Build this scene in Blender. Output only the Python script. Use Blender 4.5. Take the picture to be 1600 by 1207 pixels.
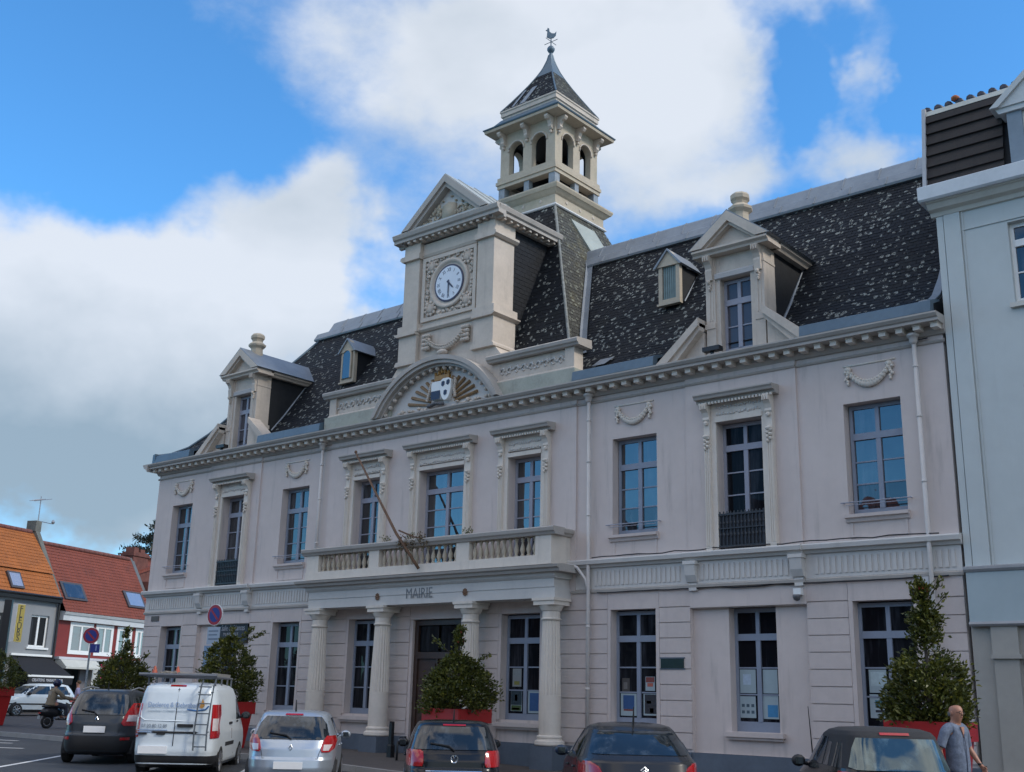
import bpy, bmesh, math, random
from mathutils import Vector, Matrix
rad = math.radians
random.seed(7)
for o in list(bpy.data.objects):
    bpy.data.objects.remove(o)
SC = bpy.context.scene
COL = SC.collection

# ------------------------------------------------------------------ camera
YAW, PITCH, ROLL = rad(40.239), rad(15.527), rad(1.4)
CAM = Vector((22.3145, -23.3157, 1.66))
_f = Vector((-math.sin(YAW) * math.cos(PITCH), math.cos(YAW) * math.cos(PITCH), math.sin(PITCH)))
_r = Vector((math.cos(YAW), math.sin(YAW), 0))
_u = _r.cross(_f)
_r2 = math.cos(ROLL) * _r + math.sin(ROLL) * _u
_u2 = -math.sin(ROLL) * _r + math.cos(ROLL) * _u
cd = bpy.data.cameras.new('camera')
cam = bpy.data.objects.new('camera', cd)
COL.objects.link(cam)
M = Matrix.Identity(4)
for i in range(3):
    M[i][0], M[i][1], M[i][2], M[i][3] = _r2[i], _u2[i], -_f[i], CAM[i]
cam.matrix_world = M
cd.sensor_fit = 'HORIZONTAL'
cd.sensor_width = 36
cd.lens = 1755.7 / 1600 * 36
cd.clip_start = .1
cd.clip_end = 3000
SC.camera = cam

# ------------------------------------------------------------------ sky, sun, exposure
SUN_EL, SUN_AZ = rad(38), rad(72)      # azimuth from +y (behind the hall) towards +x (right)
world = bpy.data.worlds.new('World')
SC.world = world
world.use_nodes = True
NT = world.node_tree
NT.nodes.clear()


def nd(nt, typ, **kw):
    n = nt.nodes.new(typ)
    for k, v in kw.items():
        setattr(n, k, v)
    return n


def mth(nt, op, a, b=None, c=None, clamp=False):
    n = nt.nodes.new('ShaderNodeMath')
    n.operation = op
    n.use_clamp = clamp
    for i, v in enumerate((a, b, c)):
        if v is None:
            continue
        if isinstance(v, (int, float)):
            n.inputs[i].default_value = v
        else:
            nt.links.new(v, n.inputs[i])
    return n.outputs[0]


def mixc(nt, fac, a, b):
    n = nt.nodes.new('ShaderNodeMix')
    n.data_type = 'RGBA'
    for sock, v in ((n.inputs[0], fac), (n.inputs[6], a), (n.inputs[7], b)):
        if isinstance(v, (int, float)):
            sock.default_value = v
        elif isinstance(v, tuple):
            sock.default_value = (*v, 1)
        else:
            nt.links.new(v, sock)
    return n.outputs[2]


def smooth(nt, v, a, b, lo=0.0, hi=1.0):
    n = nt.nodes.new('ShaderNodeMapRange')
    n.interpolation_type = 'SMOOTHSTEP'
    nt.links.new(v, n.inputs[0])
    n.inputs[1].default_value = a
    n.inputs[2].default_value = b
    n.inputs[3].default_value = lo
    n.inputs[4].default_value = hi
    return n.outputs[0]


sky = nd(NT, 'ShaderNodeTexSky', sky_type='NISHITA', sun_disc=False, sun_elevation=SUN_EL, sun_rotation=SUN_AZ)
sky.air_density = 1.0
sky.dust_density = .15
sky.ozone_density = 5.5
tc = nd(NT, 'ShaderNodeTexCoord')
sep = nd(NT, 'ShaderNodeSeparateXYZ')
NT.links.new(tc.outputs['Generated'], sep.inputs[0])
AZ = mth(NT, 'ARCTAN2', sep.outputs[0], sep.outputs[1])
EL = mth(NT, 'ARCSINE', sep.outputs[2])


def noise(nt, vec, scale, detail=6, rough=.55, dist=0.0):
    n = nd(nt, 'ShaderNodeTexNoise')
    n.inputs['Scale'].default_value = scale
    n.inputs['Detail'].default_value = detail
    n.inputs['Roughness'].default_value = rough
    n.inputs['Distortion'].default_value = dist
    if vec is not None:
        nt.links.new(vec, n.inputs['Vector'])
    return n


def vscale(nt, vec, s):
    n = nd(nt, 'ShaderNodeMapping')
    n.inputs['Scale'].default_value = s
    nt.links.new(vec, n.inputs[0])
    return n.outputs[0]


warp = noise(NT, tc.outputs['Generated'], 7, 5, .6)
wsep = nd(NT, 'ShaderNodeSeparateColor')
NT.links.new(warp.outputs['Color'], wsep.inputs[0])
AZw = mth(NT, 'ADD', AZ, mth(NT, 'MULTIPLY', mth(NT, 'SUBTRACT', wsep.outputs[0], .5), .20))
ELw = mth(NT, 'ADD', EL, mth(NT, 'MULTIPLY', mth(NT, 'SUBTRACT', wsep.outputs[1], .5), .13))
# cloud masses: azimuth, elevation (degrees), radii (degrees), strength
CLOUDS = [(-39.62, 32.74, 11.25, 3.92, 1.0), (-31.56, 31.11, 5.72, 4.24, 0.7), (-33.7, 34.16, 7.89, 2.61, 0.5), (-45.73, 29.79, 6.39, 4.9, 0.45), (-36.96, 26.63, 7.3, 4.24, 0.35), (-61.0, 19.75, 9.02, 3.1, 1.0), (-64.14, 16.23, 7.48, 4.24, 0.9), (-54.64, 19.92, 4.17, 2.28, 0.7), (-53.54, 22.25, 4.58, 1.63, 0.55), (-55.75, 14.74, 6.75, 3.92, 0.8), (-62.33, 11.28, 8.65, 3.92, 0.9), (-60.56, 8.71, 9.9, 2.94, 0.7), (-50.02, 25.12, 2.16, 1.31, 0.5), (-51.94, 23.36, 3.2, 1.63, 0.5), (-56.79, 24.67, 3.59, 1.63, 0.35), (-20.75, 29.27, 1.2, 1.79, 0.6), (-22.29, 33.24, 1.95, 0.98, 0.4), (-21.81, 25.96, 3.99, 1.47, 0.6), (-31.32, 25.26, 4.69, 1.96, 0.6), (-27.15, 26.28, 2.91, 1.31, 0.4), (-48.67, 20.77, 2.09, 1.96, 0.3), (-13.43, 30.94, 2.28, 1.31, 0.2), (-55.18, 31.55, 4.6, 1.96, 0.15), (-62.97, 27.28, 11.02, 5.55, -0.5), (-17.03, 29.31, 2.62, 5.55, -0.5), (-23.92, 29.34, 1.87, 3.59, -0.7), (-54.26, 29.58, 3.75, 3.26, -0.1), (-48.59, 19.49, 1.73, 1.31, -0.3), (-48.15, 33.22, 2.34, 1.63, -0.1), (-30.65, 24.29, 1.43, 0.98, -0.2), (-51.22, 22.8, 4.25, 3.26, 0.55), (-56.8, 24.82, 3.96, 1.79, 0.35), (-53.7, 30.85, 4.56, 2.94, 0.15), (-26.85, 32.87, 4.66, 2.61, 0.12), (-19.9, 25.59, 2.89, 1.31, 0.3), (-55.52, 18.88, 6.9, 1.96, 0.4), (-48.63, 20.13, 3.13, 1.96, -0.3), (-19.1, 27.57, 1.47, 1.31, -0.35)]
dens = None
for (a, e, ra, re, amp) in CLOUDS:
    da = mth(NT, 'DIVIDE', mth(NT, 'SUBTRACT', AZw, rad(a)), rad(ra))
    de = mth(NT, 'DIVIDE', mth(NT, 'SUBTRACT', ELw, rad(e)), rad(re))
    q = mth(NT, 'ADD', mth(NT, 'MULTIPLY', da, da), mth(NT, 'MULTIPLY', de, de))
    g = mth(NT, 'MULTIPLY', mth(NT, 'POWER', 2.718, mth(NT, 'MULTIPLY', q, -1.0)), amp)
    dens = g if dens is None else mth(NT, 'ADD', dens, g)
fb = noise(NT, vscale(NT, tc.outputs['Generated'], (1, 1, 1.8)), 5.0, 12, .62)
fb2 = noise(NT, vscale(NT, tc.outputs['Generated'], (1, 1, 2.0)), 2.2, 4, .5)
# out of view noise clouds go on, made denser to light the facade neutrally
away = smooth(NT, mth(NT, 'ABSOLUTE', mth(NT, 'ADD', AZ, rad(40))), rad(38), rad(60))
bg = mth(NT, 'MULTIPLY', smooth(NT, fb2.outputs[0], .36, .52), away)
# the blue opening mirrored by the first floor panes
opening = mth(NT, 'MULTIPLY', smooth(NT, mth(NT, 'ABSOLUTE', mth(NT, 'ADD', AZ, rad(140))), rad(46), rad(28)), smooth(NT, EL, rad(27), rad(17)))
bg = mth(NT, 'MULTIPLY', bg, mth(NT, 'SUBTRACT', 1.0, opening))
dens = mth(NT, 'ADD', dens, mth(NT, 'MULTIPLY', bg, .85))
dens = mth(NT, 'ADD', dens, mth(NT, 'MULTIPLY', mth(NT, 'SUBTRACT', fb.outputs[0], .5), 1.55))
dens = mth(NT, 'SUBTRACT', dens, mth(NT, 'MULTIPLY', opening, .35))
cover = smooth(NT, dens, .06, .98)
# grey undersides: thick cloud low in the sky and patches of shade
shade_n = noise(NT, vscale(NT, tc.outputs['Generated'], (1, 1, 1.6)), 4.2, 5, .5)
low = smooth(NT, ELw, rad(9), rad(20))
lit = mth(NT, 'ADD', mth(NT, 'MULTIPLY', low, .85), mth(NT, 'MULTIPLY', mth(NT, 'SUBTRACT', shade_n.outputs[0], .5), 1.9), clamp=True)
ccol = mixc(NT, lit, (1.25, 1.62, 1.95), (3.0, 3.2, 3.5))
# unseen clouds get an added brighter, warmer gain to light the shaded facade
gv = nd(NT, 'ShaderNodeVectorMath', operation='MULTIPLY')
NT.links.new(ccol, gv.inputs[0])
NT.links.new(mixc(NT, away, (1.0, 1.0, 1.0), (2.0, 1.78, 1.60)), gv.inputs[1])
ccol = gv.outputs[0]
tint = nd(NT, 'ShaderNodeMix', data_type='RGBA', blend_type='MULTIPLY')
tint.inputs[0].default_value = 1
NT.links.new(sky.outputs[0], tint.inputs[6])
tint.inputs[7].default_value = (.47, .86, 1.0, 1)
final = mixc(NT, mth(NT, 'MULTIPLY', cover, .95), tint.outputs[2], ccol)
bgn = nd(NT, 'ShaderNodeBackground')
NT.links.new(final, bgn.inputs[0])
bgn.inputs[1].default_value = 0.12
wo = nd(NT, 'ShaderNodeOutputWorld')
NT.links.new(bgn.outputs[0], wo.inputs[0])

sl = bpy.data.lights.new('sun', 'SUN')
sl.energy = .9
sl.angle = rad(10)
sl.color = (1, .93, .82)
sun = bpy.data.objects.new('sun', sl)
COL.objects.link(sun)
sd = Vector((math.sin(SUN_AZ) * math.cos(SUN_EL), math.cos(SUN_AZ) * math.cos(SUN_EL), math.sin(SUN_EL)))
sun.rotation_euler = sd.to_track_quat('Z', 'Y').to_euler()
sun.location = (60, 20, 60)
SC.view_settings.view_transform = 'Standard'
SC.view_settings.look = 'None'
SC.view_settings.exposure = 1.12
SC.view_settings.gamma = 1
SC.view_settings.use_curve_mapping = False
SC.render.engine = 'CYCLES'
SC.cycles.max_bounces = 6
SC.cycles.diffuse_bounces = 3
SC.cycles.glossy_bounces = 3

# ------------------------------------------------------------------ helpers


SPLIT = {'lead_flashing', 'slate_cheek', 'dormer_side', 'side_wall', 'pillar', 'plate_lamp', 'roof_rail', 'scroll_wing', 'shop_front', 'plaque_edge'}


class MB:
    def __init__(s):
        s.v = []
        s.f = []

    def add(s, vs, fs):
        b = len(s.v)
        s.v += [tuple(p) for p in vs]
        s.f += [tuple(i + b for i in f) for f in fs]
        return s

    def box(s, x0, x1, y0, y1, z0, z1):
        s.add([(x, y, z) for x in (x0, x1) for y in (y0, y1) for z in (z0, z1)],
              [(0, 1, 3, 2), (4, 6, 7, 5), (0, 4, 5, 1), (2, 3, 7, 6), (0, 2, 6, 4), (1, 5, 7, 3)])
        return s

    def quad(s, *p):
        return s.add(p, [tuple(range(len(p)))])

    def prism(s, pts, ax, a, b):
        n = len(pts)

        def mk(p, t):
            return {'x': (t, p[0], p[1]), 'y': (p[0], t, p[1]), 'z': (p[0], p[1], t)}[ax]
        vs = [mk(p, a) for p in pts] + [mk(p, b) for p in pts]
        fs = [tuple(range(n - 1, -1, -1)), tuple(range(n, 2 * n))]
        fs += [(i, (i + 1) % n, n + (i + 1) % n, n + i) for i in range(n)]
        return s.add(vs, fs)

    def lathe(s, c, prof, n=16, mod=None, cap=True):
        vs = []
        for (r, z) in prof:
            for k in range(n):
                a = 2 * math.pi * k / n
                rr = r * (mod(k, z) if mod else 1)
                vs.append((c[0] + rr * math.cos(a), c[1] + rr * math.sin(a), c[2] + z))
        fs = []
        for i in range(len(prof) - 1):
            for k in range(n):
                k2 = (k + 1) % n
                fs.append((i * n + k, i * n + k2, (i + 1) * n + k2, (i + 1) * n + k))
        if cap:
            fs.append(tuple(range(n - 1, -1, -1)))
            fs.append(tuple(range((len(prof) - 1) * n, len(prof) * n)))
        return s.add(vs, fs)

    def sq(s, c, prof):
        """square rings: prof of (half width x, half width y, z)"""
        vs = []
        for (hx, hy, z) in prof:
            vs += [(c[0] - hx, c[1] - hy, z), (c[0] + hx, c[1] - hy, z), (c[0] + hx, c[1] + hy, z), (c[0] - hx, c[1] + hy, z)]
        fs = [(3, 2, 1, 0)]
        for i in range(len(prof) - 1):
            for k in range(4):
                fs.append((i * 4 + k, i * 4 + (k + 1) % 4, i * 4 + 4 + (k + 1) % 4, i * 4 + 4 + k))
        m = (len(prof) - 1) * 4
        fs.append((m, m + 1, m + 2, m + 3))
        return s.add(vs, fs)

    def tube(s, pts, r, n=6, cap=True):
        pts = [Vector(p) for p in pts]
        m = len(pts)
        rs = r if isinstance(r, (list, tuple)) else [r] * m
        vs = []
        for i, p in enumerate(pts):
            t = (pts[min(i + 1, m - 1)] - pts[max(i - 1, 0)]).normalized()
            up = Vector((0, 0, 1)) if abs(t.z) < .9 else Vector((1, 0, 0))
            a = t.cross(up).normalized()
            b = t.cross(a)
            for k in range(n):
                q = 2 * math.pi * k / n
                vs.append(p + rs[i] * (math.cos(q) * a + math.sin(q) * b))
        fs = []
        for i in range(m - 1):
            for k in range(n):
                fs.append((i * n + k, i * n + (k + 1) % n, (i + 1) * n + (k + 1) % n, (i + 1) * n + k))
        if cap:
            fs += [tuple(range(n - 1, -1, -1)), tuple(range((m - 1) * n, m * n))]
        return s.add(vs, fs)

    def blob(s, c, r, n=8, m=5):
        if isinstance(r, (int, float)):
            r = (r, r, r)
        vs = [(c[0], c[1], c[2] - r[2])]
        for i in range(1, m):
            ph = -math.pi / 2 + math.pi * i / m
            for k in range(n):
                a = 2 * math.pi * k / n
                vs.append((c[0] + r[0] * math.cos(ph) * math.cos(a), c[1] + r[1] * math.cos(ph) * math.sin(a), c[2] + r[2] * math.sin(ph)))
        vs.append((c[0], c[1], c[2] + r[2]))
        fs = [(0, 1 + (k + 1) % n, 1 + k) for k in range(n)]
        for i in range(m - 2):
            for k in range(n):
                a = 1 + i * n
                fs.append((a + k, a + (k + 1) % n, a + n + (k + 1) % n, a + n + k))
        a = 1 + (m - 2) * n
        fs += [(a + k, a + (k + 1) % n, len(vs) - 1) for k in range(n)]
        return s.add(vs, fs)

    def mesh(s, name, mat, smooth=False, fix=True):
        me = bpy.data.meshes.new(name)
        me.from_pydata(s.v, [], s.f)
        if fix:
            bm = bmesh.new()
            bm.from_mesh(me)
            bmesh.ops.recalc_face_normals(bm, faces=bm.faces)
            bm.to_mesh(me)
            bm.free()
        if smooth:
            me.polygons.foreach_set('use_smooth', [True] * len(me.polygons))
        if mat:
            me.materials.append(mat)
        me.update()
        return me

    def clusters(s, tol=.03):
        par = list(range(len(s.v)))

        def find(a):
            while par[a] != a:
                par[a] = par[par[a]]
                a = par[a]
            return a
        for f in s.f:
            r = find(f[0])
            for i in f[1:]:
                par[find(i)] = r
        comp = {}
        for i in range(len(s.v)):
            comp.setdefault(find(i), []).append(i)
        bb = []
        for c in comp.values():
            P = [s.v[i] for i in c]
            bb.append(([min(p[k] for p in P) - tol for k in range(3)], [max(p[k] for p in P) + tol for k in range(3)], c))
        n = len(bb)
        g = list(range(n))

        def fg(a):
            while g[a] != a:
                a = g[a]
            return a
        for i in range(n):
            for j in range(i):
                if all(bb[i][0][k] <= bb[j][1][k] and bb[j][0][k] <= bb[i][1][k] for k in range(3)):
                    a, b = fg(i), fg(j)
                    if a != b:
                        g[a] = b
        cl = {}
        for i in range(n):
            cl.setdefault(fg(i), []).extend(bb[i][2])
        if len(cl) == 1:
            return [s]
        which = {}
        for k, c in cl.items():
            for i in c:
                which[i] = k
        out = {k: (MB(), {}) for k in cl}
        for k, c in cl.items():
            m, ix = out[k]
            for i in c:
                ix[i] = len(m.v)
                m.v.append(s.v[i])
        for f in s.f:
            m, ix = out[which[f[0]]]
            m.f.append(tuple(ix[i] for i in f))
        return [m for m, _ in out.values()]

    def build(s, name, mat, parent=None, smooth=False, fix=True, loc=None, kind=None):
        if name in SPLIT:
            return [link(name, q.mesh(name, mat, smooth, fix), parent, loc, kind) for q in s.clusters()][0]
        return link(name, s.mesh(name, mat, smooth, fix), parent, loc, kind)


def link(name, me, parent=None, loc=None, kind=None, rot=None, scale=None):
    o = bpy.data.objects.new(name, me)
    COL.objects.link(o)
    if parent:
        o.parent = parent
    if loc is not None:
        o.location = loc
    if rot is not None:
        o.rotation_euler = rot
    if scale is not None:
        o.scale = scale
    if kind:
        o['kind'] = kind
    return o


def tag(o, label, cat, group=None):
    o['label'] = label
    o['category'] = cat
    if group:
        o['group'] = group
    return o


def thing(name, label, cat, loc=(0, 0, 0), rotz=0, group=None):
    o = bpy.data.objects.new(name, None)
    COL.objects.link(o)
    o.location = loc
    o.rotation_euler = (0, 0, rotz)
    o.empty_display_size = .3
    return tag(o, label, cat, group)


def smooth_edges(o, ang=35):
    me = o.data
    me.polygons.foreach_set('use_smooth', [True] * len(me.polygons))
    try:
        me.set_sharp_from_angle(angle=rad(ang))
    except Exception:
        pass
    return o


def bevel(o, w=.02, seg=2, ang=35):
    m = o.modifiers.new('bevel', 'BEVEL')
    m.width = w
    m.segments = seg
    m.limit_method = 'ANGLE'
    m.angle_limit = rad(ang)
    return o


def text_mesh(txt, size, mat, name, parent=None, depth=.004, align='CENTER', matrix=None, sx=1.0):
    c = bpy.data.curves.new(name, 'FONT')
    c.body = txt
    c.size = size
    c.align_x = align
    c.align_y = 'CENTER'
    c.extrude = depth
    c.resolution_u = 3
    o = bpy.data.objects.new(name, c)
    COL.objects.link(o)
    dg = bpy.context.evaluated_depsgraph_get()
    me = bpy.data.meshes.new_from_object(o.evaluated_get(dg))
    bpy.data.objects.remove(o)
    bpy.data.curves.remove(c)
    me.materials.clear()
    me.materials.append(mat)
    me.transform(Matrix.Diagonal((sx, 1, 1, 1)))
    if matrix is not None:
        me.transform(matrix)
    return link(name, me, parent)


def face_mat(origin, right, up):
    """matrix that lays text (x right, y up) on a wall"""
    r = Vector(right).normalized()
    u = Vector(up).normalized()
    n = r.cross(u)
    m = Matrix.Identity(4)
    for i in range(3):
        m[i][0], m[i][1], m[i][2], m[i][3] = r[i], u[i], n[i], origin[i]
    return m


# ------------------------------------------------------------------ materials
def mat(name, col, rough=.6, metal=0.0, var=.12, scale=2.5, bump=0.0, bscale=30, dirt=0.0, dirtcol=(.12, .11, .09), streak=False, coat=0.0, attr=None, spec=.5, obj=False):
    m = bpy.data.materials.new(name)
    m.use_nodes = True
    nt = m.node_tree
    p = nt.nodes['Principled BSDF']
    p.inputs['Roughness'].default_value = rough
    p.inputs['Metallic'].default_value = metal
    p.inputs['Specular IOR Level'].default_value = spec
    if coat:
        p.inputs['Coat Weight'].default_value = coat
        p.inputs['Coat Roughness'].default_value = .04
    if obj:
        vec = nd(nt, 'ShaderNodeTexCoord').outputs['Object']
    else:
        vec = nd(nt, 'ShaderNodeNewGeometry').outputs['Position']
    c = None
    if var:
        n1 = noise(nt, vec, scale, 5, .6)
        n2 = noise(nt, vec, scale * 7, 4, .6)
        v = mth(nt, 'ADD', mth(nt, 'MULTIPLY', n1.outputs[0], .65), mth(nt, 'MULTIPLY', n2.outputs[0], .35))
        f = smooth(nt, v, .3, .7)
        c = mixc(nt, f, tuple(x * (1 - var) for x in col), tuple(min(1, x * (1 + var)) for x in col))
    else:
        c = tuple(col)
    if attr:
        a = nd(nt, 'ShaderNodeAttribute', attribute_name=attr)
        c = mixc(nt, a.outputs['Fac'], mixc(nt, .55, c, (0.0, 0.0, 0.0)), mixc(nt, .12, c, (.6, .62, .65)))
    if dirt:
        dv = vscale(nt, vec, (2.2, 2.2, .22)) if streak else vec
        dn = noise(nt, dv, 1.6 if streak else 1.1, 7, .65)
        df = smooth(nt, dn.outputs[0], .52, .78, 0, dirt)
        c = mixc(nt, df, c, dirtcol)
    if isinstance(c, tuple):
        p.inputs['Base Color'].default_value = (*c, 1)
    else:
        nt.links.new(c, p.inputs['Base Color'])
    if bump:
        bn = noise(nt, vec, bscale, 4, .6)
        b = nd(nt, 'ShaderNodeBump')
        b.inputs['Strength'].default_value = bump
        b.inputs['Distance'].default_value = .02
        nt.links.new(bn.outputs[0], b.inputs['Height'])
        nt.links.new(b.outputs[0], p.inputs['Normal'])
    return m


def glass(name, dark=(.012, .014, .018), fac=.3, tint=(.95, .97, 1.0), rough=.015, wav=.012):
    m = bpy.data.materials.new(name)
    m.use_nodes = True
    nt = m.node_tree
    nt.nodes.remove(nt.nodes['Principled BSDF'])
    d = nd(nt, 'ShaderNodeBsdfDiffuse')
    # folds of curtain and dim furniture behind the pane
    gp = nd(nt, 'ShaderNodeNewGeometry')
    cn_ = noise(nt, vscale(nt, gp.outputs['Position'], (5.0, 5.0, .55)), 1.0, 4, .6)
    nt.links.new(mixc(nt, smooth(nt, cn_.outputs[0], .46, .70), dark, tuple(x * 3.0 + .012 for x in dark) if dark[0] < .05 else dark), d.inputs[0])
    g = nd(nt, 'ShaderNodeBsdfGlossy')
    g.inputs[0].default_value = (*tint, 1)
    g.inputs['Roughness'].default_value = rough
    lw = nd(nt, 'ShaderNodeFresnel')
    lw.inputs[0].default_value = 1.5
    fc = mth(nt, 'ADD', lw.outputs[0], fac, clamp=True)
    geo = nd(nt, 'ShaderNodeNewGeometry')
    bn = noise(nt, geo.outputs['Position'], 1.3, 2, .5)
    b = nd(nt, 'ShaderNodeBump')
    b.inputs['Strength'].default_value = wav * 10
    b.inputs['Distance'].default_value = .05
    nt.links.new(bn.outputs[0], b.inputs['Height'])
    nt.links.new(b.outputs[0], g.inputs['Normal'])
    nt.links.new(b.outputs[0], lw.inputs['Normal'])
    mx = nd(nt, 'ShaderNodeMixShader')
    nt.links.new(fc, mx.inputs[0])
    nt.links.new(d.outputs[0], mx.inputs[1])
    nt.links.new(g.outputs[0], mx.inputs[2])
    nt.links.new(mx.outputs[0], nt.nodes['Material Output'].inputs[0])
    return m


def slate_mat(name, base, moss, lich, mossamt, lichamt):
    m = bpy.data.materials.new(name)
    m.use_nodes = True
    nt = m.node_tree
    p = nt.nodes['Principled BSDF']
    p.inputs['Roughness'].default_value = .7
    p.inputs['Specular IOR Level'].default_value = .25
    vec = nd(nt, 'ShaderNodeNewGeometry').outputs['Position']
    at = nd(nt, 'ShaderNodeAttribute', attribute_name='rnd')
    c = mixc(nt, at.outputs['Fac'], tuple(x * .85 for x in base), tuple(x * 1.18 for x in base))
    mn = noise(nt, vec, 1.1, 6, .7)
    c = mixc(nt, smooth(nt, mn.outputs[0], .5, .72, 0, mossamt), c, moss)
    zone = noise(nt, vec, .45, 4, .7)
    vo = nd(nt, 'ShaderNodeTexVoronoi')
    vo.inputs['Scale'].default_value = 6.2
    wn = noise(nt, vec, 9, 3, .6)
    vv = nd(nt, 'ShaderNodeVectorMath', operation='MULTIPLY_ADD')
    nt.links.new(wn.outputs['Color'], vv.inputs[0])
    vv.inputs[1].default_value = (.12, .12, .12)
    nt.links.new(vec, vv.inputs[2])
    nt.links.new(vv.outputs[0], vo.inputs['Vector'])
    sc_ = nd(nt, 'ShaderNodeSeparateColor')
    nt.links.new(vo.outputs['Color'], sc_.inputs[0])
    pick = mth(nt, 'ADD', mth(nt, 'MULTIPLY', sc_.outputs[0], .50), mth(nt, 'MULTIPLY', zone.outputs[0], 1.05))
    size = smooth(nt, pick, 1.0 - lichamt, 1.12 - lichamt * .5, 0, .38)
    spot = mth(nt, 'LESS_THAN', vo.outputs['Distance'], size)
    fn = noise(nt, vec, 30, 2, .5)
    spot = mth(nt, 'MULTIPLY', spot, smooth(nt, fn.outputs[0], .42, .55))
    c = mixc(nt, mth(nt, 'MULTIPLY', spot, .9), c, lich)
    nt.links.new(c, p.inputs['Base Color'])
    return m


STUCCO = mat('painted_stucco', (.600, .522, .487), .85, var=.055, scale=.5, bump=.15, bscale=60, dirt=.75, dirtcol=(.37, .33, .31), streak=True)
COURSE = mat('painted_course', (.566, .492, .460), .85, var=.07, scale=.9, bump=.15, bscale=60, dirt=.45, dirtcol=(.36, .32, .305), streak=True)
TRIM = mat('cream_stone', (.67, .605, .53), .8, var=.06, scale=1.6, bump=.1, bscale=50, dirt=.35, dirtcol=(.33, .31, .27), streak=True)
BAND = mat('pale_band', (.59, .565, .535), .8, var=.05, scale=1.2, bump=.08, bscale=50, dirt=.25, dirtcol=(.36, .36, .36), streak=True)
CORN = mat('grey_cornice', (.42, .385, .35), .8, var=.08, scale=1.5, bump=.1, bscale=40, dirt=.45, dirtcol=(.25, .25, .24))
TSTONE = mat('tower_stone', (.56, .49, .42), .85, var=.09, scale=1.8, bump=.15, bscale=40, dirt=.55, dirtcol=(.30, .265, .225), streak=True)
MOSSY = mat('mossy_stone', (.47, .405, .315), .85, var=.12, scale=2.2, bump=.15, bscale=30, dirt=.55, dirtcol=(.24, .24, .17))
MOSSBASE = mat('mossy_base', (.36, .37, .32), .9, var=.15, scale=2.2, bump=.15, bscale=30, dirt=.5, dirtcol=(.17, .19, .12))
PLINTH = mat('blue_plinth', (.10, .125, .16), .7, var=.12, scale=1.5, bump=.1, bscale=40)
FRAME = mat('grey_blue_frame', (.235, .27, .34), .5, var=.06, scale=3)
FRAMEP = mat('grey_violet_frame', (.30, .31, .37), .5, var=.06, scale=3)
IRON = mat('black_iron', (.025, .028, .035), .5, var=.2, scale=6)
DOORW = mat('dark_oak', (.05, .028, .02), .45, var=.25, scale=4)
SLATE = slate_mat('slate', (.0105, .0125, .0165), (.022, .024, .020), (.31, .32, .29), .4, .47)
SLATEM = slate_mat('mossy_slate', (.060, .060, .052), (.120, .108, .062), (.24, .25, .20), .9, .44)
SLATEC = slate_mat('cheek_slate', (.013, .015, .019), (.016, .018, .018), (.12, .13, .13), .3, .18)
CHEEK = mat('slate_cladding', (.009, .011, .0145), .75, var=.25, scale=4, bump=.2, bscale=18)
ZINC = mat('weathered_zinc', (.22, .245, .275), .5, metal=.15, var=.14, scale=1.3, dirt=.4, dirtcol=(.10, .12, .135))
ZINCB = mat('blue_zinc', (.105, .155, .20), .5, metal=.3, var=.12, scale=1.1, dirt=.2, dirtcol=(.06, .08, .09))
PIPE = mat('pipe_paint', (.60, .56, .53), .5, var=.06, scale=2)
GLASS = glass('window_glass', dark=(.016, .018, .022), fac=.05, wav=.012)
GLASSB = glass('window_glass_blue', dark=(.016, .018, .022), fac=.10, wav=.012)
GLASSD = glass('window_glass_dim', dark=(.008, .009, .012), fac=-.035)
CURT = mat('curtain', (.35, .33, .30), .9, var=.1, scale=4)
RUST = mat('rusty_metal', (.16, .09, .055), .8, var=.3, scale=8)
GOLD = mat('aged_gold', (.36, .19, .05), .5, var=.2, scale=8)
WHITE = mat('white_enamel', (.80, .80, .78), .4, var=.03, scale=5)
NAVY = mat('navy_enamel', (.012, .015, .05), .4, var=.05, scale=5)
BLACK = mat('black_paint', (.012, .012, .014), .45, var=.1, scale=5)
LETTER = mat('faded_letter', (.20, .21, .22), .8, var=.15, scale=20)

# ================================================================== TOWN HALL
HALL = thing('town_hall', 'long lavender grey town hall with a clock gable, slate mansard and open belfry', 'town hall')


def part(mb, name, m, parent=HALL, **k):
    if name.endswith('relief'):
        k['kind'] = 'stuff'
    if k.pop('whole', False) or k.get('kind'):
        return mb.build(name, m, parent, **k)
    os_ = [q.build(name, m, parent, **k) for q in mb.clusters()]
    return max(os_, key=lambda o: len(o.data.vertices))


def holed(mb, x0, x1, z0, z1, y, holes, depth=.22, top=True):
    """front wall sheet at y with rectangular openings (hx0,hx1,hz0,hz1) and reveals"""
    xs = sorted({x0, x1, *[h[0] for h in holes], *[h[1] for h in holes]})
    zs = sorted({z0, z1, *[h[2] for h in holes], *[h[3] for h in holes]})
    for i in range(len(xs) - 1):
        for j in range(len(zs) - 1):
            cx, cz = (xs[i] + xs[i + 1]) / 2, (zs[j] + zs[j + 1]) / 2
            if any(h[0] < cx < h[1] and h[2] < cz < h[3] for h in holes):
                continue
            mb.quad((xs[i], y, zs[j]), (xs[i + 1], y, zs[j]), (xs[i + 1], y, zs[j + 1]), (xs[i], y, zs[j + 1]))
    for (a, b, c, d) in holes:
        e = y + depth
        mb.quad((a, y, c), (a, y, d), (a, e, d), (a, e, c))
        mb.quad((b, y, c), (b, e, c), (b, e, d), (b, y, d))
        mb.quad((a, y, d), (b, y, d), (b, e, d), (a, e, d))
        mb.quad((a, y, c), (a, e, c), (b, e, c), (b, y, c))


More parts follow.
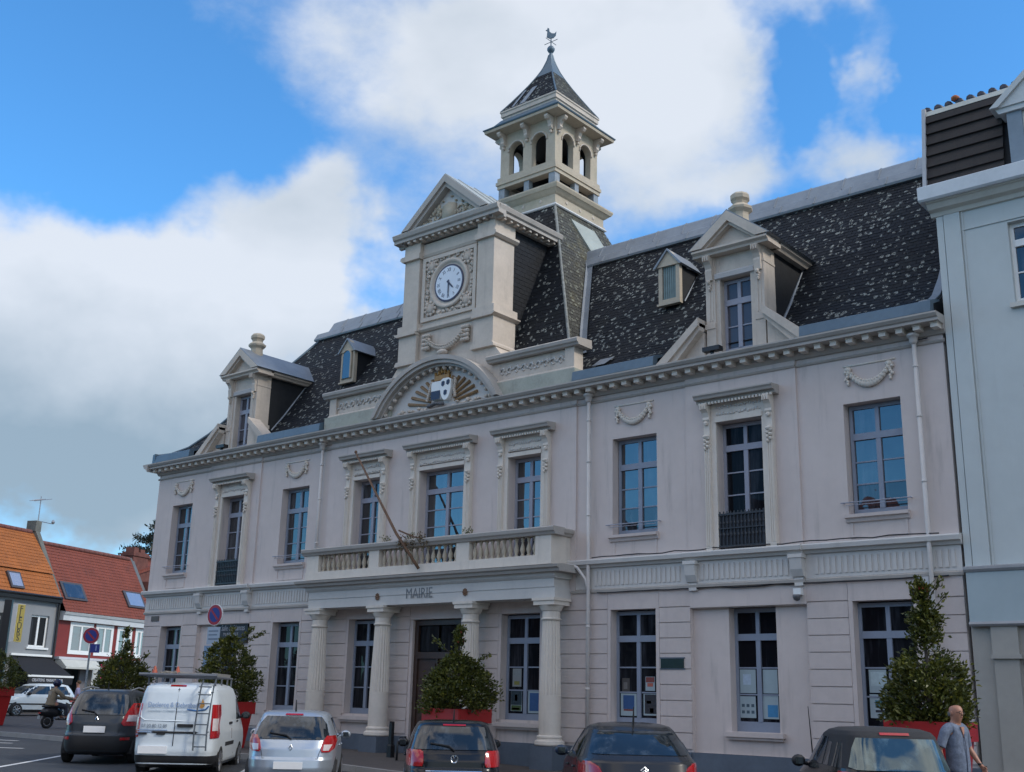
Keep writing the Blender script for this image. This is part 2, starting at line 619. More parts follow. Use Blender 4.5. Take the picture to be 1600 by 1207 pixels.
def window(parent, x0, x1, z0, z1, y, tz=None, bars=(.36, .68), glassm=None, fm=None, name='window', pane_parent=None, fw=.075, low=.0):
    """casement pair under a two pane fanlight; frame is the part, panes are its sub-parts"""
    fm = fm or FRAME
    f = MB()
    tz = tz if tz is not None else z0 + (z1 - z0) * .76
    xm = (x0 + x1) / 2
    t = .07
    f.box(x0, x0 + fw, y, y + t, z0, z1)
    f.box(x1 - fw, x1, y, y + t, z0, z1)
    f.box(x0 + fw, x1 - fw, y + .002, y + t - .002, z0, z0 + .13 + low)
    f.box(x0 + fw, x1 - fw, y + .002, y + t - .002, z1 - .09, z1)
    f.box(x0 + fw, x1 - fw, y - .02, y + t - .003, tz - .06, tz + .09)
    f.box(xm - .055, xm + .055, y - .012, y + t - .004, z0 + .13 + low, tz - .06)
    f.box(xm - .045, xm + .045, y - .008, y + t - .004, tz + .09, z1 - .09)
    zb0, zb1 = z0 + .13 + low, tz - .06
    zs = [zb0] + [zb0 + (zb1 - zb0) * q for q in bars] + [zb1]
    for zz in zs[1:-1]:
        f.box(x0 + fw, xm - .055, y + .014, y + t - .006, zz - .016, zz + .016)
        f.box(xm + .055, x1 - fw, y + .014, y + t - .006, zz - .016, zz + .016)
    fo = f.build(name, fm, parent)
    gm = glassm or GLASS
    po = pane_parent or fo
    yy = y + .04
    for (a, b) in ((x0 + fw, xm - .05), (xm + .05, x1 - fw)):
        for i in range(len(zs) - 1):
            g = gm[i] if isinstance(gm, list) else gm
            MB().box(a - .004, b + .004, yy, yy + .008, zs[i], zs[i + 1]).build('pane', g, po)
        g = gm[-1] if isinstance(gm, list) else gm
        MB().box(a - .004, b + .004, yy, yy + .008, tz + .09, z1 - .085).build('pane', g, po)
    return fo


# ---- openings
FFW = [(-13.56, -12.33), (-7.27, -5.91), (6.03, 7.37), (12.29, 13.59)]      # plain first-floor windows
GFW = [(-13.52, -12.28), (-7.24, -5.92), (-3.62, -2.40), (2.42, 3.74), (5.97, 7.29), (12.25, 13.56)]
DOOR = (-.93, .93)
BAYL, BAYR = (-11.33, -8.44), (8.25, 11.20)
PW = [(-10.42, -9.20), (9.12, 10.33)]                                       # windows of the two projecting bays
CW = [(-3.66, -2.50), (-.83, .96), (2.60, 3.76)]
ZS, ZH = 5.68, 8.16

w = MB()
# ground floor back sheet (behind the stone courses)
gh = [(a, b, 1.12, 3.83) for a, b in GFW] + [(DOOR[0], DOOR[1], .12, 3.76)]
gh += [(BAYL[0], BAYL[1], .57, 3.82), (BAYR[0], BAYR[1], .57, 3.79)]
holed(w, -14.6, 14.6, .0, 4.3, .03, gh, depth=.28)
# recesses of the two bays
for (a, b), (p, q), zt in ((BAYL, PW[0], 3.82), (BAYR, (9.19, 10.38), 3.79)):
    holed(w, a, b, .57, zt + .3, .14, [(p, q, 1.06, zt)], depth=.28)
# bay band above recess
# first floor
holed(w, -14.6, BAYL[0], 4.3, 9.74, 0, [(FFW[0][0], FFW[0][1], ZS, ZH)], .32)
holed(w, BAYL[1], -4.9, 4.3, 9.74, 0, [(FFW[1][0], FFW[1][1], ZS, ZH)], .32)
holed(w, 4.9, BAYR[0], 4.3, 9.74, 0, [(FFW[2][0], FFW[2][1], ZS, ZH)], .32)
holed(w, BAYR[1], 14.6, 4.3, 9.74, 0, [(FFW[3][0], FFW[3][1], ZS, ZH)], .32)
for (a, b), (p, q) in zip((BAYL, BAYR), PW):
    holed(w, a, b, 4.3, 9.74, -.05, [(p, q, 5.1, 8.17)], .36)
    w.quad((a, -.05, 4.3), (a, 0, 4.3), (a, 0, 9.74), (a, -.05, 9.74))
    w.quad((b, -.05, 4.3), (b, -.05, 9.74), (b, 0, 9.74), (b, 0, 4.3))
holed(w, -4.9, 4.9, 4.3, 9.74, -.05, [(a, b, 5.1, 8.07) for a, b in CW], .36)
for x in (-4.9, 4.9):
    w.quad((x, -.05, 4.3), (x, 0, 4.3), (x, 0, 9.74), (x, -.05, 9.74))
# flanks and back of the block
w.quad((-14.6, 0, 0), (-14.6, 9.4, 0), (-14.6, 9.4, 9.74), (-14.6, 0, 9.74))
w.quad((14.6, 0, 0), (14.6, 0, 9.74), (14.6, 9.4, 9.74), (14.6, 9.4, 0))
w.quad((-14.6, 9.4, 0), (14.6, 9.4, 0), (14.6, 9.4, 9.74), (-14.6, 9.4, 9.74))
part(w, 'wall', STUCCO, fix=False, whole=True)

# dark sheet behind the panes; the dimness of the rooms is in its colour
MB().box(-14.3, 14.3, .62, .70, .2, 9.5).build('dark_backing', mat('dim_room', (.05, .048, .045), .9), HALL)

# ---- stone courses of the ground floor
CH = .357
segs = [(-14.6, -13.62), (-12.18, BAYL[0]), (BAYL[1], -7.34), (-5.82, -3.72), (-2.30, -1.03), (1.03, 2.32), (3.84, 5.87), (7.39, BAYR[0]), (BAYR[1], 12.15), (13.66, 14.6)]
for (a, b) in segs:
    me = MB().box(a + .004, b - .004, -.004, .034, .0, CH - .022).mesh('stone_course', COURSE)
    for k in range(9):
        link('stone_course', me, HALL, (0, 0, .64 + k * CH))
sm = MB()
for (a, b) in GFW:                         # plain margins round the windows and the plain band over the heads
    sm.box(a - .095, a, -.006, .032, 1.12, 3.83)
    sm.box(b, b + .095, -.006, .032, 1.12, 3.83)
for (a, b) in segs:
    sm.box(a + .002, b - .002, -.006, .032, .645 + 9 * CH, 4.3)
for (a, b) in GFW:
    sm.box(a - .093, b + .093, -.007, .032, 3.832, 4.3)
sm.box(-1.02, 1.02, -.007, .032, 3.762, 4.3)
part(sm, 'window_surround', COURSE)
sb = MB()
for (a, b) in ((BAYL), (BAYR)):
    sb.box(a, b, -.012, .10, 3.84 if a < 0 else 3.81, 4.3)
part(sb, 'lintel_band', STUCCO)
for (a, b) in GFW + [(-10.42, -9.2), (9.19, 10.38)]:
    zz = 1.05
    bay = (a < -8.5 and a > -11.3) or 8.3 < a < 11
    y0 = .14 if bay else 0
    s_ = MB().box(a - .13, b + .13, y0 - .14, y0 + .2, zz - .10, zz)
    s_.box(a - .09, b + .09, y0 - .09, y0 + .03, zz - .16, zz - .102)
    part(s_, 'window_sill', COURSE)
    window(HALL, a, b, zz, 3.80 if not bay else 3.78, y0 + .25, tz=3.12, glassm=GLASSD, low=.1, bars=(.33, .66))

# plinth
pl = MB()
for (a, b) in ((-14.66, BAYL[0]), (BAYL[0], BAYL[1]), (BAYL[1], -.98), (.98, BAYR[0]), (BAYR[0], BAYR[1]), (BAYR[1], 14.66)):
    bay = a in (BAYL[0], BAYR[0])
    pl.box(a, b, (-.035 if bay else -.07), .1, -.35, .57)
part(pl, 'plinth', PLINTH)

# door in its recess
d = MB().box(-.93, -.79, .12, .24, .12, 3.74).box(.79, .93, .12, .24, .12, 3.74).box(-.79, .79, .12, .24, 3.6, 3.74).box(-.79, .79, .11, .24, 2.68, 2.86)
d.box(-.02, .02, .1, .2, .12, 2.68)
do = part(d, 'door', DOORW)
for s in (-1, 1):
    l = MB().box(min(s * .02, s * .79), max(s * .02, s * .79), .17, .22, .12, 2.68)
    for (z0, z1) in ((.3, .95), (1.1, 1.7), (1.8, 2.55)):
        l.box(min(s * .12, s * .68), max(s * .12, s * .68), .15, .172, z0, z1)
    l.build('door_leaf', DOORW, do)
    MB().box(min(s * .05, s * .77), max(s * .05, s * .77), .19, .2, 2.88, 3.58).build('pane', GLASSD, do)
MB().blob((.1, .13, 1.25), .035).build('door_knob', GOLD, do, smooth=True)
MB().box(-1.15, 1.15, -.5, .2, -.3, .11).build('doorstep', PLINTH, HALL)

# ---- band between the floors: mouldings, fluting, brackets, ledge
mo = MB()
for (a, b, e) in ((-14.64, BAYL[0] - .01, 0), (BAYL[0] - .01, BAYL[1] + .01, .05), (BAYL[1] + .01, -4.78, 0), (4.78, BAYR[0] - .01, 0), (BAYR[0] - .01, BAYR[1] + .01, .05), (BAYR[1] + .01, 14.64, 0)):
    mo.prism([(.0, 4.26), (-.05 - e, 4.27), (-.06 - e, 4.33), (-.02 - e, 4.36), (0, 4.36)], 'x', a, b)
part(mo, 'string_moulding', CORN)
bd = MB()
for (a, b, e) in ((-14.62, BAYL[0], 0), (BAYL[0], BAYL[1], .05), (BAYL[1], -4.76, 0), (4.76, BAYR[0], 0), (BAYR[0], BAYR[1], .05), (BAYR[1], 14.62, 0)):
    bd.box(a, b, -.022 - e, .0, 4.362, 4.88)
part(bd, 'frieze_band', BAND)
fl = MB()
for (a, b) in ((-14.4, -11.55), (-11.05, -8.75), (-8.2, -5.0), (5.5, 8.1), (8.6, 10.95), (11.45, 14.5)):
    x = a
    while x < b - .06:
        e = .05 if BAYL[0] < x < BAYL[1] or BAYR[0] < x < BAYR[1] else 0
        fl.box(x, x + .075, -.045 - e, -.021 - e, 4.44, 4.80)
        x += .135
part(fl, 'fluting', BAND, kind='stuff')
ledge_p = [(0, 4.88), (-.08, 4.89), (-.12, 4.96), (-.2, 4.97), (-.22, 5.06), (-.2, 5.09), (0, 5.115)]
lg = MB()
for (a, b, e) in ((-14.7, BAYL[0] - .03, 0), (BAYL[0] - .03, BAYL[1] + .03, .06), (BAYL[1] + .03, -4.72, 0), (4.72, BAYR[0] - .03, 0), (BAYR[0] - .03, BAYR[1] + .03, .06), (BAYR[1] + .03, 14.66, 0)):
    lg.prism([(y - e if y < 0 else y, z) for y, z in ledge_p], 'x', a, b)
part(lg, 'ledge', BAND)
for x in (-11.2, -8.57, 8.38, 11.08):
    b_ = MB().prism([(0, 4.88), (-.24, 4.88), (-.24, 4.78), (-.2, 4.55), (-.12, 4.40), (-.02, 4.36), (0, 4.36)], 'x', x - .14, x + .14)
    b_.box(x - .17, x + .17, -.26, -.001, 4.80, 4.882)
    b_.box(x - .10, x + .10, -.10, -.001, 4.20, 4.362)
    part(b_, 'bracket', BAND)

# ---- first-floor plain windows
for (a, b) in FFW:
    s_ = MB().prism([(0, 5.50), (-.05, 5.51), (-.07, 5.58), (-.13, 5.6), (-.13, 5.67), (0, 5.682)], 'x', a - .06, b + .04)
    part(s_, 'window_sill', COURSE)
    ap = MB().box(a + .02, b - .02, -.018, .0, 5.16, 5.22).box(a + .02, a + .08, -.018, .0, 5.22, 5.5).box(b - .08, b - .02, -.018, .0, 5.22, 5.5)
    part(ap, 'apron_panel', STUCCO)
    window(HALL, a + .02, b, ZS + .005, ZH - .01, .25, tz=7.42, glassm=[GLASS, GLASSB, GLASSB, GLASSB] if a > 0 else GLASS)
    gr = MB().tube([(a - .14, -.10, 5.93), (b + .12, -.10, 5.93)], .014, 6).tube([(a - .02, -.1, 5.87), (b + .02, -.1, 5.87)], .009, 5)
    for x in (a - .1, b + .1):
        gr.tube([(x, -.10, 5.93), (x, .0, 5.93)], .012, 5)
    part(gr, 'guard_rail', FRAMEP, whole=True)
    # garland of leaves under a thin panel line
    cx = (a + b) / 2
    g = MB().box(cx - .6, cx + .6, -.02, .0, 9.0, 9.035)
    for k in range(15):
        u = -1 + 2 * k / 14
        zz = 8.55 + .30 * abs(u) ** 2.2
        rr = .095 - .035 * abs(u)
        g.blob((cx + u * .45, -.045, zz), (rr, .06, rr * 1.05), 7, 4)
        g.blob((cx + u * .45 + .02, -.075, zz + .05), (rr * .5, .04, rr * .5), 5, 3)
    for s in (-1, 1):
        for k in range(7):
            g.blob((cx + s * (.50 + .03 * math.sin(k * 2)), -.04, 8.92 - k * .055), (.06 - .004 * k, .05, .045), 6, 4)
        g.blob((cx + s * .47, -.05, 8.93), (.09, .05, .06), 6, 4)
    part(g, 'garland', TRIM, smooth=True, whole=True)


def console(mb, x, zt, y0, wdt=.17, h=.42):
    """scrolled bracket"""
    mb.prism([(y0, zt), (y0 - .22, zt), (y0 - .235, zt - .07), (y0 - .2, zt - .15), (y0 - .13, zt - .22), (y0 - .085, zt - .32), (y0 - .1, zt - .38), (y0 - .07, zt - h), (y0, zt - h)], 'x', x - wdt / 2, x + wdt / 2)
    for s in (-.35, 0, .35):
        mb.box(x + s * wdt - .014, x + s * wdt + .014, y0 - .25, y0 - .08, zt - .15, zt - .02)
    mb.blob((x, y0 - .1, zt - h - .05), (.06, .05, .06), 6, 4)


def grand_window(a, b, zb, zt, y, wide=.30, hole_y=.27, dent=True, glassm=None, bars=(.36, .68), guard=False):
    """window between fluted pilasters with scrolled brackets and a dentilled hood"""
    p = MB()
    for s, x0 in ((-1, a), (1, b)):
        xa, xb = (x0 - wide, x0) if s < 0 else (x0, x0 + wide)
        p.box(xa, xb, y - .06, y, zb, 8.22)
        xo = xa if s < 0 else xb - .16
        p.box(xo, xo + .16, y - .12, y - .061, zb, 8.2)
        for k in range(3):
            p.box(xo + .018 + k * .05, xo + .042 + k * .05, y - .135, y - .121, zb + .1, 7.55)
    part(p, 'pilaster', TRIM)
    for s in (-1, 1):
        xc = (a - wide + .08) if s < 0 else (b + wide - .08)
        c = MB()
        console(c, xc, 8.62, y - .06)
        # carved drop below the bracket
        for k in range(6):
            c.blob((xc + .035 * (-1) ** k, y - .15, 7.78 - k * .05), (.06 - .004 * k, .05, .045), 6, 4)
        c.blob((xc, y - .17, 7.82), (.09, .06, .05), 7, 4)
        part(c, 'console', TRIM)
    zf = 8.22 if zt < 8.2 else zt + .03
    e = MB()
    e.box(a - wide, b + wide, y - .05, y - .001, zf, 8.63)
    e.box(a - .02, b + .02, y - .085, y - .051, zt, zt + .11)
    part(e, 'hood_frieze', TRIM)
    rr = random.Random(int(a * 100))
    r_ = MB()
    n = int((b - a) / .075)
    for k in range(n):
        for zz in (zt + .20, zt + .36):
            r_.blob((a + .04 + (b - a - .08) * k / (n - 1), y - .06, zz + rr.uniform(-.02, .02)), (.03, .025, rr.uniform(.02, .05)), 5, 3)
    part(r_, 'carved_relief', BAND, smooth=True, whole=True)
    h = MB()
    xa, xb = a - wide - .14, b + wide + .14
    h.prism([(y, 8.63), (y - .20, 8.64), (y - .22, 8.70), (y - .33, 8.71), (y - .35, 8.76), (y - .39, 8.80), (y - .39, 8.83), (y, 8.86)], 'x', xa, xb)
    part(h, 'hood_cornice', CORN)
    if dent:
        t = MB()
        x = xa + .08
        while x < xb - .08:
            t.box(x, x + .05, y - .255, y - .19, 8.585, 8.642)
            x += .09
        part(t, 'dentil_row', TRIM, kind='stuff')
    wo_ = window(HALL, a, b, zb, zt - .01, y + hole_y, tz=zt - (.62 if b - a < 1.5 else .62), glassm=glassm, bars=bars, fm=FRAMEP)
    if guard:
        g = MB()
        yb = y - .06
        g.box(a + .01, b - .01, yb, yb + .04, 5.9, 5.95).box(a + .01, b - .01, yb + .002, yb + .038, 5.16, 5.2).box(a + .01, b - .01, yb + .002, yb + .038, 5.58, 5.61)
        n = 13
        for k in range(n):
            x = a + .04 + (b - a - .08) * k / (n - 1)
            g.box(x - .012, x + .012, yb + .01, yb + .03, 5.16, 5.92)
            g.blob((x, yb + .02, 5.44), (.03, .02, .06), 6, 4)
            g.blob((x, yb + .02, 5.72), (.028, .02, .05), 6, 4)
            g.blob((x, yb + .02, 5.97), (.02, .02, .035), 5, 3)
        g.box(a + .02, b - .02, yb + .045, yb + .05, 5.14, 5.9)
        part(g, 'iron_guard', IRON, whole=True)
    return wo_


for (a, b), gm in zip(PW, (GLASS, GLASSD)):
    grand_window(a, b, 5.1, 8.16, -.05, glassm=gm, bars=(.28, .53, .77), guard=True)
for (a, b), gm in zip(CW, (GLASS, GLASSB, GLASSB)):
    grand_window(a, b, 5.1, 8.06, -.05, glassm=gm, bars=(.3, .55, .78))

# ---- neck moulding, modillions, main cornice
nk = MB()
for (a, b, e) in ((-14.64, BAYL[0], 0), (BAYL[0], BAYL[1], .05), (BAYL[1], -4.9, 0), (-4.9, 4.9, .05), (4.9, BAYR[0], 0), (BAYR[0], BAYR[1], .05), (BAYR[1], 14.64, 0)):
    nk.prism([(0, 9.20), (-.035 - e, 9.205), (-.06 - e, 9.24), (-.02 - e, 9.27), (0, 9.27)], 'x', a, b)
part(nk, 'neck_moulding', CORN)
me = MB().box(-.075, .075, -.36, -.10, 0, .085).box(-.085, .085, -.38, -.1, .086, .11).mesh('modillion', TRIM)
n = 78
for k in range(n):
    link('modillion', me, HALL, (-14.5 + 29.05 * k / (n - 1), 0, 9.455))
co = MB()
co.prism([(0, 9.37), (-.06, 9.38), (-.12, 9.46), (-.12, 9.566), (-.46, 9.568), (-.46, 9.63), (-.50, 9.65), (-.55, 9.71), (-.55, 9.745), (0, 9.775)], 'x', -14.66, 14.675)
# moulded end pieces
for s, x in ((-1, -14.66),):
    x2 = x + s * .30
    co.prism([(min(x, x2) if s > 0 else max(x, x2), 9.46), (x + s * .12, 9.566), (x2 - s * .08, 9.60), (x2, 9.71), (x2, 9.745), (x, 9.75)], 'y', -.548, 1.5 if s < 0 else .0)
part(co, 'main_cornice', CORN)

# ---- downpipes
for x, zb in ((-5.22, 5.1), (5.37, .3), (14.02, .6)):
    p = MB().tube([(x, -.13, zb), (x, -.13, 9.28)], .05, 8)
    p.lathe((x, -.15, 9.22), [(.05, 0), (.09, .05), (.10, .16), (.14, .17), (.14, .22)], 8)
    for zz in (1.9, 3.4, 6.2, 7.6, 8.7):
        if zz > zb:
            p.lathe((x, -.13, zz), [(.05, 0), (.062, .005), (.062, .05), (.05, .055)], 8)
    if x == 5.37:
        p.tube([(4.86, -.35, 4.98), (5.1, -.25, 4.9), (5.3, -.15, 4.6), (5.36, -.13, 4.3)], .045, 7)
    part(p, 'downpipe', PIPE, smooth=True)
cb = MB()
rr = random.Random(3)
for (a, b, z0) in ((5.5, 14.5, 5.14), (5.6, 14.4, 4.245), (13.95, 14.6, 9.30)):
    pts = []
    x = a
    while x < b:
        pts.append((x, -.07 if z0 != 5.14 else -.16, z0 + rr.uniform(-.02, .025)))
        x += .35
    cb.tube(pts, .014, 4)
part(cb, 'cable', IRON, kind='stuff')

# ================================================================== PORTICO
CX = [-4.44, -1.70, 1.70, 4.44]


def flute(k, z):
    return 1 - (.10 if k % 2 == 0 else 0)


def nofl(k, z):
    return 1.0


for x in CX:
    b_ = MB()
    b_.box(x - .35, x + .35, -.78, .0, -.35, .55)
    part(b_, 'pedestal', PLINTH)
    c = MB()
    c.lathe((x, -.43, 0), [(.27, 1.75), (.255, 2.4), (.235, 3.0), (.222, 3.58)], 40, flute, cap=False)
    c.lathe((x, -.43, 0), [(.272, .80), (.275, 1.2), (.272, 1.752)], 40, cap=False)
    c.lathe((x, -.43, 0), [(.225, 3.575), (.255, 3.60), (.255, 3.63), (.228, 3.65), (.226, 3.80), (.25, 3.82), (.31, 3.93), (.315, 3.95)], 40, cap=False)
    c.lathe((x, -.43, 0), [(.36, .56), (.38, .59), (.37, .66), (.32, .69), (.31, .72), (.325, .75), (.32, .78), (.272, .81)], 40)
    co_ = part(c, 'column', TRIM)
    smooth_edges(co_, 14)
    MB().box(x - .33, x + .33, -.76, -.10, 3.952, 4.06).box(x - .36, x + .36, -.79, -.07, 4.061, 4.13).build('abacus', TRIM, co_)
en = MB()
en.box(-4.74, 4.74, -.68, .02, 4.132, 4.40)
en.box(-4.72, 4.72, -.70, .02, 4.401, 4.62)
en.prism([(0, 4.621), (-.72, 4.621), (-.78, 4.68), (-.80, 4.76), (0, 4.76)], 'x', -4.80, 4.80)
part(en, 'entablature', BAND)
cn = MB()
cn.prism([(0, 4.761), (-.92, 4.762), (-.95, 4.83), (-1.02, 4.86), (-1.04, 4.92), (-.8, 4.955), (0, 4.955)], 'x', -5.06, 5.06)
part(cn, 'balcony_cornice', CORN)
rm = RUST
for x in (-1.70, 1.70):
    r_ = MB()
    for k in range(8):
        a = k * math.pi / 4
        r_.blob((x + .06 * math.cos(a), -.705, 4.38 + .075 * math.sin(a)), (.035, .02, .035), 5, 3)
    r_.blob((x, -.71, 4.38), (.045, .03, .05), 6, 4)
    part(r_, 'rosette', rm, whole=True)
text_mesh('MAIRIE', .40, LETTER, 'lettering', HALL, .003, 'CENTER', face_mat((-.03, -.704, 4.41), (1, 0, 0), (0, 0, 1)), sx=.86)

bl = MB()
bl.box(-4.76, 4.76, -.88, -.58, 4.956, 5.20)
for (a, b) in ((-4.74, -4.20), (-1.97, -1.56), (1.47, 1.94), (4.22, 4.74)):
    bl.box(a, b, -.86, -.60, 5.201, 5.70)
for s in (-1, 1):
    bl.box(min(s * 4.74, s * 4.46), max(s * 4.74, s * 4.46), -.599, -.05, 4.956, 5.70)
part(bl, 'parapet', TRIM)
rl = MB()
prof = [(-.54, 5.701), (-.90, 5.701), (-.93, 5.75), (-.98, 5.79), (-1.0, 5.87), (-.98, 5.90), (-.5, 5.90)]
rl.prism(prof, 'x', -4.90, 4.90)
for s in (-1, 1):
    rl.prism([(s * 4.42, 5.702), (s * 4.78, 5.702), (s * 4.81, 5.75), (s * 4.86, 5.79), (s * 4.88, 5.87), (s * 4.86, 5.898), (s * 4.4, 5.898)], 'y', -.52, -.05)
part(rl, 'parapet_rail', CORN)
bme = MB().lathe((0, -.73, 5.201), [(.055, 0), (.055, .04), (.035, .06), (.045, .10), (.068, .17), (.06, .23), (.03, .34), (.028, .38), (.045, .40), (.035, .43), (.055, .45), (.055, .499)], 10).mesh('baluster', MOSSY, smooth=True)
for (a, b, k) in ((-4.20, -1.97, 10), (-1.56, 1.47, 14), (1.94, 4.22, 11)):
    for i in range(k):
        link('baluster', bme, HALL, (a + (b - a) * (i + .5) / k, 0, 0))

# ================================================================== ROOF
PROF = [(-.30, 10.06), (.12, 10.17), (.55, 10.44), (1.05, 11.0), (1.5, 11.64), (2.3, 12.79), (3.1, 13.93), (3.84, 14.98)]


def prof_at(s_):
    """point, tangent at arc length along the slope"""
    d = 0
    for i in range(len(PROF) - 1):
        (y0, z0), (y1, z1) = PROF[i], PROF[i + 1]
        L = math.hypot(y1 - y0, z1 - z0)
        if s_ <= d + L or i == len(PROF) - 2:
            t = (s_ - d) / L
            return y0 + t * (y1 - y0), z0 + t * (z1 - z0), (y1 - y0) / L, (z1 - z0) / L
        d += L


PLEN = sum(math.hypot(PROF[i + 1][0] - PROF[i][0], PROF[i + 1][1] - PROF[i][1]) for i in range(len(PROF) - 1))


def slate_field(rows, name, m, seed=1, parent=HALL, w=.21, gap=.006, skip=None):
    """rows: list of (p0,p1,q0,q1,n) lower-left, lower-right, upper-left, upper-right corners; every slate its own tilted quad"""
    rr = random.Random(seed)
    vs, fs, rnd = [], [], []
    for ri, (p0, p1, q0, q1, nrm) in enumerate(rows):
        L = (p1 - p0).length
        if L < .05:
            continue
        n = max(1, int(L / w))
        off = (ri % 2) * .5
        for k in range(n + 1):
            a = (k - off) / n
            b = (k + 1 - off) / n
            a, b = max(0, a), min(1, b)
            if b - a < .15 / n:
                continue
            if skip and skip(p0.lerp(p1, (a + b) / 2)):
                continue
            g = gap / L
            lift = nrm * (.006 + rr.uniform(-.003, .005))
            sag = (q0 - p0) * rr.uniform(-.06, .04)
            A, B = p0.lerp(p1, a + g) + lift + sag, p0.lerp(p1, b - g) + lift + sag
            D, C_ = q0.lerp(q1, a + g), q0.lerp(q1, b - g)
            i0 = len(vs)
            A2, B2 = A - nrm * .010, B - nrm * .010
            vs += [A, B, C_, D, A2, B2]
            fs += [(i0, i0 + 1, i0 + 2, i0 + 3), (i0 + 4, i0 + 5, i0 + 1, i0)]
            r = rr.random()
            rnd += [r, r]
    me = bpy.data.meshes.new(name)
    me.from_pydata([tuple(v) for v in vs], [], fs)
    at = me.attributes.new('rnd', 'FLOAT', 'FACE')
    at.data.foreach_set('value', rnd)
    me.materials.append(m)
    return link(name, me, parent, kind='stuff')


EXP = .135
rows = []
s_ = 0.42
while s_ < PLEN - .02:
    y0, z0, ty, tz = prof_at(s_)
    y1, z1, _, _ = prof_at(min(PLEN, s_ + EXP))
    xl0, xl1 = -14.42 + (y0 + .1), -14.42 + (y1 + .1)
    nrm = Vector((0, -tz, ty))
    rows.append((Vector((xl0, y0, z0)), Vector((14.45, y0, z0)), Vector((xl1, y1, z1)), Vector((14.45, y1, z1)), nrm))
    s_ += EXP
slate_field(rows, 'roof_slates', SLATE, 5, skip=lambda p: p.y < .8 and (abs(p.x - 9.72) < .86 or abs(p.x + 9.82) < .86))
# hip side towards the left and the boarding under the slates
rows = []
s_ = 0.02
while s_ < PLEN - .02:
    y0, z0, ty, tz = prof_at(s_)
    y1, z1, _, _ = prof_at(min(PLEN, s_ + EXP))
    x0, x1 = -14.42 + (y0 + .1), -14.42 + (y1 + .1)
    rows.append((Vector((x0, 9.3 - y0, z0)), Vector((x0, y0, z0)), Vector((x1, 9.3 - y1, z1)), Vector((x1, y1, z1)), Vector((-tz, 0, ty))))
    s_ += EXP * 2
slate_field(rows, 'roof_slates', SLATE, 6, w=.4)
dk = MB()
for i in range(len(PROF) - 1):
    (y0, z0), (y1, z1) = PROF[i], PROF[i + 1]
    a, b = -14.40 + y0 + .1, -14.40 + y1 + .1
    e = .03
    if i > 0:
        dk.quad((a, y0 + e, z0), (14.5, y0 + e, z0), (14.5, y1 + e, z1), (b, y1 + e, z1))
    dk.quad((a + e, 9.3 - y0, z0), (a + e, y0, z0), (b + e, y1, z1), (b + e, 9.3 - y1, z1))
    dk.quad((14.5, 9.3 - y0, z0), (a, 9.3 - y0, z0), (b, 9.3 - y1, z1), (14.5, 9.3 - y1, z1))
dk.prism([(-.3, 9.75), (-.3, 10.06)] + PROF[1:] + [(9.3 - y, z) for y, z in reversed(PROF)] + [(9.6, 9.75)], 'x', 14.46, 14.5)
part(dk, 'roof_deck', CHEEK, fix=False, whole=True)

# zinc eaves gutter, ridge flashing and hip roll
gu = MB()
gp = [(-.50, 9.77), (-.47, 10.02), (-.30, 10.09), (.12, 10.205), (.16, 10.18), (-.28, 10.0), (-.28, 9.77)]
for (a, b) in ((-14.42, -12.15), (-8.25, -5.06), (5.06, 7.6), (11.55, 14.55)):
    gu.prism(gp, 'x', a, b)
gu.prism([(-14.46, 9.77), (-14.44, 10.08), (-14.30, 10.11), (-14.30, 9.77)], 'y', -.50, 8)
part(gu, 'zinc_gutter', ZINCB)
ri = MB()
RX0 = -10.42
ri.prism([(3.72, 14.94), (3.70, 15.0), (3.86, 15.26), (3.93, 15.25), (3.93, 15.3), (3.97, 15.33), (4.20, 15.70), (4.32, 15.78), (5.0, 15.78), (5.12, 15.70), (5.6, 14.9), (4.5, 14.8)], 'x', RX0 + .2, 14.52)
ri.prism([(3.72, 14.94), (3.70, 15.0), (3.86, 15.26), (4.6, 15.27), (5.4, 15.26), (5.6, 14.9)], 'x', RX0 - .35, RX0 + .199)
x = RX0 + .9
k = 0
while x < 14.4:
    ri.prism([(3.95, 15.33), (4.17, 15.70), (4.29, 15.79), (4.32, 15.765), (4.21, 15.685), (3.985, 15.32)], 'x', x, x + .035)
    if k % 2 == 0:
        ri.prism([(3.675, 15.0), (3.84, 15.27), (3.87, 15.255), (3.71, 14.985)], 'x', x + .3, x + .33)
    if k % 3 == 1:
        ri.box(x + .15, x + .19, 3.9, 4.05, 15.25, 15.55)
        ri.box(x + .32, x + .36, 3.9, 4.05, 15.25, 15.5)
    x += 1.02
part(ri, 'zinc_ridge', ZINC, whole=True)
hp = MB().tube([(-14.42 + y + .1, y - .0, z + .03) for y, z in PROF], .05, 6)
part(hp, 'hip_roll', ZINCB, smooth=True)
fz = MB().prism([(y, z + .05) for y, z in PROF] + [(y - .02, z - .02) for y, z in reversed(PROF)], 'x', 14.25, 14.44)
part(fz, 'verge_flashing', ZINC)

# ================================================================== PAVILION ROOF
YC = 4.77


def ph(z):
    base = 1.33 + (17.36 - z) / 2.21
    return base + max(0, 11.3 - z) * .12


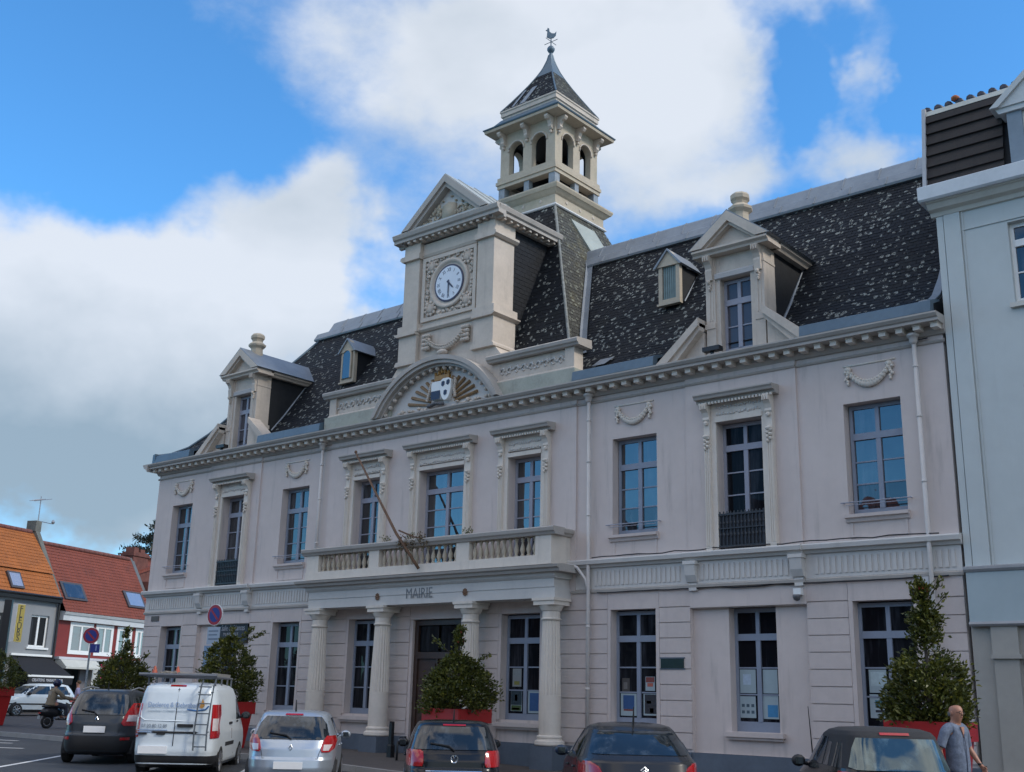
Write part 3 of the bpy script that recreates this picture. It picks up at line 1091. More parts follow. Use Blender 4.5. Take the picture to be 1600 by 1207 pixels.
def pav_rows(face):
    out = []
    z = 9.85
    while z < 17.3:
        z1 = min(17.36, z + .14)
        h0, h1 = ph(z), ph(z1)
        if face == 'f':
            v = [Vector((-h0, YC - h0, z)), Vector((h0, YC - h0, z)), Vector((-h1, YC - h1, z1)), Vector((h1, YC - h1, z1))]
            nr = Vector((0, -2.21, 1)).normalized()
        elif face == 'r':
            v = [Vector((h0, YC - h0, z)), Vector((h0, YC + h0, z)), Vector((h1, YC - h1, z1)), Vector((h1, YC + h1, z1))]
            nr = Vector((2.21, 0, 1)).normalized()
        else:
            v = [Vector((-h0, YC + h0, z)), Vector((-h0, YC - h0, z)), Vector((-h1, YC + h1, z1)), Vector((-h1, YC - h1, z1))]
            nr = Vector((-2.21, 0, 1)).normalized()
        out.append((*v, nr))
        z = z1
    return out


slate_field(pav_rows('f'), 'pavilion_slates', SLATE, 11)
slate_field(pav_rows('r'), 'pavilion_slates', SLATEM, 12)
slate_field(pav_rows('l'), 'pavilion_slates', SLATE, 13, w=.42)
dk = MB().sq((0, YC), [(ph(9.85) - .03, ph(9.85) - .03, 9.85), (ph(11.3) - .03, ph(11.3) - .03, 11.3), (1.30, 1.30, 17.36)])
part(dk, 'pavilion_deck', CHEEK)
z_ = [10.4, 11.3, 12.5, 14, 15.5, 17.36]
ed = MB().tube([(ph(z), YC - ph(z), z) for z in z_], .045, 6)
part(ed, 'hip_roll', mat('lichen_hip', (.20, .21, .20), .7, var=.4, scale=6), smooth=True)
# lead valley where the pavilion roof meets the right slope of the mansard
va = MB()
vp = []
for z in (11.0, 12.0, 13.0, 14.0, 15.05):
    ys = 1.05 + (z - 11.0) / 1.4155
    vp.append((ph(z) + .04, ys - .05, z + .05))
for i in range(len(vp) - 1):
    (a, b, c), (d_, e, f_) = vp[i], vp[i + 1]
    va.quad((a - .02, b, c), (a + .17, b - .02, c), (d_ + .17, e - .02, f_), (d_ - .02, e, f_))
    va.quad((a - .03, b - .10, c + .02), (a - .02, b, c), (d_ - .02, e, f_), (d_ - .03, e - .10, f_ + .02))
part(va, 'lead_valley', ZINC, fix=False, whole=True)
# zinc sheet patching the upper right slope
zs = MB()
h0, h1 = ph(15.35) + .06, ph(16.95) + .06
zs.add([(h0, YC - .15, 15.35), (h0, YC + 1.15, 15.35), (h1, YC + .55, 16.95), (h1, YC - .75, 16.95), (h0 - .05, YC - .15, 15.33), (h0 - .05, YC + 1.15, 15.33), (h1 - .05, YC + .55, 16.93), (h1 - .05, YC - .75, 16.93)],
       [(0, 1, 2, 3), (0, 4, 5, 1), (1, 5, 6, 2), (2, 6, 7, 3), (3, 7, 4, 0)])
part(zs, 'zinc_sheet', mat('green_zinc', (.33, .36, .33), .6, metal=.1, var=.12, scale=2))

# ================================================================== ATTIC PARAPETS AND ARCHED PEDIMENT
for s in (-1, 1):
    def sx(a, b):
        return (min(s * a, s * b), max(s * a, s * b))
    m = MB()
    m.box(*sx(2.0, 5.02), -.32, .2, 9.776, 10.20)
    part(m, 'attic_base', MOSSBASE)
    m = MB()
    m.prism([(-.26, 10.2), (-.26, 10.24), (-.22, 10.29), (.15, 10.29), (.15, 10.2)], 'x', *sx(2.0, 4.95))
    m.box(*sx(2.0, 4.62), -.14, .15, 10.29, 10.83)
    m.box(*sx(4.62, 4.93), -.22, .18, 10.291, 10.84)
    for xx in sx(4.62, 4.93):
        pass
    part(m, 'attic_wall', TSTONE)
    m = MB()
    rr = random.Random(20 + s)
    x = 2.35
    while x < 4.5:
        t = []
        for k in range(6):
            a = k * 1.1
            t.append((s * (x + .09 * math.cos(a) * (1 - k * .12)), -.15, 10.55 + .13 * math.sin(a) * (1 - k * .1)))
        m.tube(t, [.035, .035, .03, .03, .025, .02], 5)
        m.blob((s * (x + .14), -.155, 10.55 + rr.uniform(-.12, .12)), (.05, .03, .04), 5, 3)
        x += .26
    part(m, 'carved_relief', BAND, smooth=True, whole=True)
    m = MB().prism([(.3, 10.841), (-.30, 10.841), (-.33, 10.89), (-.38, 10.92), (-.40, 11.0), (-.36, 11.04), (.3, 11.09)], 'x', *sx(1.9, 5.14))
    part(m, 'attic_coping', CORN)

# arch: front ring, bed and tympanum
AR, AZC = 2.86, 8.49
a0 = math.asin((9.78 - AZC) / AR)
N = 40
angs = [a0 + (math.pi - 2 * a0) * k / N for k in range(N + 1)]


def arc_ring(mb, r0, r1, y0, y1, inner_floor=9.777):
    vs, fs = [], []
    for a in angs:
        for (r, y) in ((r0, y0), (r1, y0), (r1, y1), (r0, y1)):
            vs.append((r * math.cos(a), y, max(inner_floor, AZC + r * math.sin(a))))
    for i in range(N):
        for k in range(4):
            fs.append((i * 4 + k, i * 4 + (k + 1) % 4, i * 4 + 4 + (k + 1) % 4, i * 4 + 4 + k))
    fs += [(3, 2, 1, 0), (N * 4, N * 4 + 1, N * 4 + 2, N * 4 + 3)]
    mb.add(vs, fs)


m = MB()
arc_ring(m, AR - .13, AR, -.62, .25)
arc_ring(m, AR - .23, AR - .131, -.56, .25)
arc_ring(m, AR - .30, AR - .231, -.44, .25)
part(m, 'arched_pediment', CORN, smooth=False)
m = MB()
for k in range(1, 20):
    a = a0 + (math.pi - 2 * a0) * k / 20
    r = AR - .345
    if AZC + r * math.sin(a) < 9.85:
        continue
    c = (r * math.cos(a), -.36, AZC + r * math.sin(a))
    m.blob(c, (.07, .09, .07), 6, 4)
part(m, 'arch_modillions', TSTONE, smooth=True, kind='stuff')
m = MB()
ty = [(AR - .30) * 1.0 * math.cos(a) for a in angs]
pts = [((AR - .29) * math.cos(a), max(9.777, AZC + (AR - .29) * math.sin(a))) for a in angs]
m.prism(pts, 'y', -.22, .3)
part(m, 'tympanum', BAND)
m = MB()
for s in (-1, 1):
    for k in range(6):
        a = rad(13 + k * 11) if s > 0 else math.pi - rad(13 + k * 11)
        c = (.12, 9.86)
        r0, r1 = .52, 1.42 - .05 * k
        p0 = (c[0] + r0 * math.cos(a), -.25, c[1] + r0 * math.sin(a) * .95)
        p1 = (c[0] + r1 * math.cos(a), -.25, c[1] + r1 * math.sin(a) * .80)
        m.tube([p0, p1], [.035, .055], 5)
part(m, 'sun_ray', mat('ray_gilt', (.25, .15, .07), .6, var=.25, scale=7))
m = MB()
for k in range(26):
    u = -1 + 2 * k / 25
    if abs(u) < .22:
        continue
    m.blob((.12 + u * 1.75, -.28, 9.86 + .06 * math.sin(k * 2.3)), (.08, .06, .055 + .02 * math.sin(k)), 6, 4)
part(m, 'carved_relief', TSTONE, smooth=True, whole=True)
# coat of arms: crown over two shields
m = MB()
m.box(-.16, .42, -.33, -.22, 10.66, 10.80)
for k in range(5):
    m.blob((-.13 + .13 * k, -.30, 10.86 + .03 * (2 - abs(k - 2))), (.05, .05, .07), 6, 4)
    m.tube([(-.13 + .13 * k, -.28, 10.76), (.13 + .02 * (k - 2), -.28, 10.98)], .022, 5)
m.blob((.13, -.30, 11.0), .05, 6, 4)
part(m, 'crown', GOLD, smooth=False, whole=True)


def shield_pts(cx, zt, wd, ht):
    out = []
    for k in range(13):
        u = -1 + 2 * k / 12
        out.append((cx + u * wd / 2, zt - ht + ht * .45 * abs(u) ** 2.6 if abs(u) < 1 else zt - ht * .5))
    out += [(cx + wd / 2, zt - .06), (cx + wd * .25, zt), (cx - wd * .25, zt), (cx - wd / 2, zt - .06)]
    return out


sh = part(MB().prism([(-.24, 10.08), (.14, 10.06), (.14, 10.56), (.10, 10.62), (-.20, 10.62), (-.24, 10.56)], 'y', -.36, -.22), 'shield', WHITE)
MB().box(-.232, .132, -.372, -.361, 10.07, 10.33).build('dark_half', NAVY, sh)
sh = part(MB().prism(shield_pts(.37, 10.66, .42, .66), 'y', -.40, -.22), 'shield', WHITE)
for (x, z) in ((.27, 10.50), (.47, 10.52), (.37, 10.22)):
    MB().prism([(x - .06, z - .05), (x, z - .09), (x + .06, z - .04), (x + .07, z + .05), (x + .02, z + .08), (x - .05, z + .06)], 'y', -.412, -.401).build('charge', NAVY, sh)
m = MB()
for k in range(9):
    m.blob((-.28 - .02 * k, -.30, 10.62 - .065 * k), (.05, .06, .05), 6, 4)
    m.blob((.66 + .02 * math.sin(k), -.30, 10.62 - .065 * k), (.05, .06, .05), 6, 4)
part(m, 'carved_relief', TSTONE, smooth=True, whole=True)
m = MB()
for k in range(7):
    m.blob((-.32 + .09 * k, -.35, 9.93 - .02 * math.cos(k)), (.08, .08, .06), 6, 4)
part(m, 'lion_mask', mat('dark_bronze', (.10, .10, .11), .5, var=.3, scale=8), smooth=True, whole=True)

# ================================================================== CLOCK GABLE
m = MB()
m.box(-2.30, 2.30, -.10, .85, 9.78, 11.05)
m.prism([(-2.30, 11.05), (2.30, 11.05), (1.98, 11.42), (-1.98, 11.42)], 'y', -.098, .85)
m.box(-1.69, 1.69, .0, .79, 11.42, 15.36)
part(m, 'clock_gable', TSTONE)
m = MB()
for s in (-1, 1):
    def sx(a, b):
        return (min(s * a, s * b), max(s * a, s * b))
    m.box(*sx(1.22, 1.86), -.12, .80, 12.70, 14.86)
    m.box(*sx(1.18, 1.94), -.16, .84, 11.46, 12.36)
    m.prism([(s * 1.12, 11.42), (s * 2.02, 11.42), (s * 2.02, 11.48), (s * 1.96, 11.56), (s * 1.12, 11.56)], 'y', -.22, .9)
    m.box(*sx(1.14, 1.98), -.20, .88, 12.45, 12.70)
    m.prism([(s * 1.16, 12.36), (s * 1.96, 12.36), (s * 2.06, 12.42), (s * 2.06, 12.455), (s * 1.16, 12.455)], 'y', -.26, .94)
    m.prism([(s * 1.16, 14.86), (s * 1.92, 14.86), (s * 2.0, 14.93), (s * 2.0, 15.0), (s * 1.94, 15.03), (s * 1.16, 15.03)], 'y', -.22, .88)
    m.box(*sx(1.2, 1.88), -.14, .82, 15.03, 15.40)
part(m, 'gable_pilaster', TSTONE)
m = MB()
m.prism([(0, 12.42), (-.06, 12.42), (-.12, 12.48), (-.12, 12.56), (0, 12.6)], 'x', -1.14, 1.14)
m.prism([(0, 14.86), (-.05, 14.88), (-.09, 14.96), (0, 15.0)], 'x', -1.16, 1.16)
# frame of the carved panel
for (a, b, c, d_) in ((-1.12, 1.12, 14.72, 14.84), (-1.12, 1.12, 12.74, 12.86), (-1.12, -1.0, 12.861, 14.719), (1.0, 1.12, 12.861, 14.719)):
    m.box(a, b, -.07, .0, c, d_)
part(m, 'panel_frame', TSTONE)
CZ = 13.82
m = MB()
vs, fs = [], []
n = 48
ringp = [(.80, -.01), (.80, -.07), (.74, -.09), (.68, -.05), (.66, -.02), (.60, -.02)]
for k in range(n):
    a = 2 * math.pi * k / n
    for (r, y) in ringp:
        vs.append((r * math.cos(a), y, CZ + r * math.sin(a)))
L = len(ringp)
for k in range(n):
    for j in range(L - 1):
        fs.append((k * L + j, ((k + 1) % n) * L + j, ((k + 1) % n) * L + j + 1, k * L + j + 1))
m.add(vs, fs)
part(m, 'clock_surround', TSTONE, smooth=True)
ck = part(MB().prism([(.60 * math.cos(2 * math.pi * k / 48), CZ + .60 * math.sin(2 * math.pi * k / 48)) for k in range(48)], 'y', -.045, .0), 'clock', mat('clock_rim', (.035, .03, .065), .4, var=.1))
MB().prism([(.545 * math.cos(2 * math.pi * k / 48), CZ + .545 * math.sin(2 * math.pi * k / 48)) for k in range(48)], 'y', -.052, -.044).build('dial', mat('dial_white', (.70, .74, .80), .35, var=.03), ck)
NUM = ['XII', 'I', 'II', 'III', 'IIII', 'V', 'VI', 'VII', 'VIII', 'IX', 'X', 'XI']
INK = mat('dial_ink', (.03, .045, .09), .5, var=.1)
for k, tx in enumerate(NUM):
    a = math.pi / 2 - k * math.pi / 6
    p = Vector((.42 * math.cos(a), -.054, CZ + .42 * math.sin(a)))
    u = Vector((math.cos(a), 0, math.sin(a)))
    r = Vector((math.sin(a), 0, -math.cos(a)))
    text_mesh(tx, .17, INK, 'numeral', ck, .002, 'CENTER', face_mat(p, r, u), sx=.72)
for ang, L, w_, nm in ((rad(90 - 135), .30, .05, 'hour_hand'), (rad(90 - 180), .44, .04, 'minute_hand')):
    u = Vector((math.cos(ang), 0, math.sin(ang)))
    r = Vector((math.sin(ang), 0, -math.cos(ang)))
    c = Vector((0, -.066 if nm[0] == 'h' else -.075, CZ))
    pts = [c - u * .09 - r * w_ * .6, c - u * .09 + r * w_ * .6, c + u * L * .7 + r * w_ * .5, c + u * L, c + u * L * .7 - r * w_ * .5]
    mm = MB()
    vs = pts + [p + Vector((0, .006, 0)) for p in pts]
    mm.add(vs, [(0, 1, 2, 3, 4), (9, 8, 7, 6, 5)] + [(i, (i + 1) % 5, 5 + (i + 1) % 5, 5 + i) for i in range(5)])
    mm.build(nm, INK, ck)


def scroll(mb, c, r, y, turn=1, start=0.0, th=.035):
    pts, rs = [], []
    for k in range(12):
        a = start + turn * k * .62
        q = r * (1 - k / 14)
        pts.append((c[0] + q * math.cos(a), y, c[1] + q * math.sin(a)))
        rs.append(th * (1 - k / 20))
    mb.tube(pts, rs, 5)


m = MB()
rr = random.Random(8)
for sx_ in (-1, 1):
    for sz in (-1, 1):
        c = (sx_ * .74, CZ + sz * .70)
        m.blob((c[0], -.03, c[1]), (.20, .06, .20), 8, 5)
        for k in range(9):
            a = k * .7
            m.blob((c[0] + .2 * math.cos(a), -.05, c[1] + .2 * math.sin(a)), (.06, .045, .06), 6, 4)
        for k in range(5):
            m.tube([(c[0] - .12 + .06 * k, -.07, c[1] - .12), (c[0] - .14 + .07 * k, -.08, c[1] + .13)], .018, 4)
for k in range(90):
    e = rr.randrange(4)
    t = rr.uniform(-.62, .62)
    x, z = ((t, CZ + .88), (t, CZ - .88), (-.91, CZ + t), (.91, CZ + t))[e]
    m.blob((x + rr.uniform(-.04, .04), -.02, z + rr.uniform(-.05, .05)), (rr.uniform(.03, .07), .05, rr.uniform(.03, .07)), 5, 3)
for s in (-1, 1):
    for t in (-.35, .35):
        scroll(m, (t, CZ + s * .88), .1, -.03, s, t)
        scroll(m, (s * .91, CZ + t), .1, -.03, s, t * 3)
part(m, 'clock_relief', TSTONE, smooth=True, whole=True)
# swag under the clock
m = MB()
for k in range(19):
    u = -1 + 2 * k / 18
    zz = 11.72 + .34 * abs(u) ** 2
    m.blob((u * .72, -.12, zz), (.085 - .03 * abs(u), .09, .085 - .02 * abs(u)), 7, 4)
    m.blob((u * .72 + .03, -.18, zz + .06), (.045, .05, .04), 5, 3)
for s in (-1, 1):
    for k in range(4):
        for j in range(3):
            m.blob((s * (.80 + .1 * (j - 1)), -.10, 12.24 - .13 * k), (.075, .08, .07), 6, 4)
m.blob((0, -.2, 11.56), (.20, .16, .09), 8, 5)
part(m, 'garland', TSTONE, smooth=True, whole=True)
# cornice of the gable and its modillions
m = MB()
cp = [(0, 15.40), (.10, 15.41), (.12, 15.48), (.34, 15.49), (.34, 15.58), (.40, 15.62), (.44, 15.74), (.40, 15.78), (0, 15.80)]
m.prism([(-.0 - y, z) for y, z in cp], 'x', -2.20, 2.20)
for s in (-1, 1):
    m.prism([(s * (1.80 + y), z) for y, z in cp], 'y', -.30, 2.75)
part(m, 'gable_cornice', CORN)
mm = MB().box(-.05, .05, -.30, -.08, 0, .07).mesh('modillion', TSTONE)
for k in range(15):
    link('modillion', mm, HALL, (-1.85 + 3.7 * k / 14, 0, 15.41))
for k in range(9):
    link('modillion', mm, HALL, (1.78, .1 + .3 * k, 15.41), rot=(0, 0, math.pi / 2))
# triangular pediment
m = MB()
m.prism([(-1.62, 15.80), (1.62, 15.80), (0, 17.2)], 'y', -.14, .4)
part(m, 'pediment_field', BAND)
m = MB()
T = 1.30
for s in (-1, 1):
    for (o_, y) in ((.0, -.44), (.12, -.36)):
        pts = [(s * 1.80, 15.80 - o_ * 0), (s * 1.50, 15.80), (s * 0, 17.05), (s * 0, 17.30)] if o_ == 0 else [(s * 1.50, 15.801), (s * 1.32, 15.801), (0, 16.91), (0, 17.06)]
        m.prism(pts, 'y', y, .3)
part(m, 'pediment_rake', CORN)
m = MB()
rr = random.Random(4)
m.prism([(-.28, 15.95), (-.1, 15.85), (.14, 15.85), (.32, 15.98), (.30, 16.35), (0, 16.45), (-.26, 16.35)], 'y', -.2, -.12)
for k in range(70):
    x = rr.uniform(-1.15, 1.15)
    zt = 15.88 + (1.2 - abs(x)) * .74
    z = rr.uniform(15.87, max(15.9, zt))
    if abs(x) < .3 and z < 16.4:
        continue
    m.blob((x, -.15, z), (rr.uniform(.03, .09), .08, rr.uniform(.03, .09)), 6, 4)
for s in (-1, 1):
    scroll(m, (s * .48, 16.08), .16, -.18, s, .5, .04)
    scroll(m, (s * .85, 15.98), .1, -.18, -s, .5, .035)
part(m, 'pediment_relief', MOSSY, smooth=True, whole=True)
m = MB()
m.prism([(-1.84, 15.80), (0, 17.34), (1.84, 15.80), (1.76, 15.80), (0, 17.28), (-1.76, 15.80)], 'y', -.40, 3.3)
m.prism([(-2.2, 15.79), (-1.7, 15.85), (1.7, 15.85), (2.2, 15.79)], 'y', -.35, 2.7)
for s in (-1, 1):
    for k in range(4):
        y = .2 + .75 * k
        m.prism([(s * 1.80, 15.83), (0, 17.35), (0, 17.375), (s * 1.83, 15.85)], 'y', y, y + .03)
part(m, 'gable_roof', mat('pale_zinc', (.40, .43, .43), .5, var=.1, scale=1.5, dirt=.3, dirtcol=(.22, .24, .24)))
m = MB()
for s in (-1, 1):
    m.box(min(s * 1.69, s * 1.77), max(s * 1.69, s * 1.77), .78, 3.2, 9.9, 15.41)
part(m, 'slate_cheek', CHEEK)
crow = []
z = 11.1
while z < 15.38:
    z1 = min(15.4, z + .14)
    crow.append((Vector((1.775, .86, z)), Vector((1.775, 3.1, z)), Vector((1.775, .86, z1)), Vector((1.775, 3.1, z1)), Vector((1, 0, 0))))
    z = z1
slate_field(crow, 'cheek_slates', SLATEC, 17)
m = MB().tube([(1.83, .86, 11.4), (1.83, 2.05, 13.1), (1.83, 2.6, 14.5)], .03, 5)
part(m, 'lead_flashing', ZINC)

# ================================================================== BELFRY
BF = HALL
m = MB()
m.sq((0, YC), [(1.40, 1.40, 17.30), (1.40, 1.40, 17.42), (1.36, 1.36, 17.44), (1.36, 1.36, 17.70), (1.42, 1.42, 17.74), (1.52, 1.52, 17.84), (1.56, 1.56, 17.86), (1.61, 1.61, 17.96), (1.61, 1.61, 18.01), (1.2, 1.2, 18.12)])
part(m, 'belfry_base', MOSSY)
m = MB()
for s in (-1, 1):
    for k in (-.75, 0, .75):
        m.blob((k, YC + s * 1.36, 17.57), (.07, .03, .07), 7, 4)
        m.blob((s * 1.36, YC + k, 17.57), (.03, .07, .07), 7, 4)
part(m, 'rosette', TSTONE, smooth=True)
m = MB().sq((0, YC), [(1.42, 1.42, 17.27), (1.45, 1.45, 17.30), (1.42, 1.42, 17.36)])
part(m, 'lead_flashing', mat('lead_white', (.6, .6, .6), .5, var=.1))
# low open stage: short legs and dark louvre blades
m = MB()
for sx_ in (-1, 1):
    for sy in (-1, 1):
        m.box(sx_ * 1.10 - .13, sx_ * 1.10 + .13, YC + sy * 1.10 - .13, YC + sy * 1.10 + .13, 18.05, 18.62)
for s in (-1, 1):
    m.box(-.11, .11, YC + s * 1.12 - .1, YC + s * 1.12 + .1, 18.05, 18.62)
    m.box(s * 1.12 - .1, s * 1.12 + .1, YC - .11, YC + .11, 18.05, 18.62)
part(m, 'belfry_leg', mat('grey_lead', (.24, .27, .30), .6, var=.2, scale=4))
m = MB()
for s in (-1, 1):
    for (a, b) in ((-.98, -.12), (.12, .98)):
        m.prism([(YC + s * 1.02, 18.1), (YC + s * 1.18, 18.1), (YC + s * 1.02, 18.3)], 'x', a, b)
        m.prism([(s * 1.02, 18.1), (s * 1.18, 18.1), (s * 1.02, 18.3)], 'y', YC + a, YC + b)
m.box(-.25, .25, YC - .25, YC + .25, 18.0, 18.7)
part(m, 'louvre', BLACK)
m = MB()
for (h0, z0, z1) in ((1.27, 18.61, 18.74), (1.31, 18.741, 18.86), (1.27, 18.861, 19.02)):
    t = h0 - .95
    for s in (-1, 1):
        m.box(-h0, h0, YC + s * (.95 + t / 2) - t / 2, YC + s * (.95 + t / 2) + t / 2, z0, z1)
        m.box(s * (.95 + t / 2) - t / 2, s * (.95 + t / 2) + t / 2, YC - .95, YC + .95, z0, z1)
part(m, 'belfry_rail', MOSSY)


def arcade(mb, axis, s, H=1.20, d1=.22):
    """wall with two round-headed openings"""
    zb, zt, spring = 19.02, 20.72, 19.93
    cols = [(-.50, .31), (.50, .31)]
    n = 10

    def P(u, d, z):
        return (u, YC + s * (H - d), z) if axis == 'x' else (s * (H - d), YC + u, z)
    d0 = 0.0
    edges = [-H, cols[0][0] - cols[0][1], cols[0][0] + cols[0][1], cols[1][0] - cols[1][1], cols[1][0] + cols[1][1], H]
    for (a, b) in ((edges[0], edges[1]), (edges[2], edges[3]), (edges[4], edges[5])):
        if axis == 'y':
            a, b = max(a, -H + d1), min(b, H - d1)
        for dd in (d0, d1):
            mb.quad(P(a, dd, zb), P(b, dd, zb), P(b, dd, zt), P(a, dd, zt))
        mb.quad(P(a, d0, zb), P(a, d1, zb), P(a, d1, zt), P(a, d0, zt))
        mb.quad(P(b, d0, zb), P(b, d1, zb), P(b, d1, zt), P(b, d0, zt))
    for (c, r) in cols:
        for k in range(n):
            a0_, a1_ = math.pi * k / n, math.pi * (k + 1) / n
            u0, z0 = c + r * math.cos(a0_), spring + r * math.sin(a0_)
            u1, z1 = c + r * math.cos(a1_), spring + r * math.sin(a1_)
            for dd in (d0, d1):
                mb.quad(P(u0, dd, z0), P(u1, dd, z1), P(u1, dd, zt), P(u0, dd, zt))
            mb.quad(P(u0, d0, z0), P(u1, d0, z1), P(u1, d1, z1), P(u0, d1, z0))


m = MB()
for s in (-1, 1):
    arcade(m, 'x', s)
    arcade(m, 'y', s)
part(m, 'belfry_arcade', MOSSY, fix=False, whole=True)
m = MB()
for s in (-1, 1):
    arcade(m, 'x', s, .975, .04)
    arcade(m, 'y', s, .975, .04)
m.box(-.96, .96, YC - .96, YC + .96, 20.30, 20.60)
m.box(-.9, .9, YC - .9, YC + .9, 18.75, 18.9)
part(m, 'belfry_shade_lining', BLACK, fix=False, whole=True)  # black inner arcade, ceiling and floor added: shade of the openings as colour
m = MB()
for s in (-1, 1):
    for c in (-.5, .5):
        for ax in 'xy':
            pts = []
            for k in range(13):
                a = math.pi * k / 12
                u, z = c + .345 * math.cos(a), 19.93 + .345 * math.sin(a)
                pts.append((u, YC + s * 1.215, z) if ax == 'x' else (s * 1.215, YC + u, z))
            m.tube(pts, .03, 5)
part(m, 'arch_moulding', TSTONE, smooth=True)


def bracket3(mb, p, out, wd=.14):
    o_ = Vector(out)
    t = Vector((-o_.y, o_.x, 0))
    prof = [(0, .0), (.34, .0), (.36, -.08), (.30, -.15), (.19, -.17), (.13, -.30), (.15, -.38), (.08, -.46), (0, -.46)]
    vs = []
    for sgn in (-.5, .5):
        for (d_, z) in prof:
            q = Vector(p) + o_ * d_ + t * sgn * wd + Vector((0, 0, z))
            vs.append(q)
    n_ = len(prof)
    mb.add(vs, [tuple(range(n_)), tuple(range(2 * n_ - 1, n_ - 1, -1))] + [(i, (i + 1) % n_, n_ + (i + 1) % n_, n_ + i) for i in range(n_)])
    mb.blob(Vector(p) + o_ * .06 + Vector((0, 0, -.54)), (.06, .06, .06), 6, 4)


for s in (-1, 1):
    for u in (-1.05, 0, 1.05):
        m = MB()
        bracket3(m, (u, YC + s * 1.2, 20.66), (0, s, 0))
        part(m, 'eaves_bracket', TSTONE)
        m = MB()
        bracket3(m, (s * 1.2, YC + u, 20.66), (s, 0, 0))
        part(m, 'eaves_bracket', TSTONE)
m = MB().sq((0, YC), [(1.19, 1.19, 20.66), (1.62, 1.62, 20.70), (1.64, 1.64, 20.79), (1.60, 1.60, 20.80)])
part(m, 'eaves_soffit', MOSSY)
m = MB().sq((0, YC), [(1.66, 1.66, 20.80), (1.68, 1.68, 20.84), (1.42, 1.42, 21.02), (1.22, 1.22, 21.28), (1.15, 1.15, 21.29)])
part(m, 'eaves_skirt', ZINCB)
m = MB().sq((0, YC), [(1.18, 1.18, 21.27), (1.18, 1.18, 21.37), (1.23, 1.23, 21.39), (1.23, 1.23, 21.53), (1.26, 1.26, 21.55), (1.26, 1.26, 21.60), (1.1, 1.1, 21.62)])
part(m, 'belfry_band', TSTONE)
BP = [(1.24, 21.60), (.98, 22.0), (.76, 22.36), (.55, 22.72), (.36, 23.08), (.24, 23.34), (.15, 23.60), (.09, 23.80), (.05, 24.02)]
for face in range(4):
    out = []
    for i in range(5):
        (h0, z0), (h1, z1) = BP[i], BP[i + 1]
        for k in range(3):
            a, b = k / 3, (k + 1) / 3
            ha, hb, za, zb = h0 + (h1 - h0) * a, h0 + (h1 - h0) * b, z0 + (z1 - z0) * a, z0 + (z1 - z0) * b
            v = [Vector((-ha, -ha, za)), Vector((ha, -ha, za)), Vector((-hb, -hb, zb)), Vector((hb, -hb, zb))]
            rt = Matrix.Rotation(face * math.pi / 2, 3, 'Z')
            tr = Vector((0, YC, 0))
            nr = rt @ Vector((0, -(z1 - z0), h0 - h1)).normalized()
            out.append((*[rt @ q + tr for q in v], nr))
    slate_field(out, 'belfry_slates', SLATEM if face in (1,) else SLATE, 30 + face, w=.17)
m = MB().sq((0, YC), [(h - .02, h - .02, z) for h, z in BP])
part(m, 'belfry_deck', CHEEK)
m = MB().sq((0, YC), [(h + .012, h + .012, z) for h, z in BP[4:]])
for sx_ in (-1, 1):
    for sy in (-1, 1):
        m.tube([(sx_ * h, YC + sy * h, z + .01) for h, z in BP], .028, 5)
part(m, 'lead_cap', ZINCB)
m = MB()
for (x0, x1) in ((-.25, -.02), (-.62, -.5)):
    ya, za = 1.24, 21.6
    m.add([(x0 - .15, YC - 1.22, 21.66), (x1 - .15, YC - 1.22, 21.66), (x1, YC - .70, 22.5), (x0, YC - .70, 22.5)], [(0, 1, 2, 3)])
part(m, 'zinc_patch', ZINC, fix=False)
m = MB()
m.lathe((0, YC, 0), [(.05, 24.0), (.07, 24.06), (.04, 24.12), (.09, 24.15), (.14, 24.24), (.14, 24.30), (.09, 24.38), (.03, 24.42), (.022, 24.45), (.02, 24.74)], 12)
part(m, 'finial', ZINCB, smooth=True)
m = MB()
m.tube([(-.3, YC, 24.58), (.3, YC, 24.58)], .012, 5).tube([(0, YC - .3, 24.6), (0, YC + .3, 24.6)], .012, 5)
prof2 = [(-.16, 24.78), (-.05, 24.72), (.08, 24.74), (.17, 24.84), (.19, 25.0), (.12, 24.92), (.02, 24.93), (-.06, 25.0), (-.07, 25.12), (-.13, 25.16), (-.15, 25.08), (-.2, 25.06), (-.14, 25.02), (-.15, 24.9)]
rt = Matrix.Rotation(rad(35), 3, 'Z')
vs = []
for dd in (-.02, .02):
    for (a, z) in prof2:
        q = rt @ Vector((a, dd, 0))
        vs.append((q.x, YC + q.y, z))
n = len(prof2)
m.add(vs, [tuple(range(n)), tuple(range(2 * n - 1, n - 1, -1))] + [(i, (i + 1) % n, n + (i + 1) % n, n + i) for i in range(n)])
m.tube([(0, YC, 24.7), (0, YC, 24.78)], .02, 5)
part(m, 'weathercock', ZINCB)

# ================================================================== DORMERS


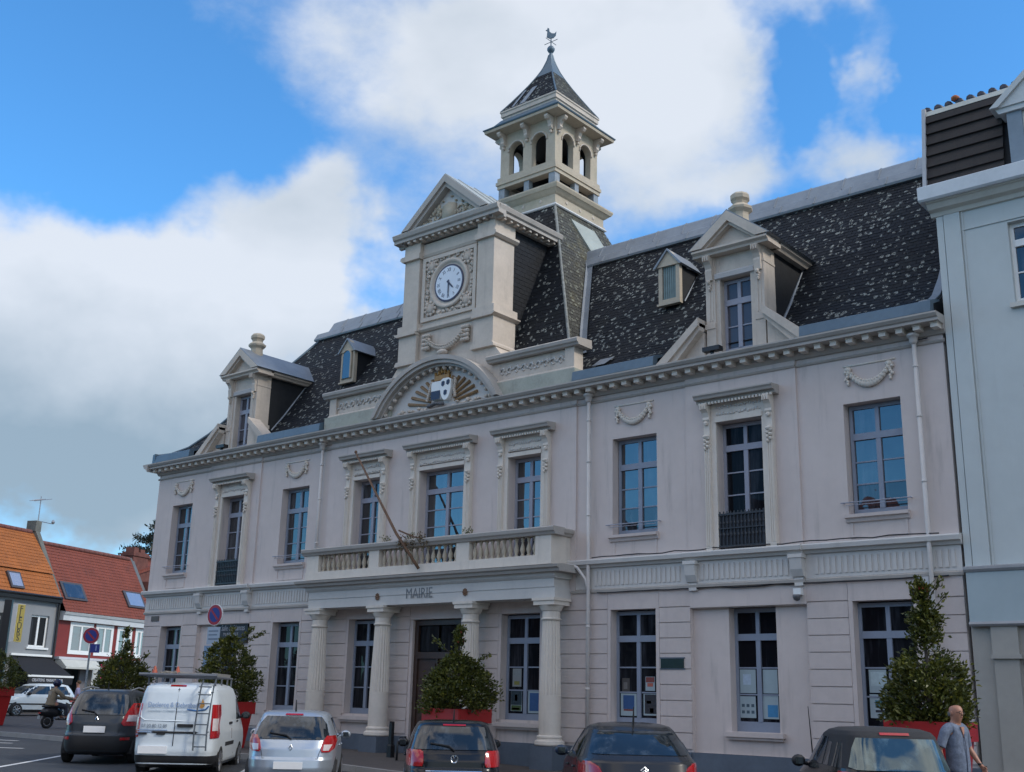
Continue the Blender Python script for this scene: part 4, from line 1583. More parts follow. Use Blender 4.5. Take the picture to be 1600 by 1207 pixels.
def big_dormer(cx, roofm, glassm):
    D = MB()
    Z0 = 9.776
    for s in (-1, 1):
        def sx(a, b):
            return (cx + min(s * a, s * b), cx + max(s * a, s * b))
        D.box(*sx(.54, .80), -.08, .50, Z0, 12.42)
        D.box(*sx(.42, .54), -.04, .45, Z0, 12.42)
        D.box(*sx(.55, .83), -.10, .55, 10.55, 10.68)
        D.box(*sx(.56, .815), -.09, .50, 12.02, 12.08)
        for k in range(2):
            D.box(*sx(.60 + .08 * k, .635 + .08 * k), -.095, -.081, 10.75, 11.7)
    D.box(cx - .54, cx + .54, -.03, .5, 11.82, 12.42)
    do_ = part(D, 'dormer', TSTONE)
    L = MB().prism([(-.03, 11.80), (-.10, 11.82), (-.11, 11.93), (-.05, 11.99), (-.03, 11.99)], 'x', cx - .54, cx + .54)
    L.build('lintel_roll', mat('lintel_grey', (.46, .44, .43), .8, var=.05), do_)
    for s in (-1, 1):
        c = MB()
        x = cx + s * .67
        console(c, x, 12.42, -.08, .18, .62)
        for k in range(3):
            c.blob((x, -.12, 11.70 - .06 * k), (.06 - .012 * k, .05, .05), 6, 4)
        c.build('console', TSTONE, do_)
    p = MB()
    p.prism([(.4, 12.42), (-.26, 12.42), (-.28, 12.47), (-.36, 12.52), (-.36, 12.57), (.4, 12.59)], 'x', cx - 1.04, cx + 1.04)
    p.prism([(cx - .86, 12.59), (cx + .86, 12.59), (cx, 13.26)], 'y', -.14, .3)
    for s in (-1, 1):
        p.prism([(cx + s * 1.10, 12.60), (cx + s * .74, 12.60), (cx, 13.18), (cx, 13.44)], 'y', -.38, .3)
        p.prism([(cx + s * .80, 12.592), (cx + s * .66, 12.592), (cx, 13.10), (cx, 13.20)], 'y', -.30, .3)
        # cornice along the cheek
        p.prism([(cx + s * .60, 12.42), (cx + s * .94, 12.42), (cx + s * .98, 12.48), (cx + s * 1.04, 12.52), (cx + s * 1.04, 12.58), (cx + s * .6, 12.6)], 'y', .301, 2.15)
    p.build('pediment', TSTONE, do_)
    r_ = MB()
    r_.prism([(cx - 1.13, 12.60), (cx, 13.48), (cx + 1.13, 12.60), (cx + 1.05, 12.58), (cx, 13.40), (cx - 1.05, 12.58)], 'y', -.37, 2.9)
    r_.build('dormer_roof', roofm, do_)
    ch = MB()
    for s in (-1, 1):
        ch.prism([(.46, 9.8), (.46, 12.44), (2.2, 12.44), (.5, 9.8)], 'x', cx + s * .77 - .02, cx + s * .77 + .02)
    ch.build('slate_cheek', CHEEK, do_)
    fl_ = MB()
    for s in (-1, 1):
        fl_.tube([(cx + s * .82, .65, 10.52), (cx + s * .82, 1.15, 11.15), (cx + s * .82, 2.1, 12.48)], .035, 5)
    fl_.build('lead_flashing', ZINC, do_)
    fn_ = MB()
    fn_.lathe((cx, .35, 0), [(.24, 13.2), (.21, 13.55), (.22, 13.60), (.31, 13.68), (.32, 13.74), (.24, 13.80), (.18, 13.86), (.20, 13.92), (.25, 13.98), (.25, 14.08), (.20, 14.14), (.10, 14.18)], 8)
    fn_.build('finial', MOSSY, do_)
    for s in (-1, 1):
        w_ = MB()
        xa, xb = cx + s * .86, cx + s * 1.98
        for (o_, yy) in ((0, -.42), (.11, -.34)):
            w_.prism([(xb + s * .1 - s * o_ * 2, 9.79), (xb - s * .22 - s * o_ * 2, 9.79), (xa, 10.60 - o_), (xa, 10.80 - o_)], 'y', yy, .1)
        w_.prism([(xb - s * .3, 9.78), (xa, 9.78), (xa, 10.52)], 'y', -.12, .08)
        for k in range(4):
            t = .2 + .2 * k
            w_.blob((xa + (xb - xa) * t, -.22, 10.52 - .78 * t - .04), (.07, .09, .06), 6, 4)
        w_.build('scroll_wing', TSTONE, do_)
    window(do_, cx - .42, cx + .42, 9.90, 11.80, .16, tz=11.20, fm=FRAMEP, glassm=glassm, bars=(.5,), name='dormer_window', fw=.07, pane_parent=do_)
    return do_




DZ = glass('dormer_glass', dark=(.075, .075, .09), fac=.0)
big_dormer(9.72, ZINC, DZ)
big_dormer(-9.82, ZINC, DZ)


def small_dormer(cx, Y0, zb, louvred):
    f = MB()
    zt, za = zb + 1.08, zb + 1.52
    f.box(cx - .34, cx - .22, Y0, Y0 + .14, zb, zt)
    f.box(cx + .22, cx + .34, Y0, Y0 + .14, zb, zt)
    f.box(cx - .22, cx + .22, Y0, Y0 + .14, zb, zb + .12)
    f.prism([(cx - .42, zt), (cx + .42, zt), (cx + .06, za), (cx - .06, za)], 'y', Y0 - .04, Y0 + .14)
    f.box(cx - .37, cx + .37, Y0 - .05, Y0 + .1, zb - .06, zb + .0)
    d_ = part(f, 'roof_dormer', MOSSY)
    if louvred:
        l = MB()
        for k in range(6):
            x = cx - .20 + .068 * k
            l.box(x, x + .055, Y0 + .04, Y0 + .09, zb + .12, zt)
        l.build('shutter', mat('green_shutter', (.16, .22, .22), .6, var=.15, scale=6), d_)
        MB().box(cx - .2, cx + .2, Y0 + .02, Y0 + .1, zb + .001, zb + .06).build('gap_board', BLACK, d_)
    else:
        pts = [(cx - .2, zb + .12), (cx + .2, zb + .12), (cx + .2, zt - .16)] + [(cx + .2 * math.cos(a), zt - .16 + .2 * math.sin(a)) for a in [math.pi * k / 8 for k in range(1, 8)]] + [(cx - .2, zt - .16)]
        MB().prism(pts, 'y', Y0 - .055, Y0 + .05).build('pane', GLASSB, d_)
        m_ = MB()
        ap = [(cx + .22 * math.cos(math.pi * k / 8), Y0 - .05, zt - .16 + .22 * math.sin(math.pi * k / 8)) for k in range(9)]
        m_.tube([(cx + .22, Y0 - .05, zb + .1)] + ap + [(cx - .22, Y0 - .05, zb + .1)], .035, 5)
        m_.build('arch_moulding', MOSSY, d_)
    r_ = MB()
    yb = Y0 + 1.15
    r_.prism([(cx - .46, zt - .02), (cx, za + .06), (cx + .46, zt - .02), (cx + .40, zt - .04), (cx, za), (cx - .40, zt - .04)], 'y', Y0 - .10, yb)
    r_.build('dormer_roof', ZINC, d_)
    c = MB()
    for s in (-1, 1):
        c.prism([(Y0 + .12, zb), (Y0 + .12, zt), (Y0 + .98, zt), (Y0 + .24, zb)], 'x', cx + s * .30 - .02, cx + s * .30 + .02)
    c.build('slate_cheek', CHEEK, d_)
    MB().tube([(cx + .36, Y0 + .22, zb + .03), (cx + .36, Y0 + 1.0, zt - .02)], .025, 5).build('lead_flashing', ZINC, d_)


small_dormer(6.74, 1.70, 12.25, True)
small_dormer(-6.40, 1.70, 12.13, False)
for x in (5.35, -12.6):
    s_ = MB()
    s_.add([(x - .22, .30, 10.36), (x + .20, .30, 10.36), (x + .30, .62, 10.62), (x - .16, .62, 10.62)], [(0, 1, 2, 3)])
    if x > 0:
        part(s_, 'zinc_patch', ZINC, fix=False)

# ================================================================== GROUND
def zr(x):
    def ss(a, b, v):
        t = max(0, min(1, (v - a) / (b - a)))
        return t * t * (3 - 2 * t)
    return -.16 + .16 * ss(6, -2, x) + .08 * ss(-2, -14, x)


def zp(x):
    t = max(0, min(1, (-19 - x) / 7))
    return (max(0.0, zr(x) + .13) if x < 14 else 0.0) + .22 * t * t * (3 - 2 * t)


def strip(name, xs, y0, y1, zf, m, kind='structure', drop=0):
    mb = MB()
    for i in range(len(xs) - 1):
        a, b = xs[i], xs[i + 1]
        mb.quad((a, y0, zf(a)), (b, y0, zf(b)), (b, y1, zf(b)), (a, y1, zf(a)))
        if drop:
            mb.quad((a, y0, zf(a) - drop), (b, y0, zf(b) - drop), (b, y0, zf(b)), (a, y0, zf(a)))
    return mb.build(name, m, kind=kind, fix=False)


ASPH = mat('asphalt', (.036, .039, .044), .85, var=.18, scale=.5, bump=.35, bscale=120, dirt=.3, dirtcol=(.085, .085, .085))
PAVE = mat('brown_paving', (.080, .068, .062), .85, var=.12, scale=.9, bump=.2, bscale=50, dirt=.3, dirtcol=(.08, .075, .07))
KERB = mat('kerb_stone', (.26, .25, .24), .85, var=.12, scale=2, bump=.15)
PAINT = mat('road_paint', (.62, .62, .60), .7, var=.15, scale=3, dirt=.6, dirtcol=(.14, .14, .14))
XS = [-900, -300, -100, -50] + [x * .5 for x in range(-60, 30)] + [20, 40, 100, 300, 900]
strip('road', XS, -900, 900, zr, ASPH)
XP = [-120, -60] + [x * .5 for x in range(-60, 40)] + [30, 60]
strip('pavement', XP, -4.4, 60, lambda x: zp(x), PAVE)
kb = MB()
x = -40.0
while x < 40:
    kb2 = None
    a, b = x, x + .985
    za, zb = zp(a), zp(b)
    kb.add([(a, -4.56, zr(a) - .05), (b, -4.56, zr(b) - .05), (b, -4.4, zr(b) - .05), (a, -4.4, zr(a) - .05), (a, -4.55, za + .006), (b, -4.55, zb + .006), (b, -4.4, zb + .006), (a, -4.4, za + .006)],
           [(0, 1, 5, 4), (1, 2, 6, 5), (2, 3, 7, 6), (3, 0, 4, 7), (4, 5, 6, 7)])
    x += 1.0
kb.build('kerb', KERB, kind='structure')


def line(name, p, q, w=.12):
    d = (Vector(q) - Vector(p)).normalized()
    n = Vector((-d.y, d.x, 0)) * w / 2
    mb = MB()
    N = 12
    for i in range(N):
        a = Vector(p).lerp(Vector(q), i / N)
        b = Vector(p).lerp(Vector(q), (i + 1) / N)
        c = []
        for v, s in ((a, 1), (b, 1), (b, -1), (a, -1)):
            u = v + n * s
            c.append((u.x, u.y, zr(u.x) + .005))
        mb.quad(*c)
    return mb.build(name, PAINT, kind='structure')


line('parking_line', (-.9, -12.2, 0), (-6.4, -6.6, 0))
line('parking_line', (2.3, -11.0, 0), (-2.6, -6.2, 0))
line('parking_line', (5.6, -11.6, 0), (.2, -6.2, 0))
line('parking_line', (9.1, -11.3, 0), (4.2, -6.2, 0))
line('parking_line', (12.6, -11.9, 0), (7.2, -6.2, 0))
line('parking_line', (16.6, -12.4, 0), (10.8, -6.2, 0))
for p, q in (((-9.2, -8.1, 0), (-8.2, -7.3, 0)), ((-12.8, -6.0, 0), (-11.8, -5.6, 0)), ((-11.4, -7.0, 0), (-10.6, -6.4, 0)), ((-5.6, -10.4, 0), (-4.9, -9.6, 0))):
    line('road_mark', p, q, .16)


def wpart(mb, name, m, root, **k):
    L = root.location
    mb.v = [(v[0] - L[0], v[1] - L[1], v[2] - L[2]) for v in mb.v]
    return mb.build(name, m, root, **k)


# ================================================================== NEIGHBOUR ON THE RIGHT
NB = thing('town_house', 'tall pale blue grey rendered house with brown tiled mansard right of the town hall', 'house', (18, 0, 0))
NWALL = mat('pale_grey_render', (.53, .565, .555), .85, var=.04, scale=.6, bump=.08, bscale=60, dirt=.15, dirtcol=(.34, .355, .35), streak=True)
NSTONE = mat('grey_green_stone', (.36, .345, .315), .85, var=.06, scale=1.0, bump=.1, dirt=.3, dirtcol=(.32, .31, .28), streak=True)
NTRIM = mat('house_trim', (.60, .58, .52), .8, var=.06, scale=1.2, dirt=.3, dirtcol=(.34, .32, .26))
NX0, NX1 = 14.68, 23.5
m = MB()
holed(m, NX0, NX1, 4.3, 12.1, 0.0, [(16.12, 17.35, 9.75, 11.55), (18.9, 20.1, 9.75, 11.55), (16.12, 17.35, 5.6, 8.0), (18.9, 20.1, 5.6, 8.0)], .2)
m.quad((NX0, 0, 0), (NX0, 9, 0), (NX0, 9, 15), (NX0, 0, 12.6))
m.quad((NX1, 0, 0), (NX1, 0, 12.6), (NX1, 9, 15), (NX1, 9, 0))
m.quad((NX0, 9, 0), (NX1, 9, 0), (NX1, 9, 15), (NX0, 9, 15))
wpart(m, 'wall', NWALL, NB, fix=False)
m = MB()
m.box(NX0, NX0 + .14, -.04, 0, 4.4, 12.03).box(NX0 + .16, NX0 + .50, -.06, 0, 4.4, 12.03).box(NX0 + .52, NX0 + .56, -.02, 0, 4.4, 12.03)
m.box(NX0, NX1, -.025, 0, 11.60, 11.63)
wpart(m, 'pilaster_strip', NWALL, NB)
m = MB()
m.prism([(0, 12.03), (-.06, 12.04), (-.10, 12.12), (-.22, 12.16), (-.30, 12.26), (-.36, 12.28), (-.36, 12.30), (0, 12.30)], 'x', NX0 - .10, NX1)
wpart(m, 'cornice', NTRIM, NB)
m = MB().prism([(.2, 12.301), (-.42, 12.301), (-.46, 12.34), (-.48, 12.62), (-.42, 12.66), (.2, 12.70)], 'x', NX0 - .22, NX1)
wpart(m, 'gutter_board', mat('white_gutter', (.66, .68, .70), .5, var=.06, scale=1.5, dirt=.3, dirtcol=(.4, .42, .42)), NB)
# ground floor: fascia sign band, stone piers, shop door
m = MB()
holed(m, NX0, NX1, -.05, 3.32, .0, [(15.62, 17.4, .05, 2.52)], .3)
m.box(NX0 + .42, 15.56, -.10, 0, .55, 2.62).box(NX0 + .40, 15.60, -.14, 0, .0, .55)
m.box(NX0 + .38, 15.63, -.16, 0, 2.62, 2.70).box(NX0 + .40, 15.58, -.10, 0, 2.70, 3.28)
m.box(17.45, 17.95, -.10, 0, .0, 3.28)
wpart(m, 'ground_floor', NSTONE, NB, fix=False)
m = MB().box(NX0 + .03, NX1, -.14, 0, 3.33, 4.30)
wpart(m, 'shop_fascia', mat('fascia_blue_grey', (.37, .44, .46), .6, var=.04, scale=1.0, dirt=.12, dirtcol=(.38, .42, .43)), NB)
m = MB()
m.prism([(0, 4.301), (-.16, 4.301), (-.20, 4.35), (-.20, 4.40), (0, 4.44)], 'x', NX0, NX1)
m.prism([(0, 3.24), (-.14, 3.24), (-.18, 3.28), (-.16, 3.329), (0, 3.329)], 'x', NX0 + .02, NX1)
wpart(m, 'string_course', mat('string_grey', (.34, .34, .35), .8, var=.08, scale=2), NB)
m = MB()
pts = [(15.62, 2.52)] + [(16.51 + .89 * math.cos(a), 2.52 + .34 * math.sin(a)) for a in [math.pi * (1 - k / 10) for k in range(11)]] + [(17.4, 2.52)]
m.prism(pts, 'y', -.05, .1)
wpart(m, 'door_head', mat('dark_arch', (.10, .10, .11), .7, var=.1), NB)
dd = wpart(MB().box(15.63, 17.39, .12, .2, .05, 2.51), 'roller_door', mat('blue_shutter', (.20, .28, .42), .5, var=.06, scale=2), NB)
for k in range(3):
    wpart(MB().box(15.7, 17.32, .10, .121, .12 + .80 * k, .88 + .80 * k), 'door_panel', mat('blue_panel', (.22, .30, .44), .5, var=.06, scale=2), NB)
for (a, z0, z1) in ((16.12, 9.75, 11.55), (18.9, 9.75, 11.55), (16.12, 5.6, 8.0), (18.9, 5.6, 8.0)):
    mm = MB().box(a - .08, a + 1.31, -.1, .1, z0 - .1, z0)
    wpart(mm, 'window_sill', NTRIM, NB)
    fo = window(NB, a - 18, a + 1.23 - 18, z0, z1, .14, tz=z0 + (z1 - z0) * .74, fm=WHITE, bars=(.5,), glassm=GLASS)
# mansard: brown tiles in broad courses
TILE = [mat('brown_tile', (.026, .021, .020), .75, var=.2, scale=4, bump=.1), mat('brown_tile_dark', (.023, .019, .0185), .75, var=.2, scale=4, bump=.1)]
tm = [MB().add([(0, -.075, 0), (.3275, -.075, 0), (.3275, -.012, .345), (0, -.012, .345), (0, -.005, -.0), (.3275, -.005, -.0), (.325, .02, .345), (0, .02, .345)],
               [(0, 1, 2, 3), (4, 7, 6, 5), (0, 4, 5, 1), (3, 2, 6, 7), (1, 5, 6, 2), (0, 3, 7, 4)]).mesh('roof_tile', t) for t in TILE]
MY0, MZ0, MY1, MZ1 = -.02, 12.70, .30, 14.74
m = MB().prism([(MY0 + .04, 12.66), (MY1 + .04, MZ1), (8, MZ1 + 1.6), (9, 12.66)], 'x', NX0 - .14, NX1)
wpart(m, 'mansard_deck', CHEEK, NB)
rr = random.Random(2)
for r_ in range(7):
    t = r_ / 7
    yy, zz = MY0 + (MY1 - MY0) * t, MZ0 + (MZ1 - MZ0) * t
    x = NX0 - .13
    k = 0
    while x < NX1 - .33:
        if not (16.3 < x + .16 < 17.85 and zz < 14.2):
            o = link('roof_tile', tm[rr.randrange(2)], NB, (x - 18, yy, zz), rot=(rad(rr.uniform(-9.5, -8.5)), 0, 0), scale=(1, 1, .96))
        x += .329
        k += 1
m = MB().prism([(-.14, 12.68), (.02, 12.68), (.44, 14.86), (.22, 14.86)], 'x', NX0 - .21, NX0 - .13)
wpart(m, 'verge_board', mat('verge_grey', (.40, .41, .43), .6, var=.08), NB)
m = MB().prism([(MY1 - .06, 14.66), (MY1 - .04, 14.78), (MY1 + .1, 14.80), (MY1 + .1, 14.68)], 'x', NX0 - .13, NX1)
wpart(m, 'flashing', NTRIM, NB)
rt_ = MB().lathe((0, 0, 0), [(.085, 0), (.085, .30), (.07, .33)], 8).mesh('ridge_tile', mat('dark_blue_tile', (.025, .03, .05), .45, var=.2), smooth=True)
for k in range(36):
    o = link('ridge_tile', rt_, NB, (NX0 - .12 + .24 * k - 18, MY1 + .02, 14.84), rot=(rad(-78), 0, rad(rr.uniform(-4, 4))))
wpart(MB().blob((15.20, MY1 + .05, 14.95), (.10, .12, .07), 8, 5), 'terracotta_tile', mat('terracotta', (.36, .12, .05), .8, var=.15), NB, smooth=True)
# dormer of the neighbour
m = MB()
DX0, DX1 = 16.38, 17.75
m.box(DX0, DX0 + .30, -.20, .8, 12.70, 14.05).box(DX1 - .30, DX1, -.20, .8, 12.70, 14.05)
wpart(m, 'dormer_side', mat('dormer_blue', (.20, .25, .30), .6, var=.08), NB)
m = MB().prism([(DX0 - .22, 14.05), (DX1 + .22, 14.05), ((DX0 + DX1) / 2, 14.80)], 'y', -.30, 1.2)
m.prism([(DX0 - .14, 13.93), (DX1 + .14, 13.93), (DX1 + .2, 14.049), (DX0 - .2, 14.049)], 'y', -.26, .8)
m.prism([(DX0 - .30, 14.06), ((DX0 + DX1) / 2, 14.92), (DX1 + .30, 14.06), (DX1 + .12, 14.052), ((DX0 + DX1) / 2, 14.76), (DX0 - .12, 14.052)], 'y', -.36, 1.25)
wpart(m, 'dormer_pediment', mat('dormer_white', (.55, .57, .57), .7, var=.06, scale=2, dirt=.2), NB)
window(NB, DX0 + .30 - 18, DX1 - .30 - 18, 12.72, 13.92, -.12, tz=13.9, fm=WHITE, bars=(.5,), glassm=glass('curtained_glass', dark=(.16, .155, .16), fac=.1))

# ================================================================== FAR HOUSES ON THE LEFT
P0 = Vector((-32.82, 7.16, 0))
ROT = rad(111)
GZ = .05


def tile_courses(mb, x0, x1, y0, z0, y1, z1, n):
    for i in range(n):
        a, b = i / n, (i + 1) / n
        ya, za, yb, zb = y0 + (y1 - y0) * a, z0 + (z1 - z0) * a, y0 + (y1 - y0) * b, z0 + (z1 - z0) * b
        mb.quad((x0, ya - .035, za), (x1, ya - .035, za), (x1, yb, zb + .01), (x0, yb, zb + .01))
        mb.quad((x0, ya, za - .005), (x1, ya, za - .005), (x1, ya - .035, za), (x0, ya - .035, za))


def pantile(name, col):
    m = mat(name, col, .8, var=.16, scale=1.2, dirt=.6, dirtcol=tuple(c * .5 + .01 for c in col), obj=True)
    nt = m.node_tree
    tcn = nd(nt, 'ShaderNodeTexCoord')
    w_ = nd(nt, 'ShaderNodeTexWave', wave_type='BANDS', bands_direction='X')
    w_.inputs['Scale'].default_value = 1.35
    w_.inputs['Distortion'].default_value = .3
    nt.links.new(tcn.outputs['Object'], w_.inputs['Vector'])
    b = nd(nt, 'ShaderNodeBump')
    b.inputs['Strength'].default_value = .7
    b.inputs['Distance'].default_value = .04
    nt.links.new(w_.outputs[0], b.inputs['Height'])
    nt.links.new(b.outputs[0], nt.nodes['Principled BSDF'].inputs['Normal'])
    return m


ORANGE = pantile('orange_tile', (.34, .105, .022))
REDT = pantile('red_tile', (.20, .048, .028))
RIDGE = mat('ridge_tile', (.16, .06, .05), .8, var=.2)
GREYW = mat('grey_render', (.25, .26, .27), .85, var=.05, scale=.8, dirt=.25, dirtcol=(.17, .17, .18), streak=True)
GH = thing('grey_house', 'low grey rendered flower shop with an orange tiled roof left of the red roofed house', 'house', (P0.x, P0.y, GZ), ROT)
m = MB()
holed(m, -12, -.95, 0, 5.75, 0, [(-2.70, -1.46, 3.48, 5.02), (-6.7, -5.4, 3.48, 5.02), (-3.5, -1.0, 0, 2.5)], .25)
m.quad((-12, 0, 0), (-12, 5, 0), (-12, 5, 6), (-12, 0, 5.75)).quad((-12, 5, 0), (-.95, 5, 0), (-.95, 5, 6), (-12, 5, 6)).quad((-.95, 0, 0), (-.95, 0, 5.75), (-.95, 5, 6), (-.95, 5, 0))
m.build('wall', GREYW, GH, fix=False)
MB().box(-11.8, -1.1, .6, .65, .1, 5.6).build('dark_backing', mat('shop_dim', (.03, .03, .032), .9), GH)  # dark sheet behind the openings, its colour stands for the unlit shop
m = MB()
tile_courses(m, -12, -1.1, -.2, 5.98, .50, 7.15, 6)
tile_courses(m, -12, -1.1, .42, 7.17, 2.1, 9.32, 13)
m.quad((-12, 2.1, 9.32), (-1.1, 2.1, 9.32), (-1.1, 5, 6), (-12, 5, 6))
m.build('tile_courses', ORANGE, GH, fix=False, kind='stuff')
m = MB().prism([(-.28, 5.70), (-.30, 5.86), (-.22, 5.93), (0, 5.93), (0, 5.70)], 'x', -12, -1.0)
m.tube([(-12, -.30, 5.94), (-1.05, -.30, 5.94)], .07, 6)
m.build('gutter', BLACK, GH)
rt2 = MB().lathe((0, 0, 0), [(.12, 0), (.12, .36), (.10, .40)], 8).mesh('ridge_tile', RIDGE, smooth=True)
for k in range(27):
    link('ridge_tile', rt2, GH, (-12 + .4 * k, 2.1, 9.34), rot=(0, rad(90), 0))
m = MB().prism([(-.1, 5.9), (2.1, 9.75), (2.5, 9.75), (2.5, 9.3), (5, 6), (5, 5)], 'x', -1.1, -.80)
m.box(-1.15, -.75, 1.9, 2.5, 9.4, 9.95)
m.build('gable_coping', mat('lichen_coping', (.13, .13, .115), .9, var=.2, scale=2), GH)


def skylight(root, x0, x1, y0, z0, y1, z1, gm):
    m = MB()
    d_ = .07
    vs = []
    n_ = Vector((0, -(z1 - z0), (y1 - y0))).normalized() * d_
    c = [Vector((x0, y0, z0)), Vector((x1, y0, z0)), Vector((x1, y1, z1)), Vector((x0, y1, z1))]
    m.add([p - n_ for p in c] + [p + n_ for p in c], [(0, 1, 5, 4), (1, 2, 6, 5), (2, 3, 7, 6), (3, 0, 4, 7), (4, 5, 6, 7)])
    o = m.build('roof_window', mat('roof_window_frame', (.06, .055, .06), .5, var=.1), root)
    ctr = sum(c, Vector()) / 4
    k = [ctr + (p - ctr) * .78 + n_ * 1.2 for p in c]
    MB().add(k + [p - n_ * .3 for p in k], [(0, 1, 2, 3), (0, 4, 5, 1), (1, 5, 6, 2), (2, 6, 7, 3), (3, 7, 4, 0)]).build('pane', gm, o)


skylight(GH, -4.5, -3.62, -.14, 6.16, .30, 6.95, glass('pale_pane', dark=(.30, .28, .30), fac=.25))


def sash(root, x0, x1, z0, z1, gm, split=True, y=.1, fw=.09):
    f = MB()
    f.box(x0, x0 + fw, y, y + .07, z0, z1).box(x1 - fw, x1, y, y + .07, z0, z1).box(x0 + fw, x1 - fw, y, y + .07, z0, z0 + fw).box(x0 + fw, x1 - fw, y, y + .07, z1 - fw, z1)
    xm = (x0 + x1) / 2
    if split:
        f.box(xm - .06, xm + .06, y - .01, y + .07, z0 + fw, z1 - fw)
    o = f.build('window', WHITE, root)
    for a, b in (((x0 + fw, xm - .06), (xm + .06, x1 - fw)) if split else ((x0 + fw, x1 - fw),)):
        MB().box(a, b, y + .03, y + .04, z0 + fw, z1 - fw).build('pane', gm, o)
    return o


sash(GH, -2.70, -1.46, 3.48, 5.02, GLASSD)
sash(GH, -6.7, -5.4, 3.48, 5.02, GLASSD)
MB().box(-2.85, -1.35, -.08, .1, 3.38, 3.47).build('window_sill', WHITE, GH)
AWN = mat('black_awning', (.010, .010, .013), .8, var=.15)
m = MB()
m.add([(-3.75, 0, 3.02), (-1.05, 0, 3.02), (-.85, -1.35, 2.12), (-3.95, -1.35, 2.12), (-3.75, 0, 2.98), (-1.05, 0, 2.98), (-.85, -1.35, 2.08), (-3.95, -1.35, 2.08)], [(0, 1, 2, 3), (4, 7, 6, 5), (0, 4, 5, 1), (1, 5, 6, 2), (2, 6, 7, 3), (3, 7, 4, 0)])
m.box(-3.95, -.85, -1.37, -1.34, 1.74, 2.06)
aw = m.build('awning', AWN, GH)
MB().box(-3.85, -1.0, -.12, .0, 3.04, 3.14).box(-3.97, -.83, -1.40, -1.33, 2.06, 2.15).build('awning_bar', WHITE, aw)
text_mesh('CREATIONS  MARIAGE  DEUIL', .20, mat('awning_letter', (.55, .56, .60), .8, var=.1), 'lettering', aw, .004, 'CENTER', face_mat((-2.6, -1.375, 1.91), (1, 0, 0), (0, 0, 1)), sx=.80)
m = MB().box(-4.55, -4.05, -.75, -.45, 3.62, 5.38).box(-4.4, -4.3, -.45, 0, 5.1, 5.16).box(-4.4, -4.3, -.45, 0, 3.9, 3.96)
fs_ = m.build('shop_sign', WHITE, GH)
MB().box(-4.54, -4.06, -.765, -.751, 3.63, 5.37).build('yellow_face', mat('sign_yellow', (.34, .26, .05), .5, var=.1), fs_)
for k, ch in enumerate('FLEURS'):
    text_mesh(ch, .40, mat('sign_black', (.02, .02, .02), .5, var=0) if k == 0 else bpy.data.materials['sign_black'], 'letter', fs_, .004, 'CENTER', face_mat((-4.30, -.77, 5.16 - .27 * k), (1, 0, 0), (0, 0, 1)), sx=1.15)
MB().tube([(-1.0, -.12, .2), (-1.0, -.12, 5.8)], .06, 6).build('downpipe', BLACK, GH)

RH = thing('red_house', 'narrow shop house with red panels between white windows and a dark red tiled roof', 'house', (P0.x, P0.y, GZ), ROT)
REDP = mat('red_cladding', (.20, .022, .016), .6, var=.1, scale=2, obj=True)
m = MB()
WN = [(.12, 1.90), (2.12, 3.56), (3.88, 5.15), (5.45, 6.4)]
holed(m, -.75, 6.56, 3.1, 5.15, 0, [(a, b, 3.26, 4.86) for a, b in WN], .2)
m.build('wall', REDP, RH, fix=False)
m = MB()
m.quad((-.75, 0, 0), (-.75, 4, 0), (-.75, 4, 5), (-.75, 0, 5)).quad((6.56, 0, 0), (6.56, 0, 5), (6.56, 4, 5), (6.56, 4, 0)).quad((-.75, 4, 0), (6.56, 4, 0), (6.56, 4, 5), (-.75, 4, 5))
m.build('side_wall', GREYW, RH, fix=False)
for a, b in WN:
    sash(RH, a, b, 3.26, 4.86, glass('net_glass', dark=(.20, .23, .24), fac=.08), y=-.03, fw=.20)
m = MB().box(-.75, 6.56, -.25, 0, 4.90, 5.18).prism([(0, 5.181), (-.30, 5.181), (-.36, 5.30), (-.32, 5.34), (0, 5.36)], 'x', -.75, 6.56)
m.build('gutter_board', mat('white_board', (.55, .57, .58), .6, var=.06, dirt=.3), RH)
m = MB().box(-.75, 6.56, -.30, 0, 2.98, 3.10)
m.build('ledge', mat('white_ledge', (.55, .55, .58), .7, var=.06), RH)
m = MB()
m.prism([(0, 2.97), (-.35, 2.97), (-.75, 2.62), (-.75, 2.52), (0, 2.52)], 'x', -.70, 2.02)
m.build('awning', mat('pale_awning', (.50, .50, .46), .7, var=.06), RH)
m = MB().box(2.0, 2.42, -.20, 0.2, 0, 2.97).box(5.3, 5.7, -.2, .2, 0, 2.97)
m.build('pillar', mat('white_pillar', (.50, .50, .48), .8, var=.15, scale=2, dirt=.4), RH)
m = MB().box(-.7, 6.5, .5, .56, 0, 2.97)
m.build('shop_front', mat('dark_shop', (.018, .020, .026), .5, var=.2), RH)
m = MB().box(1.4, 2.0, .1, .2, 0, 2.5)
m.build('door_jamb', mat('grey_jamb', (.16, .15, .16), .7, var=.1), RH)
m = MB().blob((2.92, -.1, 2.72), (.22, .1, .2), 8, 5).blob((3.05, -.1, 2.42), (.14, .08, .12), 7, 4).blob((2.8, -.1, 2.1), (.12, .08, .08), 7, 4)
m.build('pink_sign', mat('pink_paint', (.55, .02, .12), .5, var=.1), RH, smooth=True)
m = MB().tube([(3.75, -.3, 2.0), (3.65, -.3, 2.3), (3.75, -.3, 2.62), (3.9, -.3, 2.66)], .05, 6)
m.build('lamp_arm', mat('orange_metal', (.40, .18, .04), .5, var=.1), RH)
m = MB()
tile_courses(m, -.78, 6.58, -.35, 5.34, 1.75, 8.80, 21)
m.quad((-.78, 1.75, 8.8), (6.58, 1.75, 8.8), (6.58, 4, 5), (-.78, 4, 5))
m.build('tile_courses', REDT, RH, fix=False, kind='stuff')
